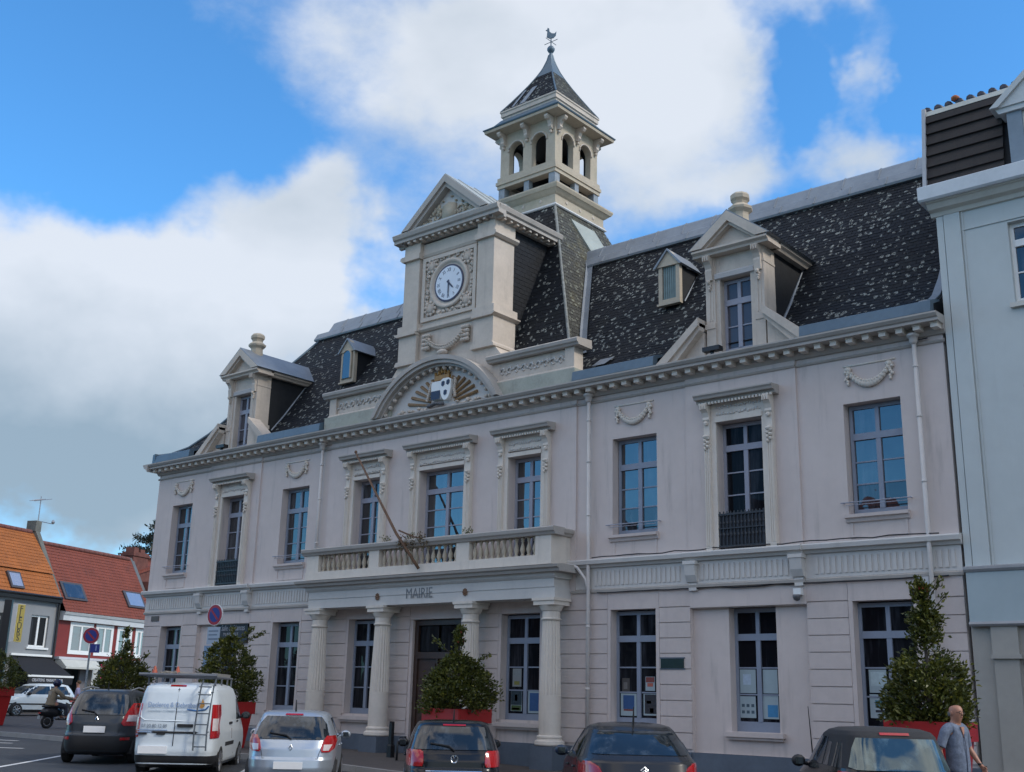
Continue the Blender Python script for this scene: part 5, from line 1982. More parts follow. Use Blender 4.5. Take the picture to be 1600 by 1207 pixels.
for k in range(18):
    link('ridge_tile', rt2, RH, (-.75 + .4 * k, 1.75, 8.84), rot=(0, rad(90), 0))
skylight(RH, -.55, 1.15, -.02, 5.95, .52, 6.85, GLASSB)
skylight(RH, 4.55, 6.15, -.02, 5.95, .52, 6.85, glass('pale_pane_b', dark=(.22, .23, .28), fac=.30))
m = MB().prism([(-.36, 5.3), (1.8, 8.95), (2.1, 8.95), (2.1, 8.6), (4, 5.2)], 'x', 6.58, 6.86)
m.build('gable_coping', mat('slate_coping', (.12, .13, .14), .8, var=.15), RH)

BH = thing('brick_house', 'dark red brick gable with a tall chimney behind the red tiled roof', 'house', (P0.x, P0.y, GZ), ROT)
BRK = mat('old_brick', (.15, .055, .042), .9, var=.3, scale=3, bump=.2, bscale=20, obj=True)
m = MB().prism([(7.0, 0), (15, 0), (15, 7.2), (11.0, 9.3), (7.0, 8.0)], 'y', 1.6, 9.0)
m.box(6.95, 7.6, .2, 1.6, 0, 7.6)
m.build('wall', BRK, BH)
m = MB().prism([(6.95, 8.0), (11.0, 9.32), (15.1, 7.1), (15.1, 7.3), (11.0, 9.5), (6.95, 8.15)], 'y', 1.5, 9.1)
m.build('roof', REDT, BH)
m = MB().box(6.75, 8.15, 1.7, 2.5, 7.0, 9.35).box(6.68, 8.22, 1.63, 2.57, 9.1, 9.25).box(6.9, 7.3, 1.8, 2.4, 9.35, 9.62).box(7.5, 7.9, 1.8, 2.4, 9.35, 9.55)
m.build('chimney', BRK, BH)
m = MB().tube([(-2.0 + 1.3, 2.2, 9.3), (-.72, 2.2, 11.3)], .03, 5).tube([(-.72, 2.2, 10.0), (.35, 2.2, 10.0)], .02, 4).blob((.4, 2.2, 10.1), (.1, .1, .12), 6, 4)
for k in range(6):
    m.tube([(-1.0 + .1 * k - .2, 1.9, 11.0 + .03 * k), (-1.0 + .1 * k - .2, 2.5, 11.0 + .03 * k)], .012, 4)
m.tube([(-1.2, 2.2, 10.98), (.1, 2.2, 11.3)], .014, 4)
an = m.build('tv_antenna', mat('aluminium', (.35, .36, .38), .4, metal=.6, var=.1))
an.location = (P0.x, P0.y, GZ)
an.rotation_euler = (0, 0, ROT)
tag(an, 'thin television antenna on the gable end of the orange tiled roof', 'antenna')

# ================================================================== PLANTS


def leaf_mat(name, c0, c1, c2):
    m = bpy.data.materials.new(name)
    m.use_nodes = True
    nt = m.node_tree
    p = nt.nodes['Principled BSDF']
    p.inputs['Roughness'].default_value = .38
    at = nd(nt, 'ShaderNodeAttribute', attribute_name='rnd')
    r = nd(nt, 'ShaderNodeValToRGB')
    r.color_ramp.elements[0].color = (*c0, 1)
    r.color_ramp.elements[1].color = (*c2, 1)
    e = r.color_ramp.elements.new(.6)
    e.color = (*c1, 1)
    nt.links.new(at.outputs['Fac'], r.inputs[0])
    nt.links.new(r.outputs[0], p.inputs['Base Color'])
    t = nd(nt, 'ShaderNodeBsdfTranslucent')
    nt.links.new(r.outputs[0], t.inputs[0])
    mx = nd(nt, 'ShaderNodeMixShader')
    mx.inputs[0].default_value = .25
    nt.links.new(p.outputs[0], mx.inputs[1])
    nt.links.new(t.outputs[0], mx.inputs[2])
    nt.links.new(mx.outputs[0], nt.nodes['Material Output'].inputs[0])
    return m


LEAF = leaf_mat('laurel_leaf', (.040, .052, .013), (.105, .115, .022), (.26, .24, .035))
REDLEAF = mat('red_leaf', (.30, .03, .03), .5, var=.3, scale=10)
BARK = mat('bark', (.06, .05, .04), .9, var=.2, scale=8)


def leaves(name, pts, parent, m, size=(.10, .05), seed=0, droop=.2):
    rr = random.Random(seed)
    vs, fs, rn = [], [], []
    for (c, out, shade) in pts:
        d = Vector((rr.gauss(0, 1), rr.gauss(0, 1), rr.gauss(0, .8))).normalized() * .8 + out * .9 + Vector((0, 0, .25))
        d.normalize()
        s = d.cross(Vector((rr.gauss(0, 1), rr.gauss(0, 1), rr.gauss(0, 1)))).normalized()
        n = s.cross(d)
        L = size[0] * rr.uniform(.7, 1.25)
        W = size[1] * rr.uniform(.75, 1.2)
        c = Vector(c)
        i = len(vs)
        vs += [c, c + d * L * .5 + s * W * .5 + n * .012, c + d * L - n * L * droop, c + d * L * .5 - s * W * .5 + n * .012]
        fs.append((i, i + 1, i + 2, i + 3))
        rn.append(min(1, max(0, rr.betavariate(2, 3.2) + shade)))
    me = bpy.data.meshes.new(name)
    me.from_pydata([tuple(v) for v in vs], [], fs)
    a = me.attributes.new('rnd', 'FLOAT', 'FACE')
    a.data.foreach_set('value', rn)
    me.materials.append(m)
    return link(name, me, parent)


def shrub(name, label, loc, prof, n, seed, twigs=(), red=0, size=(.10, .052), group='clipped laurels in the red planters', cat='shrub', gap=.18):
    """prof: list of (height, radius)"""
    root = thing(name, label, cat, loc, 0, group)
    rr = random.Random(seed)
    H = prof[-1][0]

    def rad_at(z):
        for (z0, r0), (z1, r1) in zip(prof, prof[1:]):
            if z0 <= z <= z1:
                return r0 + (r1 - r0) * (z - z0) / (z1 - z0)
        return 0
    tr = MB()
    tr.tube([(0, 0, -.2), (.02, .01, H * .4), (-.02, 0, H * .75), (.01, 0, H * .98)], [.045, .035, .02, .008], 6)
    clumps = []
    tot = int(n / 26)
    while len(clumps) < tot:
        z = rr.uniform(prof[0][0], H)
        R_ = rad_at(z)
        if rr.random() > (R_ + .08) / .9:
            continue
        a = rr.uniform(0, 2 * math.pi)
        lump = 1 + .16 * math.sin(3 * a + seed + z * 4) + .12 * math.sin(5 * a - z * 7)
        if math.sin(7 * a + 5 * z + seed) * math.sin(9 * z + 2 * a) > 1 - gap * 1.2:
            continue
        q = R_ * lump * rr.uniform(.55, 1.04) ** .6
        clumps.append((Vector((q * math.cos(a), q * math.sin(a), z)), Vector((math.cos(a), math.sin(a), .35)).normalized()))
    pts = []
    for (c, o_) in clumps:
        sp = .085 if c.z < H * .75 else .05
        sh_ = rr.uniform(-.14, .16)
        for k in range(26):
            pts.append((c + Vector((rr.gauss(0, sp), rr.gauss(0, sp), rr.gauss(0, sp * .8))), o_, sh_))
    for (tx, ty, tz, k) in twigs:
        b = Vector((tx * .3, ty * .3, tz - .35))
        e = Vector((tx, ty, tz))
        tr.tube([b, (b + e) / 2 + Vector((0, 0, .02)), e], [.012, .009, .005], 4)
        for j in range(k):
            t = rr.uniform(.3, 1.05)
            pts.append((b.lerp(e, t) + Vector((rr.gauss(0, .035), rr.gauss(0, .035), rr.gauss(0, .035))), (e - b).normalized(), .05))
    for (c, o_) in clumps[::6]:
        tr.tube([(0, 0, max(.05, c.z - .35)), (c.x * .5, c.y * .5, c.z - .12), tuple(c)], [.014, .009, .004], 4)
    tr.build('trunk', BARK, root)
    leaves('crown', pts, root, LEAF, size, seed)
    if red:
        rp = [(Vector((rr.gauss(0, .05), rr.gauss(0, .05), H - .12 - .25 * rr.random())), Vector((0, 0, 1)), 0) for _ in range(red)]
        leaves('red_leaves', rp, root, REDLEAF, (.09, .045), seed + 1)
    return root


POTR = mat('red_lacquer', (.36, .014, .014), .4, var=.06, scale=3, dirt=.2, dirtcol=(.16, .012, .012))
SOIL = mat('soil', (.03, .024, .018), .95, var=.2)
pot = thing('planter', 'red square planter before the entrance columns', 'planter', (0, 0, 0), 0, 'red square planters on the pavement')
MB().sq((0, 0), [(.40, .40, 0), (.42, .42, .03), (.535, .535, 1.04), (.535, .535, 1.06), (.50, .50, 1.06), (.48, .48, .9)]).build('pot_body', POTR, pot)
m = MB()
for (a, b, c, d) in ((-.60, .60, -.60, -.53), (-.60, .60, .53, .60), (-.60, -.53, -.529, .529), (.53, .60, -.529, .529)):
    m.box(a, b, c, d, 1.061, 1.385)
m.build('pot_rim', POTR, pot)
MB().box(-.529, .529, -.529, .529, 1.10, 1.30).build('soil', SOIL, pot)


def dup(root, loc, label, rz=0):
    r = root.copy()
    COL.objects.link(r)
    r.location = loc
    r.rotation_euler = (0, 0, rz)
    r['label'] = label
    for c in list(root.children):
        q = c.copy()
        COL.objects.link(q)
        q.parent = r
        for g in list(c.children):
            h = g.copy()
            COL.objects.link(h)
            h.parent = q
    return r


pot.location = (3.12, -2.4, 0)
pot['label'] = 'red square planter with a green shrub in front of the columned entrance'
PL = [((14.82, -2.95, .06), 'red square planter behind the walking man at the right end of the hall'),
      ((-5.15, -3.1, .0), 'red square planter partly hidden behind the white van'),
      ((-10.4, -3.2, .2), 'red square planter behind the dark grey car near the left corner of the hall'),
      ((-20.5, -2.4, .24), 'red square planter cut off by the left edge, before the flower shop')]
for l, t in PL:
    dup(pot, l, t)
shrub('laurel_shrub', 'bushy green shrub with a thin red tipped spire before the entrance door', (3.12, -2.4, 1.30),
      [(0, .66), (.25, .80), (.6, .76), (.85, .62), (1.05, .42), (1.2, .26), (1.32, .06), (2.0, .012)], 8500, 3, twigs=((.75, .2, 1.35, 40), (.9, .1, .85, 30), (-.35, -.5, 1.7, 30)), red=30)
shrub('laurel_shrub', 'tall tiered green shrub behind the walking man at the right', (14.82, -2.95, 1.36),
      [(0, .56), (.3, .66), (.7, .60), (1.0, .45), (1.22, .25), (1.36, .05), (1.55, .13), (1.85, .20), (2.05, .10), (2.25, .06), (2.5, .03)], 8000, 9, twigs=((.32, .1, 2.5, 26), (.35, .2, 2.25, 20), (-.1, -.3, 2.45, 20)), red=14)
shrub('laurel_shrub', 'rounded green shrub behind the white van with a loose sprig on top', (-5.15, -3.1, 1.30),
      [(0, .62), (.3, .73), (.8, .73), (1.15, .66), (1.4, .52), (1.65, .34), (1.85, .10)], 6500, 15, twigs=((.45, .35, 2.1, 70), (-.1, .1, 2.15, 50), (.75, .55, 2.0, 50)))
shrub('laurel_shrub', 'spired green shrub behind the dark grey car near the corner', (-10.4, -3.2, 1.5),
      [(0, .62), (.3, .74), (.65, .66), (.9, .48), (1.08, .26), (1.22, .06), (1.95, .015)], 5500, 21, twigs=((-.6, .3, 1.35, 30), (.7, .3, 1.2, 30)))
shrub('laurel_shrub', 'green shrub cut off by the left edge of the picture', (-20.5, -2.4, 1.54),
      [(0, .78), (.3, .92), (.7, .80), (1.1, .5), (1.4, .1)], 4000, 27)

CED = thing('cedar_tree', 'dark layered cedar rising behind the red roofed house', 'tree', (-40.3, 16.6, 0))
rr = random.Random(5)
m = MB().tube([(0, 0, 0), (.1, 0, 5), (0, .1, 9), (0, 0, 12.0)], [.35, .25, .14, .03], 7)
pts = []
for k in range(40):
    z = rr.uniform(5.5, 11.7)
    a = rr.uniform(0, 2 * math.pi)
    L = (12.6 - z) * .50 + .5
    e = Vector((L * math.cos(a), L * math.sin(a), z + .12 * L))
    m.tube([(0, 0, z - .2), e * .5 + Vector((0, 0, z * .5)), e], [.06, .04, .015], 4)
    for j in range(170):
        t = rr.uniform(.25, 1.05)
        p = Vector((0, 0, z - .2)).lerp(e, t)
        pts.append((p + Vector((rr.gauss(0, .3), rr.gauss(0, .3), rr.gauss(0, .10))), Vector((0, 0, .4)), -.15))
m.build('trunk', BARK, CED)
leaves('crown', pts, CED, leaf_mat('cedar_needles', (.016, .024, .018), (.030, .042, .028), (.06, .07, .04)), (.30, .10), 6)

# ================================================================== VEHICLES
TYRE = mat('tyre_rubber', (.018, .018, .019), .85, var=.15, obj=True)
RIM = mat('alloy_rim', (.32, .33, .35), .35, metal=.8, var=.08, obj=True)
TRIMB = mat('black_plastic', (.016, .016, .018), .6, var=.1, obj=True)
LAMPR = mat('red_lamp', (.36, .010, .012), .15, var=.15, scale=9, coat=.6, obj=True)
LAMPW = mat('clear_lamp', (.62, .55, .55), .15, var=.12, scale=12, coat=.6, obj=True)
CHROME = mat('chrome', (.62, .64, .66), .15, metal=1.0, var=.04, obj=True)
PLATE = mat('plate_white', (.80, .80, .80), .5, var=.02, obj=True)
CGLASS = glass('car_glass', dark=(.010, .014, .018), fac=.02, wav=.004)
CGLASSB = glass('car_glass_bright', dark=(.018, .028, .03), fac=.09, tint=(.78, .92, .93), wav=.04)


class Car:
    def __init__(s, rows, spec):
        s.rows = rows            # (z, y rear, y front, half width, squareness)
        s.__dict__.update(spec)

    def row(s, z):
        R = s.rows
        if z <= R[0][0]:
            return R[0][1:]
        for a, b in zip(R, R[1:]):
            if z <= b[0]:
                t = (z - a[0]) / (b[0] - a[0])
                t2 = t
                return tuple(a[i] + (b[i] - a[i]) * t2 for i in range(1, 5))
        return R[-1][1:]

    def rear(s, x, z):
        yr, yf, w, n = s.row(z)
        c, h = (yr + yf) / 2, (yf - yr) / 2
        return c - h * max(0, 1 - min(1, abs(x) / w) ** n) ** (1 / n)

    def front(s, x, z):
        yr, yf, w, n = s.row(z)
        c, h = (yr + yf) / 2, (yf - yr) / 2
        return c + h * max(0, 1 - min(1, abs(x) / w) ** n) ** (1 / n)

    def side(s, y, z):
        yr, yf, w, n = s.row(z)
        c, h = (yr + yf) / 2, (yf - yr) / 2
        return w * max(0, 1 - min(1, abs(y - c) / h) ** n) ** (1 / n)

    def shell(s, za, zb, cap_top, N=56):
        zs = sorted({r[0] for r in s.rows if za <= r[0] <= zb} | {za, zb} | {za + (zb - za) * k / 22 for k in range(23)})
        vs, fs = [], []
        for z in zs:
            yr, yf, w, n = s.row(z)
            c, h = (yr + yf) / 2, (yf - yr) / 2
            for k in range(N):
                a = 2 * math.pi * (k + .5) / N
                ca, sa = math.cos(a), math.sin(a)
                vs.append((w * math.copysign(abs(ca) ** (2 / n), ca), c + h * math.copysign(abs(sa) ** (2 / n), sa), z))
        for i in range(len(zs) - 1):
            for k in range(N):
                fs.append((i * N + k, i * N + (k + 1) % N, (i + 1) * N + (k + 1) % N, (i + 1) * N + k))
        if cap_top:
            m = (len(zs) - 1) * N
            fs.append(tuple(range(m, m + N)))
        fs.append(tuple(range(N - 1, -1, -1)))
        return MB().add(vs, fs)

    def wrap(s, rows, half=62, off=.012, nx=36, nz=4, back=.03, mid=-90):
        """solid band round the rear: rows of (z, factor of the half angle)"""
        vs, fs = [], []
        for d in (off, -back):
            for i in range(nz + 1):
                t = i / nz * (len(rows) - 1)
                k = min(int(t), len(rows) - 2)
                z = rows[k][0] + (rows[k + 1][0] - rows[k][0]) * (t - k)
                hf = half * (rows[k][1] + (rows[k + 1][1] - rows[k][1]) * (t - k))
                yr, yf, w, n = s.row(z)
                c, h = (yr + yf) / 2, (yf - yr) / 2
                for j in range(nx + 1):
                    a = rad(mid - hf + 2 * hf * j / nx)
                    ca, sa = math.cos(a), math.sin(a)
                    vs.append(((w + d) * math.copysign(abs(ca) ** (2 / n), ca), c + (h + d) * math.copysign(abs(sa) ** (2 / n), sa), z))
        W_ = nx + 1
        half_ = W_ * (nz + 1)
        for i in range(nz):
            for k in range(nx):
                fs.append((i * W_ + k, i * W_ + k + 1, (i + 1) * W_ + k + 1, (i + 1) * W_ + k))
        ring = [k for k in range(W_)] + [i * W_ + nx for i in range(1, nz + 1)] + [nz * W_ + k for k in range(nx - 1, -1, -1)] + [i * W_ for i in range(nz - 1, 0, -1)]
        for p, q in zip(ring, ring[1:] + ring[:1]):
            fs.append((p, q, q + half_, p + half_))
        return MB().add(vs, fs)

    def patch(s, face, rows, off=.012, nx=10, nz=6, back=.03, sgn=1):
        """rows: (z, a, b) limits along x (rear, front) or y (side); a solid panel laid on the body"""
        vs, fs = [], []
        zs = []
        for i in range(nz + 1):
            t = i / nz * (len(rows) - 1)
            k = min(int(t), len(rows) - 2)
            u = t - k
            zs.append(tuple(rows[k][j] + (rows[k + 1][j] - rows[k][j]) * u for j in range(3)))
        outs = []
        for d in (off, -back):
            for (z, a, b) in zs:
                for k in range(nx + 1):
                    q = a + (b - a) * k / nx
                    if face == 'rear':
                        vs.append((q * (1 + d * .9), s.rear(q, z) - d, z))
                    elif face == 'front':
                        vs.append((q, s.front(q, z) + d, z))
                    else:
                        vs.append((sgn * (s.side(q, z) + d), q, z))
        W_ = nx + 1
        half = W_ * (nz + 1)
        for i in range(nz):
            for k in range(nx):
                fs.append((i * W_ + k, i * W_ + k + 1, (i + 1) * W_ + k + 1, (i + 1) * W_ + k))
        ring = [k for k in range(W_)] + [i * W_ + nx for i in range(1, nz + 1)] + [nz * W_ + k for k in range(nx - 1, -1, -1)] + [i * W_ for i in range(nz - 1, 0, -1)]
        for p, q in zip(ring, ring[1:] + ring[:1]):
            fs.append((p, q, q + half, p + half))
        return MB().add(vs, fs)


def add_wheel(root, x, y, r, w, z=None):
    sgn = 1 if x > 0 else -1
    z = r if z is None else z
    m = MB()
    prof = [(r * .62, -w / 2), (r * .9, -w / 2), (r, -w * .36), (r, w * .36), (r * .9, w / 2), (r * .62, w / 2)]
    n = 24
    vs, fs = [], []
    for (rr_, d) in prof:
        for k in range(n):
            a = 2 * math.pi * k / n
            vs.append((x + d, y + rr_ * math.cos(a), z + rr_ * math.sin(a)))
    for i in range(len(prof) - 1):
        for k in range(n):
            fs.append((i * n + k, i * n + (k + 1) % n, (i + 1) * n + (k + 1) % n, (i + 1) * n + k))
    fs.append(tuple(range(n - 1, -1, -1)))
    m.add(vs, fs)
    o = m.build('wheel', TYRE, root, smooth=False)
    smooth_edges(o)
    m = MB()
    xo = x + sgn * w * .42
    for k in range(7):
        a = 2 * math.pi * k / 7
        m.tube([(xo, y + .05 * math.cos(a), z + .05 * math.sin(a)), (xo, y + r * .62 * math.cos(a), z + r * .62 * math.sin(a))], .03, 5)
    pts = [(xo, y + r * .62 * math.cos(2 * math.pi * k / 20), z + r * .62 * math.sin(2 * math.pi * k / 20)) for k in range(21)]
    m.tube(pts, .022, 5)
    m.blob((xo, y, z), (.03, .07, .07), 8, 5)
    m.build('rim', RIM, o)
    return o


def build_car(name, label, rows, paint, loc, heading, S, cat='car'):
    root = thing(name, label, cat, loc, heading, 'cars parked nose in before the town hall' if S.get('grp', 1) else None)
    c = Car(rows, {})
    ztop = rows[-1][0]
    zb = S.get('belt')
    o = c.shell(rows[0][0], S.get('split', ztop), 'split' not in S).build('body', paint, root)
    smooth_edges(o, 50)
    if 'split' in S:
        o = c.shell(S['split'], ztop, True).build('soft_top', S['topmat'], root)
        smooth_edges(o, 50)
    # sill, rear bumper skirt
    for nm, rws, face in S.get('black', ()):
        for sg in ((1, -1) if face == 'side' else (1,)):
            smooth_edges(c.patch(face, rws, .008, 14, 3, sgn=sg).build(nm, TRIMB, root))
    for nm, rws, hf in S.get('wraps', ()):
        smooth_edges(c.wrap(rws, hf).build(nm, TRIMB, root))
    g = S.get('rglass', CGLASS)
    o = smooth_edges(c.patch('rear', S['rwin'], .014, 18, 6).build('rear_window', g, root))
    smooth_edges(c.patch('front', S['fwin'], .006, 14, 6).build('windscreen', CGLASS, root))
    for rws in S['swin']:
        for sg in (1, -1):
            smooth_edges(c.patch('side', rws, .006, 10, 5, sgn=sg).build('side_window', CGLASS, root))
    for rws in S['lamps']:
        for sg in (1, -1):
            rw = [(z, min(sg * a, sg * b), max(sg * a, sg * b)) for z, a, b in rws]
            smooth_edges(c.patch('rear', rw, .016, 8, 6).build('tail_lamp', LAMPR, root))
    for rws in S.get('clear', ()):
        for sg in (1, -1):
            rw = [(z, min(sg * a, sg * b), max(sg * a, sg * b)) for z, a, b in rws]
            smooth_edges(c.patch('rear', rw, .022, 6, 4).build('clear_lamp', LAMPW, root))
    for rws in S.get('headlamps', ()):
        for sg in (1, -1):
            rw = [(z, min(sg * a, sg * b), max(sg * a, sg * b)) for z, a, b in rws]
            smooth_edges(c.patch('front', rw, .014, 8, 3).build('headlamp', LAMPW, root))
    if 'stop' in S:
        c.patch('rear', S['stop'], .02, 8, 2).build('stop_lamp', LAMPR, root)
    zp_ = S['plate'][0]
    y = c.rear(0, zp_) - .035
    px, pw, pz = S['plate'][1:4]
    MB().box(px - pw / 2, px + pw / 2, y, y + .05, zp_ - pz / 2, zp_ + pz / 2).build('number_plate', PLATE, root)
    # seams
    if 'hatch' in S:
        m = MB()
        pts = []
        for (x, z) in S['hatch']:
            pts.append((x, c.rear(x, z) - .002, z))
        m.tube(pts, .007, 4)
        m.build('hatch_seam', TRIMB, root)
    for L in S.get('doors', ()):
        for sg in (1, -1):
            m = MB().tube([(sg * (c.side(y_, z_) + .000), y_, z_) for y_, z_ in L], .006, 4)
            m.build('door_seam', TRIMB, root)
    for (y_, z_) in S.get('handles', ()):
        for sg in (1, -1):
            x_ = c.side(y_, z_)
            MB().blob((sg * (x_ + .015), y_, z_), (.025, .10, .022), 8, 4).build('door_handle', S.get('hmat', paint), root, smooth=True)
    ym, zm = S['mirror']
    for sg in (1, -1):
        x_ = c.side(ym, zm)
        m = MB().blob((sg * (x_ + .14), ym, zm + .02), (.11, .07, .085), 10, 6).tube([(sg * (x_ - .02), ym + .02, zm - .03), (sg * (x_ + .1), ym + .02, zm)], .03, 5)
        mo_ = m.build('mirror', S.get('mmat', paint), root, smooth=True)
        MB().box(min(sg * (x_ + .08), sg * (x_ + .20)), max(sg * (x_ + .08), sg * (x_ + .20)), ym - .078, ym - .062, zm - .025, zm + .065).build('mirror_glass', CGLASS, mo_)
    if 'antenna' in S:
        y_, z_, L = S['antenna']
        MB().tube([(0, y_, z_), (0, y_ - L * .25, z_ + L)], [.02, .008], 5).build('aerial', TRIMB, root)
    if 'wiper' in S:
        z_ = S['wiper']
        MB().tube([(0, c.rear(0, z_ - .05) - .03, z_ - .05), (-.1, c.rear(.1, z_) - .03, z_ + .02), (-.42, c.rear(.42, z_ + .05) - .025, z_ + .06)], .014, 5).build('rear_wiper', TRIMB, root)
    r_, wy0, wy1, tx = S['wheels']
    for y_ in (wy0, wy1):
        for sg in (1, -1):
            m = MB()
            n = 24
            xa, xb = sg * (tx - .25), sg * (c.side(y_, r_ + .1) + .006)
            pts = [(y_ + (r_ + .06) * math.cos(2 * math.pi * k / n), max(rows[0][0] - .02, r_ + (r_ + .06) * math.sin(2 * math.pi * k / n))) for k in range(n)]
            m.prism(pts, 'x', xa, xb)
            m.build('wheel_arch', TRIMB, root)
            add_wheel(root, sg * (tx - .09), y_, r_, .2)
    for (nm, x, z, r, kind) in S.get('badge', ()):
        y = c.rear(x, z) - .012
        m = MB()
        if kind == 'diamond':
            for (p, q) in (((0, r), (r * .62, 0)), ((r * .62, 0), (0, -r)), ((0, -r), (-r * .62, 0)), ((-r * .62, 0), (0, r))):
                m.tube([(x + p[0], y, z + p[1]), (x + q[0], y, z + q[1])], r * .17, 5)
        elif kind == 'vw':
            pts = [(x + r * math.cos(2 * math.pi * k / 20), y, z + r * math.sin(2 * math.pi * k / 20)) for k in range(21)]
            m.tube(pts, r * .13, 5)
            for L in (((-.42, .85), (0, .12), (.42, .85)), ((-.85, .35), (-.42, -.80), (0, .02), (.42, -.80), (.85, .35))):
                m.tube([(x + a * r, y, z + b * r) for a, b in L], r * .10, 5)
        else:
            for dz in (.3, -.35):
                m.tube([(x - r * .8, y, z + r * (dz - .45)), (x, y, z + r * (dz + .25)), (x + r * .8, y, z + r * (dz - .45))], r * .16, 5)
        m.build(nm, CHROME, root)
    for (nm, x0, x1, z, t, mm) in S.get('strips', ()):
        c.patch('rear', [(z - t, x0, x1), (z + t, x0, x1)], .02, 12, 1).build(nm, mm, root)
    return root, c


def paint(name, col, metal=.0, rough=.3):
    return mat(name, col, rough, metal=metal, var=.04, scale=1.2, coat=.25, spec=.3, obj=True)


H45 = rad(45)
# ---- silver hatchback
clio_rows = [(.17, -1.90, 1.85, .74, 5), (.24, -1.99, 1.95, .82, 5), (.45, -2.02, 2.0, .855, 5), (.60, -2.00, 1.98, .86, 5), (.64, -1.95, 1.96, .862, 5),
             (.80, -1.93, 1.85, .862, 4.6), (.94, -1.87, 1.40, .855, 4.6), (1.0, -1.83, .95, .83, 4.6), (1.2, -1.67, .55, .745, 4.6), (1.40, -1.47, .15, .66, 4.4), (1.445, -1.40, .0, .62, 4), (1.475, -1.15, -.2, .52, 3.4), (1.49, -.9, -.45, .3, 3)]
SP = dict(rwin=[(.97, -.60, .60), (1.02, -.70, .70), (1.25, -.63, .63), (1.385, -.52, .52)], fwin=[(1.0, -.68, .68), (1.38, -.5, .5)],
          swin=[[(1.0, -.95, -.12), (1.36, -.92, -.2)], [(1.0, -.02, .72), (1.36, -.1, .08)]],
          lamps=[[(.74, .58, .72), (.80, .56, .80), (.95, .60, .835), (1.04, .655, .80)]], clear=[[(.77, .60, .70), (.88, .61, .76)]],
          stop=[(1.405, -.17, .17), (1.435, -.16, .16)], plate=(.50, -.02, .54, .13), hatch=[(-.66, 1.3), (-.70, 1.0), (-.55, .75), (-.52, .62), (.52, .62), (.55, .75), (.70, 1.0), (.66, 1.3)],
          doors=[[(-1.0, 1.36), (-1.02, .95), (-.85, .5), (-.6, .35)], [(-.07, 1.38), (-.07, .35)], [(.95, .95), (.9, .4)]], handles=[(-.75, .84), (.12, .83)], mirror=(.62, .98), antenna=(-1.2, 1.47, .22), wiper=1.02,
          wheels=(.30, -1.22, 1.28, .86), badge=[('badge', 0, .82, .055, 'diamond')], black=[('bumper_skirt', [(.18, -.6, .6), (.28, -.66, .66)], 'rear')],
          headlamps=[[(.62, .42, .78), (.78, .5, .78)]])
build_car('silver_hatchback', 'silver hatchback with rounded red lamps parked nose in left of the entrance', clio_rows, paint('silver_paint', (.40, .45, .51), .55, .28), (3.342, -7.452, -.16), rad(46), SP)

# ---- black hatchback
polo_rows = [(.17, -1.86, 1.85, .74, 6), (.25, -1.94, 1.95, .81, 6), (.45, -1.97, 1.99, .84, 6), (.60, -1.96, 1.97, .845, 6), (.66, -1.91, 1.95, .845, 6),
             (.80, -1.90, 1.85, .845, 5.5), (.92, -1.86, 1.40, .835, 5.2), (.98, -1.82, .95, .81, 5), (1.2, -1.66, .55, .735, 5), (1.38, -1.50, .15, .655, 4.6), (1.42, -1.45, .0, .62, 4), (1.445, -1.2, -.2, .52, 3.4), (1.46, -.9, -.45, .3, 3)]
SP = dict(rwin=[(.98, -.68, .68), (1.02, -.69, .69), (1.22, -.63, .63), (1.36, -.54, .54)], fwin=[(.99, -.66, .66), (1.36, -.5, .5)],
          swin=[[(.99, -.95, -.12), (1.34, -.92, -.2)], [(.99, -.02, .72), (1.34, -.1, .08)]],
          lamps=[[(.70, .55, .80), (.76, .53, .825), (.94, .54, .82), (.97, .58, .78)]],
          stop=[(1.375, -.2, .2), (1.40, -.2, .2)], plate=(.50, 0, .52, .11), hatch=[(-.64, 1.3), (-.70, .98), (-.52, .72), (-.50, .62), (.50, .62), (.52, .72), (.70, .98), (.64, 1.3)],
          doors=[[(-1.0, 1.34), (-1.02, .95), (-.85, .5), (-.6, .35)], [(-.07, 1.36), (-.07, .35)], [(.95, .95), (.9, .4)]], handles=[(-.75, .84), (.12, .83)], mirror=(.62, .98), antenna=(-1.15, 1.45, .2), wiper=1.02,
          wheels=(.30, -1.2, 1.27, .845), badge=[('badge', 0, .83, .062, 'vw')], strips=[('chrome_strip', -.48, .48, .63, .008, CHROME)], mmat=paint('black_mirror', (.01, .01, .012)),
          headlamps=[[(.62, .42, .78), (.78, .5, .78)]])
build_car('black_hatchback', 'glossy black hatchback with square red lamps before the middle planter', polo_rows, paint('black_gloss', (.006, .007, .010), 0, .2), (7.054, -6.835, -.21), rad(45), SP)

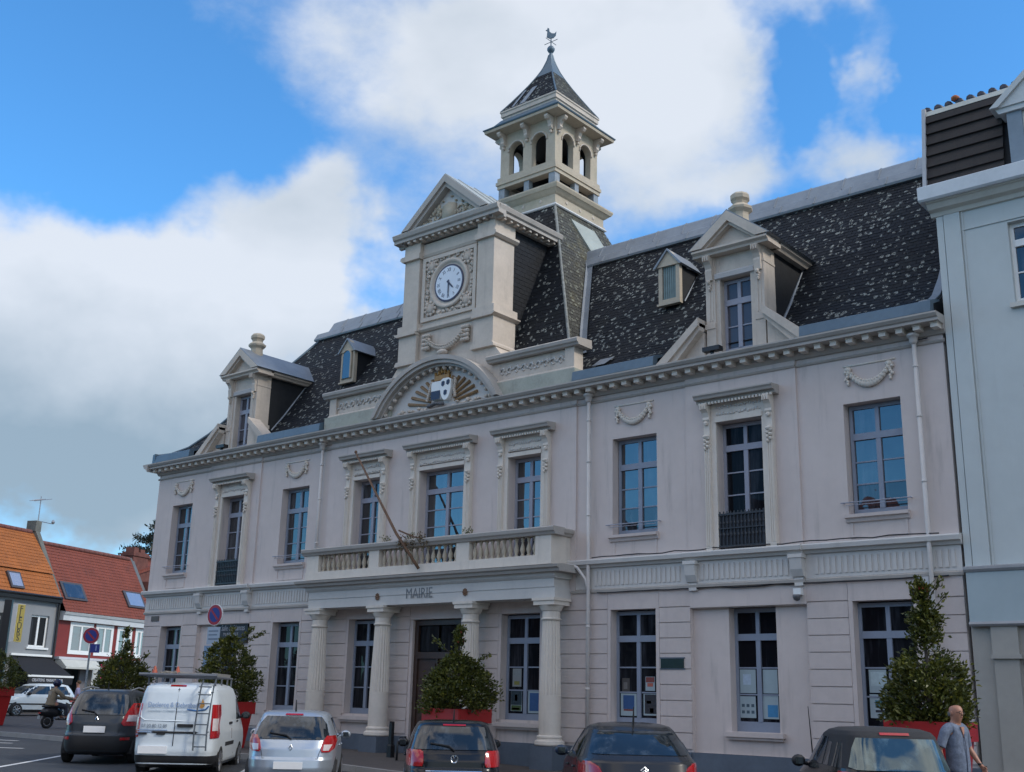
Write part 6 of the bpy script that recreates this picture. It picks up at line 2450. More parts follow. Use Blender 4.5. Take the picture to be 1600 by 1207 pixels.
# ---- dark saloon-like hatchback
c_rows = [(.17, -1.98, 2.05, .76, 5), (.25, -2.08, 2.14, .84, 5), (.45, -2.11, 2.18, .875, 5), (.60, -2.10, 2.16, .88, 5), (.66, -2.05, 2.12, .88, 5),
          (.82, -2.04, 1.98, .878, 4.6), (.95, -1.99, 1.35, .865, 4.4), (1.0, -1.90, 1.05, .84, 4.2), (1.2, -1.55, .65, .745, 4.0), (1.38, -1.18, .25, .64, 3.8), (1.43, -1.05, .05, .59, 3.4), (1.465, -.8, -.15, .46, 3), (1.48, -.55, -.35, .25, 3)]
SP = dict(rwin=[(1.06, -.68, .68), (1.09, -.70, .70), (1.24, -.63, .63), (1.37, -.52, .52)], fwin=[(1.0, -.68, .68), (1.38, -.5, .5)],
          swin=[[(1.0, -1.0, -.12), (1.36, -.80, -.2)], [(1.0, -.02, .82), (1.37, -.1, .16)], [(1.0, -1.35, -1.08), (1.22, -1.12, -1.0)]],
          lamps=[[(.68, .56, .80), (.74, .54, .85), (.90, .62, .845), (.96, .72, .80)]],
          plate=(.50, 0, .52, .11), hatch=[(-.68, 1.0), (-.60, .75), (-.52, .58), (.52, .58), (.60, .75), (.68, 1.0)],
          doors=[[(-1.05, 1.34), (-1.1, .95), (-.9, .5), (-.6, .35)], [(-.07, 1.38), (-.07, .35)], [(1.0, .95), (.95, .4)]], handles=[(-.78, .84), (.12, .83)], mirror=(.72, .98), antenna=(-.95, 1.45, .26),
          wheels=(.31, -1.25, 1.36, .88), badge=[('badge', 0, .87, .062, 'chevron')], strips=[('chrome_strip', -.42, .42, .755, .014, CHROME)], mmat=paint('blue_black_mirror', (.015, .03, .06)),
          headlamps=[[(.62, .42, .78), (.78, .5, .78)]])
build_car('dark_car', 'dark grey sloping back car with a chrome strip between the two right hand plane windows', c_rows, paint('charcoal_gloss', (.022, .022, .024), 0, .25), (11.817, -7.955, -.13), rad(42), SP)

# ---- black soft-top
v_rows = [(.17, -1.72, 1.80, .74, 4.5), (.25, -1.80, 1.88, .80, 4.5), (.45, -1.84, 1.92, .83, 4.5), (.66, -1.82, 1.90, .84, 4.5),
          (.82, -1.79, 1.70, .835, 4.5), (.93, -1.74, 1.30, .82, 4.6), (1.0, -1.69, .98, .795, 4.8), (1.2, -1.56, .66, .73, 5), (1.40, -1.42, .30, .665, 5), (1.455, -1.35, .12, .62, 4.6), (1.49, -1.15, -.1, .52, 4), (1.505, -.9, -.4, .3, 3)]
SP = dict(split=.995, topmat=mat('black_canvas', (.028, .028, .030), .9, var=.12, scale=8, bump=.15, bscale=60, obj=True), rglass=CGLASSB,
          rwin=[(.99, -.60, .60), (1.02, -.68, .68), (1.25, -.60, .60), (1.375, -.53, .53)], fwin=[(1.0, -.66, .66), (1.40, -.5, .5)],
          swin=[[(1.0, -.78, -.50), (1.30, -.72, -.52)], [(1.0, -.44, .74), (1.36, -.44, .25)], [(1.0, -1.36, -.98), (1.30, -1.2, -1.0)]],
          lamps=[[(.68, .60, .76), (.74, .58, .80), (.90, .64, .80), (.96, .70, .77)]], stop=[(1.415, -.2, .2), (1.445, -.2, .2)],
          plate=(.48, 0, .52, .11), doors=[[(-.9, .95), (-.9, .5), (-.7, .35)], [(.85, .95), (.8, .4)]], handles=[(-.68, .82)], mirror=(.62, .97), hmat=CHROME,
          wheels=(.30, -1.15, 1.25, .83), mmat=TRIMB, headlamps=[[(.62, .42, .72), (.78, .5, .72)]])
bc, cc = build_car('soft_top_car', 'black soft top car with a big reflecting rear window at the right', v_rows, paint('black_gloss_b', (.007, .007, .009), 0, .2), (15.535, -7.38, -.10), rad(37), SP)
bc.scale = (.92, 1, 1)
MB().tube([(-.62, .95, 1.03), (-.70, .78, 1.75)], [.012, .006], 5).build('aerial', TRIMB, bc)

# ---- tall dark grey people carrier
m_rows = [(.20, -1.95, 1.95, .78, 5), (.28, -2.07, 2.05, .86, 5), (.50, -2.11, 2.1, .895, 5), (.64, -2.10, 2.08, .90, 5), (.68, -2.06, 2.06, .90, 5),
          (.90, -2.03, 1.85, .90, 5), (1.02, -1.98, 1.35, .885, 5), (1.10, -1.94, 1.2, .865, 5), (1.3, -1.80, .85, .80, 5), (1.52, -1.62, .42, .725, 4.8), (1.59, -1.54, .25, .68, 4.4), (1.63, -1.3, .0, .56, 3.6), (1.645, -1.0, -.3, .35, 3)]
SP = dict(rwin=[(1.08, -.70, .70), (1.12, -.75, .75), (1.35, -.69, .69), (1.53, -.60, .60)], fwin=[(1.1, -.72, .72), (1.5, -.55, .55)],
          swin=[[(1.1, -1.0, -.15), (1.48, -.95, -.2)], [(1.1, -.02, .85), (1.48, -.1, .35)], [(1.1, -1.62, -1.1), (1.45, -1.4, -1.08)]],
          lamps=[[(.84, .66, .885), (.90, .60, .895), (1.10, .66, .87), (1.34, .74, .80)]], clear=[[(.94, .70, .86), (1.08, .72, .855)]],
          plate=(.76, -.02, .52, .14), hatch=[(-.72, 1.5), (-.78, 1.1), (-.60, .85), (-.56, .66), (.56, .66), (.60, .85), (.78, 1.1), (.72, 1.5)],
          doors=[[(-1.05, 1.5), (-1.07, .95), (-.9, .5)], [(-.08, 1.5), (-.08, .35)]], handles=[(-.8, .95), (.1, .94)], mirror=(.85, 1.06), antenna=(-1.2, 1.62, .2), wiper=1.12,
          wheels=(.32, -1.3, 1.38, .90), badge=[('badge', 0, .97, .06, 'diamond')], wraps=[('bumper', [(.26, 1), (.62, 1)], 78)],
          strips=[('reflector', -.80, -.62, .56, .03, LAMPR), ('reflector', .62, .80, .56, .03, LAMPR)], mmat=TRIMB,
          headlamps=[[(.66, .42, .8), (.85, .5, .8)]])
mo_, mc = build_car('people_carrier', 'tall dark grey people carrier parked left of the white van', m_rows, paint('grey_metallic', (.034, .040, .048), .2, .4), (-3.506, -7.476, 0), rad(46), SP)
mo_.scale = (.9, 1, 1)
m = MB()
for sg in (-1, 1):
    m.tube([(sg * .62, -1.35, 1.63), (sg * .63, -.6, 1.69), (sg * .6, .1, 1.66)], .02, 5)
m.build('roof_rail', ZINC, mo_)

# ---- white van
VANP = mat('van_white', (.62, .68, .72), .35, var=.05, scale=1.5, coat=.4, dirt=.18, dirtcol=(.40, .42, .42), obj=True)
n_rows = [(.22, -2.20, 2.2, .84, 9), (.30, -2.36, 2.3, .93, 9), (.55, -2.40, 2.36, .955, 10), (.72, -2.38, 2.35, .96, 10), (.90, -2.375, 2.2, .96, 10), (1.12, -2.36, 1.75, .955, 10), (1.2, -2.35, 1.6, .95, 10),
          (1.5, -2.31, 1.15, .92, 9), (1.72, -2.27, .82, .89, 8), (1.84, -2.23, .6, .86, 7), (1.90, -2.10, .4, .80, 5.5), (1.94, -1.8, .1, .64, 4.5), (1.95, -1.4, -.3, .4, 3.5)]
n_rows = [(z, a, b, w * .885, n) for z, a, b, w, n in n_rows]
SP = dict(rwin=[(1.86, -.01, .01), (1.862, -.01, .01)], fwin=[(1.15, -.78, .78), (1.74, -.68, .68)], swin=[[(1.16, .50, 1.32), (1.62, .46, .78)]],
          lamps=[[(.82, .735, .842), (.90, .73, .845), (1.30, .725, .83), (1.50, .72, .812)]], clear=[[(.97, .755, .832), (1.22, .75, .828)]],
          stop=[(1.855, -.19, .13), (1.89, -.19, .13)], plate=(.58, -.40, .58, .15), doors=[[(.42, 1.75), (.42, .4)], [(1.45, 1.2), (1.3, .4)]], handles=[(.60, 1.12)], hmat=TRIMB, mirror=(1.22, 1.22), mmat=TRIMB,
          wheels=(.33, -1.45, 1.35, .845), wraps=[('bumper', [(.22, 1), (.47, 1)], 83)], black=[('side_moulding', [(.62, -.9, .30), (.70, -.9, .30)], 'side')], headlamps=[[(.75, .5, .85), (.98, .55, .85)]])
vo, vc = build_car('white_van', 'white panel van with ladder rack and faded blue lettering on its rear doors', n_rows, VANP, (-.455, -7.342, -.12), rad(45), SP, 'van')
INKB = mat('van_lettering', (.22, .32, .50), .6, var=.1, obj=True)
INKD = mat('van_dark_letter', (.16, .20, .26), .6, var=.1, obj=True)


def van_text(t, size, x, z, m, sx=1.0, align='LEFT'):
    y = vc.rear(0, z) - .018
    yb = vc.rear(0, z + .3) - .018
    return text_mesh(t, size, m, 'lettering', vo, .002, align, face_mat((x, y, z), (1, 0, 0), (0, yb - y, .3)), sx=sx)


van_text('Declercq & Debrabant', .150, -.60, 1.475, INKB, .78)
van_text('CHAUFFAGE  PLOMBERIE  SANITAIRE', .05, -.58, 1.36, mat('pale_letter', (.42, .50, .58), .6, var=.05, obj=True), 1.0)
van_text('07 20 80 12 89', .105, -.68, 1.05, INKD, .82)
m = MB()
for k in range(2):
    z = .97 - .04 * k
    y = vc.rear(0, z) - .012
    m.box(-.74, -.14, y, y + .01, z - .008, z + .008)
m.box(-.78, -.52, vc.rear(-.7, .88) - .012, vc.rear(-.7, .88), .87, .89)
m.build('lettering', INKB, vo)
m = MB()
y = vc.rear(.5, 1.5) - .02
m.prism([(.46, 1.44), (.52, 1.42), (.57, 1.47), (.55, 1.55), (.52, 1.62), (.50, 1.55)], 'y', y, y + .01)
m.build('flame_logo', mat('flame_orange', (.60, .30, .08), .6, var=.1, obj=True), vo)
m = MB().tube([(.22, y, 1.39), (.42, y - .0, 1.37), (.60, y, 1.40), (.66, y, 1.47)], .018, 5)
m.build('wave_logo', mat('wave_blue', (.05, .16, .38), .6, var=.1, obj=True), vo)
m = MB()
for (x, z0, z1) in ((.0, .66, 1.82),):
    m.tube([(x, vc.rear(x, z) - .004, z) for z in (z0, 1.0, 1.4, z1)], .008, 4)
m.tube([(x, vc.rear(x, .93) - .008, .93) for x in (-.78, -.4, 0, .4, .78)], .022, 5)
m.tube([(x, vc.rear(x, 1.79) - .004, 1.79) for x in (-.75, 0, .75)], .008, 4)
m.build('door_seam', TRIMB, vo)
m = MB()
for L in (((-.72, 1.22), (-.62, 1.16), (0.0, 1.155), (.70, 1.14)), ((-.72, 1.22), (-.74, 1.5), (-.68, 1.74))):
    m.tube([(x, vc.rear(x, z) - .004, z) for x, z in L], .014, 4)
m.build('pressed_line', VANP, vo)
MB().box(.06, .38, vc.rear(.2, 1.07) - .05, vc.rear(.2, 1.07), 1.04, 1.10).build('door_handle', TRIMB, vo)
MB().box(-.72, -.55, vc.rear(0, .9) - .03, vc.rear(0, .9), .88, .92).box(-.35, -.18, vc.rear(0, .9) - .03, vc.rear(0, .9), .88, .92).build('plate_lamp', TRIMB, vo)
MB().box(.84, .868, -.55, -.18, 1.07, 1.12).build('side_rail', TRIMB, vo)
m = MB()
lx = (.44, .70)
for x in lx:
    m.tube([(x, -2.50, .58), (x - .015, -2.47, .95), (x + .01, -2.43, 1.5), (x + .03, -2.36, 1.88), (x + .03, -2.15, 2.0)], .018, 6)
for z in (.66, .90, 1.10, 1.32, 1.52, 1.70, 1.86):
    yy = -2.50 + .04 * (z - .58)
    m.tube([(lx[0], yy, z), (lx[1], yy, z)], .013, 5)
for z in (.95, 1.75):
    for x in lx:
        m.tube([(x, -2.46, z), (x, vc.rear(x, z), z)], .012, 4)
m.build('ladder', mat('ladder_grey', (.11, .13, .15), .5, metal=.4, var=.1, obj=True), vo)
m = MB()
for x in (-.70, .70):
    m.tube([(x, -2.15, 2.06), (x, .3, 2.06)], .025, 6)
    for y in (-2.0, -1.2, -.4, .2):
        m.tube([(x, y, 1.88), (x, y, 2.06)], .02, 5)
for y in (-2.15, -1.75, -1.35, -.95, -.55, -.15, .25):
    m.tube([(-.72, y, 2.06), (.72, y, 2.06)], .018, 5)
m.tube([(-.88, -2.18, 2.09), (.75, -2.18, 2.09)], .035, 8)
m.build('roof_rack', mat('rack_grey', (.13, .14, .16), .55, metal=.3, var=.15, obj=True), vo)


def cargo(name, label, mb, m, cat):
    o = mb.build(name, m)
    o.location = vo.location
    o.rotation_euler = vo.rotation_euler
    return tag(o, label, cat)


mb = MB()
for k in range(5):
    mb.tube([(-.45 + .1 * k, -2.2, 2.12 + .02 * (k % 2)), (-.42 + .1 * k, .1, 2.13)], .035, 7)
cargo('pipe_bundle', 'bundle of grey brown pipes lying on the rack of the white van', mb, mat('pipe_grey', (.22, .20, .18), .7, var=.15, obj=True), 'pipes')
mb = MB()
for x in (.30, .62):
    mb.box(x, x + .05, -2.1, .2, 2.085, 2.15)
for k in range(8):
    mb.box(.35, .62, -2.0 + .28 * k, -1.96 + .28 * k, 2.10, 2.135)
cargo('ladder', 'folded grey ladder lying on the right of the van roof rack', mb, mat('ladder_alu', (.30, .30, .29), .5, metal=.4, var=.1, obj=True), 'ladder')
CONE = mat('cone_orange', (.40, .09, .05), .6, var=.15, obj=True)
for (x, y, t) in ((-.58, -2.1, 'small orange red cone at the left end of the van roof rack'), (-.12, -2.0, 'small orange red cone near the middle of the van roof rack')):
    mb = MB()
    mb.sq((x, y), [(.09, .09, 2.09), (.09, .09, 2.102)])
    mb.lathe((x, y, 2.10), [(.07, 0), (.045, .08), (.015, .17)], 8)
    cargo('traffic_cone', t, mb, CONE, 'cone')

# ---- far white hatchback, seen from its side
w_rows = [(.18, -1.80, 1.75, .72, 4.5), (.26, -1.88, 1.84, .79, 4.5), (.50, -1.90, 1.88, .81, 4.5), (.68, -1.88, 1.85, .81, 4.5), (.84, -1.84, 1.55, .805, 4.5), (.92, -1.80, 1.05, .79, 4.6), (1.15, -1.65, .62, .70, 4.6), (1.33, -1.48, .25, .62, 4.4), (1.38, -1.3, .05, .52, 3.6), (1.40, -1.0, -.3, .3, 3)]
SP = dict(grp=0, rwin=[(.95, -.62, .62), (1.28, -.5, .5)], fwin=[(.95, -.64, .64), (1.3, -.5, .5)], swin=[[(.94, -1.35, -.42), (1.29, -1.2, -.42)], [(.94, -.36, .85), (1.29, -.36, .38)]],
          lamps=[[(.62, .62, .76), (.84, .62, .77)]], plate=(.45, 0, .5, .11), doors=[[(-.4, .9), (-.4, .3)], [(.85, .88), (.8, .3)]], handles=[(-.25, .78)], hmat=TRIMB, mirror=(.72, .95), mmat=TRIMB, wheels=(.28, -1.15, 1.2, .80),
          black=[('side_moulding', [(.50, -1.6, 1.6), (.56, -1.6, 1.6)], 'side'), ('sill', [(.20, -1.7, 1.7), (.30, -1.7, 1.7)], 'side')], headlamps=[[(.56, .42, .70), (.70, .5, .70)]])
build_car('white_hatchback', 'small white hatchback seen from the side before the flower shop', w_rows, paint('white_gloss', (.62, .68, .70), 0, .35), (-26.9, 2.6, .40), rad(186), SP)

# ================================================================== PEOPLE


def skin_mesh(name, verts, edges, m, parent, sub=2, smooth=True):
    me = bpy.data.meshes.new(name)
    me.from_pydata([v[0] for v in verts], edges, [])
    o = bpy.data.objects.new(name, me)
    COL.objects.link(o)
    sk = o.modifiers.new('skin', 'SKIN')
    sk.use_smooth_shade = True
    for i, v in enumerate(verts):
        d = me.skin_vertices[0].data[i]
        r = v[1]
        d.radius = r if isinstance(r, tuple) else (r, r)
        d.use_root = (i == 0)
    ss = o.modifiers.new('sub', 'SUBSURF')
    ss.levels = sub
    ss.render_levels = sub
    dg = bpy.context.evaluated_depsgraph_get()
    nm = bpy.data.meshes.new_from_object(o.evaluated_get(dg))
    bpy.data.objects.remove(o)
    bpy.data.meshes.remove(me)
    nm.materials.clear()
    nm.materials.append(m)
    nm.polygons.foreach_set('use_smooth', [True] * len(nm.polygons))
    nm.name = name
    return link(name, nm, parent)


def chain(vs, es, start, pts):
    p = start
    for q in pts:
        vs.append(q)
        es.append((p, len(vs) - 1))
        p = len(vs) - 1
    return p


def hand(vs, es, wrist, pos, down, fwd, sx):
    """palm and five bent fingers; sx = +1 right hand"""
    d, f = Vector(down).normalized(), Vector(fwd).normalized()
    s = d.cross(f)
    p = Vector(pos)
    palm = chain(vs, es, wrist, [(tuple(p + d * .05), (.034, .018))])
    for k, (o_, L) in enumerate(((.030, .075), (.010, .085), (-.010, .08), (-.030, .062))):
        b = p + d * .085 + f * o_
        chain(vs, es, palm, [(tuple(b), .0095), (tuple(b + d * L * .5 + s * sx * -.012), .0085), (tuple(b + d * L * .85 + s * sx * -.034), .007)])
    chain(vs, es, palm, [(tuple(p + d * .045 + f * .045), .011), (tuple(p + d * .085 + f * .058 - s * sx * .012), .009)])


SKINM = mat('skin', (.36, .17, .11), .5, var=.08, scale=14, obj=True)
SHIRT = mat('grey_blue_shirt', (.125, .15, .205), .9, var=.30, scale=20, bump=.6, bscale=9, obj=True)
JEANS = mat('blue_jeans', (.035, .075, .17), .85, var=.18, scale=8, obj=True)
SHOE = mat('dark_shoe', (.03, .025, .022), .6, var=.1, obj=True)

MAN = thing('person', 'bald man in glasses, grey blue short sleeved shirt and jeans walking at the right edge', 'person', (16.72, -7.22, 0), rad(-108))
vs = [((0, 0, .95), (.12, .09)), ((0, .0, 1.12), (.12, .09)), ((0, .0, 1.28), (.12, .09)), ((0, -.005, 1.41), (.12, .085)), ((0, .0, 1.50), (.08, .075)), ((0, .02, 1.545), (.068, .07)), ((0, .035, 1.595), (.078, .09)), ((0, .035, 1.66), (.092, .112)), ((0, .025, 1.725), (.085, .105)), ((0, .02, 1.765), (.05, .06))]
es = [(i, i + 1) for i in range(len(vs) - 1)]
for sx_, el, wr in ((1, (.30, -.06, 1.16), (.325, .03, .93)), (-1, (-.30, -.01, 1.17), (-.30, .14, .97))):
    sh_ = chain(vs, es, 3, [((sx_ * .10, 0, 1.435), .085), ((sx_ * .20, -.01, 1.415), .066), ((sx_ * .25, -.03, 1.29), .052), (el, .042)])
    w_ = chain(vs, es, sh_, [((el[0] * .5 + wr[0] * .5, el[1] * .5 + wr[1] * .5, el[2] * .5 + wr[2] * .5), .040), (wr, (.029, .024))])
    hand(vs, es, w_, wr, (wr[0] - el[0], wr[1] - el[1] + .02, wr[2] - el[2]), (0, 1, .3), sx_)
for sx_, kn, an_ in ((1, (.10, .16, .50), (.10, .10, .09)), (-1, (-.10, .0, .50), (-.10, -.30, .16))):
    chain(vs, es, 0, [((sx_ * .095, 0, .88), .095), ((sx_ * .10, kn[1] * .5, .69), .078), (kn, .056), ((kn[0], (kn[1] + an_[1]) / 2 - .02, .30), .052), (an_, .038), ((an_[0], an_[1] + .12, an_[2] - .05), (.04, .03))])
skin_mesh('body', vs, es, SKINM, MAN)
vs = [((0, 0, .87), (.205, .155)), ((0, .01, .90), (.20, .155)), ((0, .012, 1.05), (.192, .155)), ((0, .005, 1.20), (.188, .145)), ((0, .0, 1.34), (.20, .14)), ((0, -.005, 1.455), (.175, .12)), ((0, .0, 1.535), (.095, .09))]
es = [(i, i + 1) for i in range(6)]
for sx_ in (1, -1):
    chain(vs, es, 5, [((sx_ * .13, -.005, 1.455), .092), ((sx_ * .205, -.01, 1.42), .080), ((sx_ * .25, -.025, 1.31), .068), ((sx_ * .285, -.04, 1.21), .070), ((sx_ * .288, -.042, 1.20), .070)])
sh = skin_mesh('shirt', vs, es, SHIRT, MAN)
m = MB().tube([(0, .155, .86), (0, .157, 1.1), (.0, .152, 1.25), (0, .135, 1.38)], .006, 4)
m.build('placket', mat('shirt_line', (.07, .08, .12), .8, var=.05), sh)
m = MB().prism([(-.005, 1.50), (-.085, 1.455), (-.055, 1.36), (0, 1.30), (.055, 1.36), (.085, 1.455), (.005, 1.50)], 'y', .085, .118)
m2 = MB().add([(-.035, .124, 1.475), (.035, .124, 1.475), (0, .140, 1.33), (-.03, .10, 1.475), (.03, .10, 1.475), (0, .11, 1.33)], [(0, 1, 2), (3, 5, 4), (0, 3, 4, 1), (1, 4, 5, 2), (2, 5, 3, 0)])
m2.build('open_collar', SKINM, sh)
vs = [((0, 0, 1.00), (.17, .13)), ((0, 0, .90), (.185, .14))]
es = [(0, 1)]
for sx_, kn, an_ in ((1, (.10, .16, .50), (.10, .10, .12)), (-1, (-.10, .0, .50), (-.10, -.30, .19))):
    chain(vs, es, 1, [((sx_ * .095, 0, .85), .105), ((sx_ * .10, kn[1] * .5, .69), .09), (kn, .07), ((kn[0], (kn[1] + an_[1]) / 2 - .02, .31), .064), (an_, .06)])
skin_mesh('jeans', vs, es, JEANS, MAN)
MAN.scale = (.97, .97, .97)
for sx_, p in ((1, (.10, .17, .05)), (-1, (-.10, -.23, .08))):
    MB().blob(p, (.05, .14, .055), 10, 6).build('shoe', SHOE, MAN, smooth=True)
fc = MB()
for s in (-1, 1):
    fc.blob((s * .078, .02, 1.655), (.012, .024, .034), 8, 5)
fc.blob((0, .125, 1.645), (.014, .024, .026), 8, 5)
fc.build('face', SKINM, MAN, smooth=True)
fc = MB()
for s in (-1, 1):
    pts = [(s * .032 + .026 * math.cos(2 * math.pi * k / 10), .132 - .02 * abs(math.cos(2 * math.pi * k / 10)) * .3, 1.668 + .019 * math.sin(2 * math.pi * k / 10)) for k in range(11)]
    fc.tube(pts, .0035, 4)
    fc.tube([(s * .058, .122, 1.672), (s * .08, .03, 1.668)], .003, 4)
    fc.blob((s * .032, .112, 1.668), (.016, .012, .007), 6, 4)
fc.tube([(-.008, .134, 1.668), (.008, .134, 1.668)], .003, 4)
fc.build('glasses', BLACK, MAN)
MB().blob((0, .112, 1.602), (.026, .012, .005), 8, 4).build('mouth', mat('lip', (.20, .07, .06), .6, var=.05), MAN)
hb = MB()
for s in (-1, 1):
    for k in range(4):
        hb.blob((s * (.068 - .006 * k), .012 - .02 * k, 1.655 - .004 * k), (.012, .022, .036), 6, 4)
hb.blob((0, -.048, 1.648), (.052, .022, .040), 8, 5)
hb.build('hair', mat('grey_hair', (.13, .12, .12), .9, var=.2, scale=20), MAN, smooth=True)
wr = (-.30, .14, .97)
MB().lathe((wr[0], wr[1] - .005, wr[2] - .005), [(.030, 0), (.034, .006), (.034, .024), (.030, .03)], 12).build('watch', BLACK, MAN)
ph_ = MB().box(-.318, -.298, .155, .215, .80, .93).build('phone_case', BLACK)
ph_.location = MAN.location
ph_.rotation_euler = MAN.rotation_euler
tag(ph_, 'small dark case held in the left hand of the walking man', 'case')

# rider on a scooter
SCOOT = thing('scooter', 'black motor scooter with rider on the pavement beside the dark grey people carrier', 'scooter', (-17.9, -1.45, .2), rad(2))
for y in (0, 1.25):
    m = MB()
    n = 18
    pts = []
    m.tube([(0, y + .2 * math.cos(2 * math.pi * k / n), .25 + .2 * math.sin(2 * math.pi * k / n)) for k in range(n + 1)], .055, 7)
    m.blob((0, y, .25), (.05, .13, .13), 8, 5)
    m.build('wheel', TYRE, SCOOT, smooth=True)
SB = paint('scooter_black', (.012, .013, .016), 0, .3)
m = MB()
m.blob((0, .10, .58), (.17, .42, .20), 12, 7)
m.box(-.16, .16, .40, .95, .30, .37)
m.prism([(.90, .33), (1.0, .36), (1.12, .92), (1.02, .96), (.93, .60)], 'x', -.19, .19)
m.tube([(0, 1.06, .85), (0, 1.22, .28)], .05, 6)
m.build('bodywork', SB, SCOOT, smooth=True)
MB().blob((0, .08, .78), (.15, .38, .07), 10, 5).build('seat', TRIMB, SCOOT, smooth=True)
m = MB().tube([(-.34, .92, 1.02), (-.15, 1.04, 1.0), (.15, 1.04, 1.0), (.34, .92, 1.02)], .02, 6)
m.build('handlebar', TRIMB, SCOOT)
for s in (-1, 1):
    MB().tube([(s * .28, .95, 1.02), (s * .36, .98, 1.2)], .01, 5).blob((s * .38, .98, 1.24), (.065, .02, .05), 8, 5).build('mirror', CHROME, SCOOT, smooth=True)
MB().box(-.05, .05, -.36, -.32, .52, .58).build('tail_lamp', LAMPR, SCOOT)
MB().box(-.08, .08, -.36, -.345, .34, .46).build('number_plate', mat('dim_plate', (.3, .3, .3), .5), SCOOT)

RID = thing('person', 'rider in a beige jacket and dark helmet sitting on the black scooter', 'person', (-17.9, -1.45, .2), rad(2))
vs = [((0, .05, .86), (.17, .13)), ((0, .06, 1.02), (.16, .12)), ((0, .10, 1.2), (.18, .13)), ((0, .13, 1.32), (.16, .11)), ((0, .17, 1.42), (.06, .06)), ((0, .20, 1.48), (.06, .06)), ((0, .22, 1.56), (.08, .09)), ((0, .22, 1.63), (.06, .07))]
es = [(i, i + 1) for i in range(7)]
for sx_ in (1, -1):
    a_ = chain(vs, es, 3, [((sx_ * .12, .13, 1.34), .085), ((sx_ * .22, .15, 1.30), .07), ((sx_ * .31, .38, 1.10), .055), ((sx_ * .33, .62, 1.05), .045), ((sx_ * .32, .86, 1.05), .035)])
    hand(vs, es, a_, (sx_ * .32, .88, 1.05), (0, .9, -.45), (-sx_, 0, 0), sx_)
    chain(vs, es, 0, [((sx_ * .11, .12, .86), .10), ((sx_ * .19, .48, .80), .085), ((sx_ * .2, .55, .76), .07), ((sx_ * .19, .58, .55), .06), ((sx_ * .17, .62, .40), .045), ((sx_ * .17, .74, .38), (.045, .04))])
skin_mesh('body', vs, es, SKINM, RID)
vs2 = [((0, .04, .78), (.235, .20)), ((0, .05, .84), (.23, .19)), ((0, .06, 1.02), (.19, .15)), ((0, .10, 1.2), (.205, .155)), ((0, .13, 1.33), (.17, .13)), ((0, .16, 1.40), (.09, .09))]
es2 = [(i, i + 1) for i in range(5)]
for sx_ in (1, -1):
    chain(vs2, es2, 4, [((sx_ * .13, .13, 1.35), .095), ((sx_ * .22, .15, 1.31), .085), ((sx_ * .31, .38, 1.10), .07), ((sx_ * .33, .74, 1.05), .055)])
skin_mesh('jacket', vs2, es2, mat('beige_jacket', (.20, .16, .11), .85, var=.2, scale=9, obj=True), RID)
vs2 = [((0, .05, .88), (.185, .15)), ((0, .07, .85), (.18, .14))]
es2 = [(0, 1)]
for sx_ in (1, -1):
    chain(vs2, es2, 1, [((sx_ * .11, .14, .86), .11), ((sx_ * .19, .48, .80), .095), ((sx_ * .2, .56, .74), .08), ((sx_ * .19, .59, .52), .07), ((sx_ * .17, .62, .43), .06)])
skin_mesh('trousers', vs2, es2, mat('dark_trousers', (.025, .03, .045), .85, var=.1, obj=True), RID)
MB().blob((0, .22, 1.60), (.135, .16, .145), 14, 9).build('helmet', paint('navy_helmet', (.012, .014, .05), 0, .2), RID, smooth=True)
MB().box(-.09, .09, -.04, .0, 1.05, 1.32).build('back_panel', mat('pale_panel', (.32, .29, .24), .8, var=.1), RID)

PED = thing('person', 'distant pedestrian in a lavender top seen just above the dark grey car', 'person', (-24.9, 3.6, .2), rad(150))
vs = [((0, 0, .95), (.15, .11)), ((0, .0, 1.12), (.14, .10)), ((0, .0, 1.28), (.16, .11)), ((0, 0, 1.41), (.14, .10)), ((0, .0, 1.50), (.06, .06)), ((0, .02, 1.56), (.06, .065)), ((0, .03, 1.64), (.08, .095)), ((0, .02, 1.72), (.06, .075))]
es = [(i, i + 1) for i in range(7)]
for sx_ in (1, -1):
    a_ = chain(vs, es, 3, [((sx_ * .10, 0, 1.42), .08), ((sx_ * .20, 0, 1.40), .06), ((sx_ * .25, -.02, 1.15), .042), ((sx_ * .26, .08, .92), .03)])
    hand(vs, es, a_, (sx_ * .26, .08, .92), (0, .2, -1), (0, 1, .2), sx_)
    chain(vs, es, 0, [((sx_ * .095, 0, .88), .09), ((sx_ * .10, .0, .5), .06), ((sx_ * .10, -.03, .10), .04), ((sx_ * .1, .09, .05), (.04, .03))])
skin_mesh('body', vs, es, SKINM, PED)
vs = [((0, 0, .92), (.17, .13)), ((0, .0, 1.2), (.175, .13)), ((0, .0, 1.40), (.15, .115)), ((0, 0, 1.46), (.08, .075))]
es = [(0, 1), (1, 2), (2, 3)]
for sx_ in (1, -1):
    chain(vs, es, 2, [((sx_ * .12, 0, 1.42), .09), ((sx_ * .20, 0, 1.39), .078), ((sx_ * .255, -.02, 1.15), .06)])
skin_mesh('top', vs, es, mat('lavender_top', (.36, .32, .46), .8, var=.1, obj=True), PED)
vs = [((0, 0, .96), (.155, .12)), ((0, 0, .90), (.16, .12))]
es = [(0, 1)]
for sx_ in (1, -1):
    chain(vs, es, 1, [((sx_ * .095, 0, .85), .10), ((sx_ * .10, 0, .5), .07), ((sx_ * .10, -.03, .12), .06)])
skin_mesh('trousers', vs, es, JEANS, PED)
MB().blob((0, -.01, 1.69), (.092, .10, .085), 10, 6).build('hair', mat('brown_hair', (.10, .06, .03), .9, var=.2), PED, smooth=True)

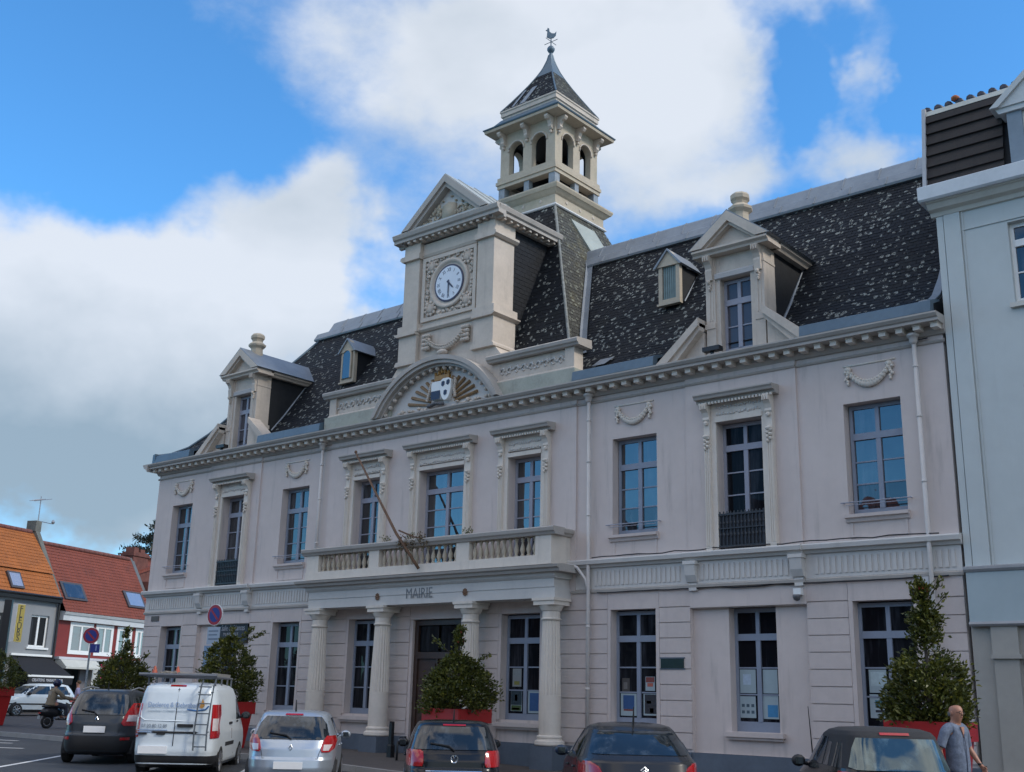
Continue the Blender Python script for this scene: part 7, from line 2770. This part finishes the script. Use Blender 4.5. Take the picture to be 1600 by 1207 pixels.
# ================================================================== STREET FURNITURE, SIGNS
GALV = mat('galvanised', (.30, .32, .33), .5, metal=.5, var=.1)
SIGNR = mat('sign_red', (.33, .02, .035), .45, var=.05)
SIGNB = mat('sign_blue', (.02, .035, .22), .45, var=.05)


def disc(mb, r, y0, y1, z, n=28):
    mb.prism([(r * math.cos(2 * math.pi * k / n), z + r * math.sin(2 * math.pi * k / n)) for k in range(n)], 'y', y0, y1)
    return mb


def no_parking(label, loc, rz, zc, r=.30, plates=()):
    root = thing('no_parking_sign', label, 'road sign', loc, rz)
    MB().tube([(0, 0, 0), (0, 0, zc + r * .6)], .035, 8).build('post', GALV, root)
    disc(MB(), r, -.085, -.045, zc).build('rim', WHITE, root)
    disc(MB(), r * .95, -.089, -.086, zc).build('red_face', SIGNR, root)
    disc(MB(), r * .68, -.093, -.090, zc).build('blue_field', SIGNB, root)
    m = MB()
    q = r * .62
    for a in (rad(45),):
        c, s_ = math.cos(-a), math.sin(-a)
        w_ = r * .10
        m.prism([(-q * c - w_ * s_, zc - q * s_ + w_ * c), (q * c - w_ * s_, zc + q * s_ + w_ * c), (q * c + w_ * s_, zc + q * s_ - w_ * c), (-q * c + w_ * s_, zc - q * s_ - w_ * c)], 'y', -.097, -.094)
    m.build('red_bar', SIGNR, root)
    for (x0, x1, z0, z1, mm, marks) in plates:
        o = MB().box(x0, x1, -.07, -.05, z0, z1).build('plate', mm, root)
        for (a, b, c, d, m2) in marks:
            MB().box(a, b, -.074, -.0705, c, d).build('plate_mark', m2, o)
    return root


PALE = mat('pale_plate', (.36, .42, .50), .5, var=.06)
no_parking('no parking disc over two pale plates on a post behind the white van', (-6.96, -2.37, .03), rad(8), 3.86, .32,
           plates=((-.26, .26, 2.98, 3.50, PALE, ((-.2, .2, 3.36, 3.40, INKD), (-.2, .16, 3.25, 3.29, INKD), (-.2, .2, 3.12, 3.17, INKD))),
                   (-.34, .32, 2.32, 2.95, mat('blue_plate', (.20, .29, .42), .5, var=.06), ((-.11, -.06, 2.52, 2.74, INKD), (.06, .11, 2.52, 2.74, INKD), (-.11, .11, 2.741, 2.79, INKD)))))
no_parking('no parking disc with a small blue plate before the red house', (-15.8, -1.32, .2), rad(48), 3.27, .29,
           plates=((.02, .34, 2.68, 2.98, SIGNB, ((.2, .24, 2.74, 2.93, mat('sign_pale', (.25, .3, .5), .5)),)),))

b = thing('bollard', 'square dark post standing left of the entrance by the columns', 'bollard', (.14, -1.66, 0))
MB().sq((0, 0), [(.075, .075, 0), (.075, .075, .40), (.05, .05, .42), (.048, .048, .95)]).build('post', BLACK, b)
m = MB()
for sx_ in (-1, 1):
    m.prism([(sx_ * .048, .95), (sx_ * .048, 1.0), (0, .955)], 'y', -.045, .045)
m.build('notched_top', BLACK, b)
rk = thing('bicycle_rack', 'low black bicycle rack before the entrance', 'bicycle rack', (1.35, -1.9, 0), rad(12))
m = MB()
for k in range(4):
    x = -.45 + .3 * k
    m.tube([(x, -.25, 0), (x, -.25, .5), (x, -.12, .62), (x, .12, .62), (x, .25, .5), (x, .25, 0)], .03, 6)
m.build('hoop', BLACK, rk, smooth=True)
MB().tube([(-.6, -.25, .06), (.6, -.25, .06)], .025, 6).tube([(-.6, .25, .06), (.6, .25, .06)], .025, 6).build('rail', BLACK, rk)
bl_ = [(-27.2, 3.9), (-25.6, 3.0), (-24.0, 2.1)]
first = None
for i, (x, y) in enumerate(bl_):
    t = ['dark street post at the far left nearest the flower shop', 'middle dark street post before the small white hatchback', 'dark street post nearest the scooter'][i]
    if first is None:
        first = thing('street_post', t, 'bollard', (x, y, .3), 0, 'dark posts joined by chains on the far pavement')
        MB().lathe((0, 0, 0), [(.10, 0), (.10, .12), (.07, .15), (.065, .85), (.09, .88), (.09, .95), (.03, 1.02)], 10).build('post', NAVY, first, smooth=True)
        MB().lathe((0, 0, .72), [(.072, 0), (.072, .10)], 10).build('band', mat('pink_band', (.45, .25, .30), .5), first)
    else:
        dup(first, (x, y, .3), t)
for i in range(2):
    (xa, ya), (xb, yb) = bl_[i], bl_[i + 1]
    m = MB().tube([(xa + (xb - xa) * k / 8, ya + (yb - ya) * k / 8, 1.15 - .28 * math.sin(math.pi * k / 8)) for k in range(9)], .025, 5)
    tag(m.build('chain', NAVY), ['dark chain hanging between the two left street posts', 'dark chain hanging towards the scooter'][i], 'chain', 'chains between the street posts')

# totem sign cut by the left edge
tt = thing('shop_totem', 'dark sign panel with yellow lettering on a thick post at the left edge', 'shop sign', (-25.35, .1, .3), rad(48))
MB().box(-.06, .24, -.12, .12, 0, 4.9).build('post', BLACK, tt)
MB().box(-1.3, -.061, -.08, .08, 2.9, 4.35).build('panel', mat('totem_panel', (.035, .040, .040), .5, var=.1), tt)
YL = mat('totem_yellow', (.30, .30, .03), .6, var=.1)
text_mesh('10 00', .24, mat('totem_white', (.4, .42, .42), .6), 'lettering', tt, .003, 'RIGHT', face_mat((-.12, -.084, 4.12), (1, 0, 0), (0, 0, 1)))
text_mesh('OUTRE', .26, YL, 'lettering', tt, .003, 'RIGHT', face_mat((-.12, -.084, 3.76), (1, 0, 0), (0, 0, 1)))
text_mesh('TURES', .26, YL, 'lettering', tt, .003, 'RIGHT', face_mat((-.16, -.084, 3.36), (1, 0, 0), (0, 0, 1)))

# board in the left bay recess, plaque, street plate, cameras
bd_ = thing('name_board', 'black board with white lettering in the left ground floor recess', 'sign board', (-9.40, .10, 3.56))
MB().box(-.80, .78, -.03, .03, -.34, .30).build('panel', mat('board_black', (.022, .022, .028), .6, var=.1), bd_)
LW = mat('board_letter', (.36, .37, .40), .7, var=.1)
text_mesh('Salle de Séances', .27, LW, 'lettering', bd_, .003, 'CENTER', face_mat((0, -.034, .14), (1, 0, 0), (0, 0, 1)), sx=.72)
text_mesh('MUNICIPALE', .16, LW, 'lettering', bd_, .003, 'CENTER', face_mat((-.10, -.034, -.07), (1, 0, 0), (0, 0, 1)), sx=.9)
MB().box(-.5, .2, -.034, -.031, -.24, -.20).build('rule', mat('board_faint', (.10, .10, .11), .7), bd_)
m = MB().box(7.43, 8.06, -.03, -.005, 2.43, 2.65)
pq = m.build('plaque', mat('green_plaque', (.010, .028, .026), .35, var=.15, scale=8))
tag(pq, 'small dark green plaque fixed to the wall right of the poster window', 'plaque')
MB().box(7.40, 8.09, -.02, -.0045, 2.40, 2.429).box(7.40, 8.09, -.02, -.0045, 2.651, 2.68).build('plaque_edge', PLINTH, pq)
m = MB().box(-14.15, -13.68, -.03, -.007, 4.02, 4.20)
tag(m.build('street_plate', mat('brown_plate', (.085, .05, .035), .5, var=.15)), 'small brown street name plate at the left corner of the hall', 'street sign')
cv = thing('security_camera', 'white wall camera under the band right of the projecting bay', 'camera', (11.05, -.1, 3.98))
MB().box(-.09, .09, -.04, .1, .02, .16).build('bracket', WHITE, cv)
MB().lathe((0, -.06, -.12), [(.02, 0), (.07, .03), (.09, .09), (.09, .14)], 10).build('dome', mat('camera_dome', (.10, .10, .11), .3, var=.1), cv, smooth=True)
bx = MB().box(13.72, 13.96, -.14, -.002, 4.02, 4.26).build('junction_box', mat('box_white', (.50, .50, .50), .6, var=.05))
tag(bx, 'small pale junction box beside the right downpipe', 'box')
for x, t in ((9.25, 'black floodlight on the sill of the right stone dormer'), (-10.3, 'black floodlight on the sill of the left stone dormer')):
    f_ = thing('floodlight', t, 'lamp', (x, -.42, 9.80), 0, 'floodlights on the dormer sills')
    MB().box(-.22, .24, -.10, .10, .05, .16).build('housing', BLACK, f_)
    MB().box(-.03, .03, -.03, .03, -.03, .05).build('bracket', BLACK, f_)

# flagpole leaning out over the balcony
fp = thing('flagpole', 'rusty bare flagpole leaning left over the balcony rail', 'flagpole', (.22, -1.02, 5.06))
MB().tube([(0, 0, 0), (-.85, -.1, 1.02), (-2.54, -.28, 3.50)], [.045, .042, .028], 8).build('pole', RUST, fp, smooth=True)
MB().blob((-2.55, -.28, 3.54), (.045, .045, .05), 8, 5).build('knob', RUST, fp, smooth=True)
MB().tube([(-.62, -.05, .70), (-.62, .12, .72)], .06, 6).tube([(-.78, -.07, 1.1), (-.3, .08, .9), (.05, .06, .82)], .025, 5).build('holder', RUST, fp)
vn = thing('dry_vine', 'brown withered vine trailing over the middle of the balcony rail', 'vine', (-.25, -.95, 5.85))
rr = random.Random(44)
pts = []
m = MB()
for k in range(5):
    p = [Vector((-.35 + .2 * k, 0, .12))]
    for j in range(6):
        p.append(p[-1] + Vector((rr.uniform(-.05, .16), rr.uniform(-.03, .02), rr.uniform(-.13, .05))))
    m.tube(p, .012, 4)
    for q in p:
        for _ in range(6):
            pts.append((q + Vector((rr.gauss(0, .05), rr.gauss(-.02, .03), rr.gauss(0, .05))), Vector((0, -1, 0)), 0))
m.build('stem', BARK, vn)
leaves('dry_leaves', pts, vn, mat('dry_leaf', (.17, .12, .06), .8, var=.4, scale=12), (.07, .04), 3)
for i, (x, t) in enumerate(((-1.50, 'small weed behind the balcony rail left of the middle window'), (1.66, 'small weed behind the balcony rail right of the middle window'), (-.55, 'small weed on the balcony rail by the flagpole'))):
    wd = thing('weed', t, 'weed', (x, -.62, 5.90), 0, 'weeds along the balcony')
    rr = random.Random(60 + i)
    pp = [(Vector((rr.gauss(0, .10), rr.gauss(0, .05), rr.uniform(0, .22))), Vector((0, 0, 1)), .1) for _ in range(46)]
    MB().tube([(0, 0, -.02), (.02, 0, .22)], .008, 4).build('stem', BARK, wd)
    leaves('weed_leaves', pp, wd, LEAF, (.06, .035), 70 + i)

# posters in the ground floor windows
PAPER = mat('poster_paper', (.32, .40, .43), .6, var=.04, scale=6)


def poster(x0, x1, z0, z1, label, blocks=(), base=None, y=.276):
    o = MB().box(x0, x1, y, y + .005, z0, z1).build('poster', base or PAPER)
    tag(o, label, 'poster', 'posters in the ground floor windows')
    for (a, b, c, d, col) in blocks:
        nm = 'print_%02d_%02d_%02d' % tuple(int(v * 99) for v in col)
        m_ = bpy.data.materials.get(nm) or mat(nm, col, .5, var=.12, scale=14)
        W_, H_ = x1 - x0, z1 - z0
        MB().box(x0 + W_ * a, x0 + W_ * b, y - .003, y - .0005, z0 + H_ * c, z0 + H_ * d).build('print', m_, o)
    return o


BLU, RED_, GRN, DRK, YEL, TEAL = (.03, .085, .22), (.20, .05, .04), (.06, .10, .03), (.03, .03, .035), (.20, .19, .04), (.06, .19, .26)
poster(2.62, 2.92, 1.96, 2.42, 'grey notice in the left leaf of the window beside the right column', ((.1, .9, .55, .9, (.22, .25, .25)), (.2, .8, .1, .3, YEL)), mat('grey_paper', (.24, .26, .26), .6, var=.06))
poster(2.58, 2.95, 1.34, 1.86, 'dark green and yellow poster below the grey notice beside the right column', ((.02, .98, .3, .99, (.02, .04, .05)), (.05, .95, .02, .28, GRN), (.35, .6, .5, .8, TEAL), (.1, .8, .06, .16, YEL)))
poster(3.16, 3.60, 1.30, 1.85, 'blue poster with a pale border beside the right column', ((.12, .88, .1, .92, BLU),))
poster(6.08, 6.54, 1.32, 1.84, 'blue poster with a red foot in the window left of the green plaque', ((.16, .86, .30, .92, BLU), (.18, .84, .22, .29, RED_)))
poster(6.74, 7.10, 1.34, 1.84, 'black poster with a white border in the window left of the green plaque', ((.10, .99, .08, .97, DRK), (.25, .6, .55, .68, (.10, .14, .10)), (.5, .8, .12, .34, (.25, .25, .24))))
poster(6.80, 7.07, 1.91, 2.24, 'white and red poster above the black one left of the green plaque', ((.05, .95, .6, .97, RED_), (.2, .8, .3, .55, (.42, .12, .08))))
poster(6.12, 6.34, 1.88, 2.20, 'small dim poster above the blue one left of the green plaque', ((.2, .7, .2, .7, (.16, .15, .14)),), mat('dim_paper', (.07, .065, .06), .6, var=.1))
YB = .416
poster(9.28, 9.68, 1.90, 2.42, 'large pale sheet in the upper left pane of the bay window', ((.2, .7, .35, .8, (.40, .50, .60)),), None, YB)
poster(9.86, 10.22, 1.90, 2.42, 'large pale sheet in the upper right pane of the bay window', (), None, YB)
poster(9.26, 9.66, 1.36, 1.83, 'pale sheet dotted with small dark pictures in the bay window', tuple((.12 + .3 * (k % 3), .30 + .3 * (k % 3), .2 + .3 * (k // 3), .34 + .3 * (k // 3), (.06, .10, .13)) for k in range(6)), None, YB)
poster(9.84, 10.22, 1.35, 1.85, 'pale sheet with a blue picture in the lower right of the bay window', ((.3, .95, .08, .6, (.05, .22, .42)),), None, YB)
poster(12.40, 12.78, 1.95, 2.42, 'blank pale sheet in the upper pane of the window by the right shrub', ((.1, .9, .3, .9, (.42, .52, .54)),))
poster(12.39, 12.77, 1.44, 1.92, 'pale sheet with a small dark skyline in the window by the right shrub', ((.3, .7, .5, .75, TEAL), (.30, .80, .24, .34, DRK)))
poster(12.98, 13.35, 1.95, 2.42, 'pale sheet partly hidden behind the right shrub')

# ================================================================== HOUSES ACROSS THE SQUARE (behind the camera, mirrored in the panes)
OW = [mat('far_brick', (.22, .12, .09), .9, var=.15), mat('far_render', (.42, .40, .36), .9, var=.1), mat('far_cream', (.46, .42, .34), .9, var=.1), mat('far_red', (.26, .10, .07), .9, var=.15)]
spec = [(-58, -46, 8.0, 11.5, 1), (-45.9, -33, 9.5, 13.5, 0), (-32.9, -21, 9.0, 13.0, 2), (-20.9, -8, 10.0, 14.0, 3), (-7.9, 6, 9.0, 12.6, 1), (6.1, 20, 9.5, 13.4, 0), (20.1, 34, 8.6, 12.4, 2)]
adj = ['low render', 'tall brown brick', 'cream', 'red brick', 'plain render', 'broad brown brick', 'cream corner']
for i, (a, b, ze, zr_, k) in enumerate(spec):
    ze, zr_ = ze + 1.6, zr_ + 2.2
    h = thing('opposite_house', adj[i] + ' house on the far side of the square behind the viewer', 'house', ((a + b) / 2, -50, -.16), math.pi, 'houses across the square')
    W_ = (b - a) / 2
    m = MB()
    ws = []
    n = 4
    for fl in range(3):
        for j in range(n):
            x = -W_ + 2 * W_ * (j + .5) / n
            ws.append((x - .55, x + .55, .9 + fl * 3.0, 2.6 + fl * 3.0))
    holed(m, -W_, W_, 0, ze, 0, ws, .2)
    m.quad((-W_, 0, 0), (-W_, 9, 0), (-W_, 9, ze), (-W_, 0, ze)).quad((W_, 0, 0), (W_, 0, ze), (W_, 9, ze), (W_, 9, 0)).quad((-W_, 9, 0), (W_, 9, 0), (W_, 9, ze), (-W_, 9, ze))
    m.build('wall', OW[k], h, fix=False)
    for (x0, x1, z0, z1) in ws:
        MB().box(x0, x1, .15, .2, z0, z1).build('window', GLASSD, h)
    m = MB().prism([(-.4, ze - .05), (4.5, zr_), (9.4, ze - .05)], 'x', -W_, W_)
    m.box(W_ * .5, W_ * .5 + 1.2, 4, 4.8, zr_ - .8, zr_ + 1.1)
    m.build('roof', REDT if k % 2 else CHEEK, h)

# every leaf of the tree of objects is in place
bpy.context.view_layer.update()
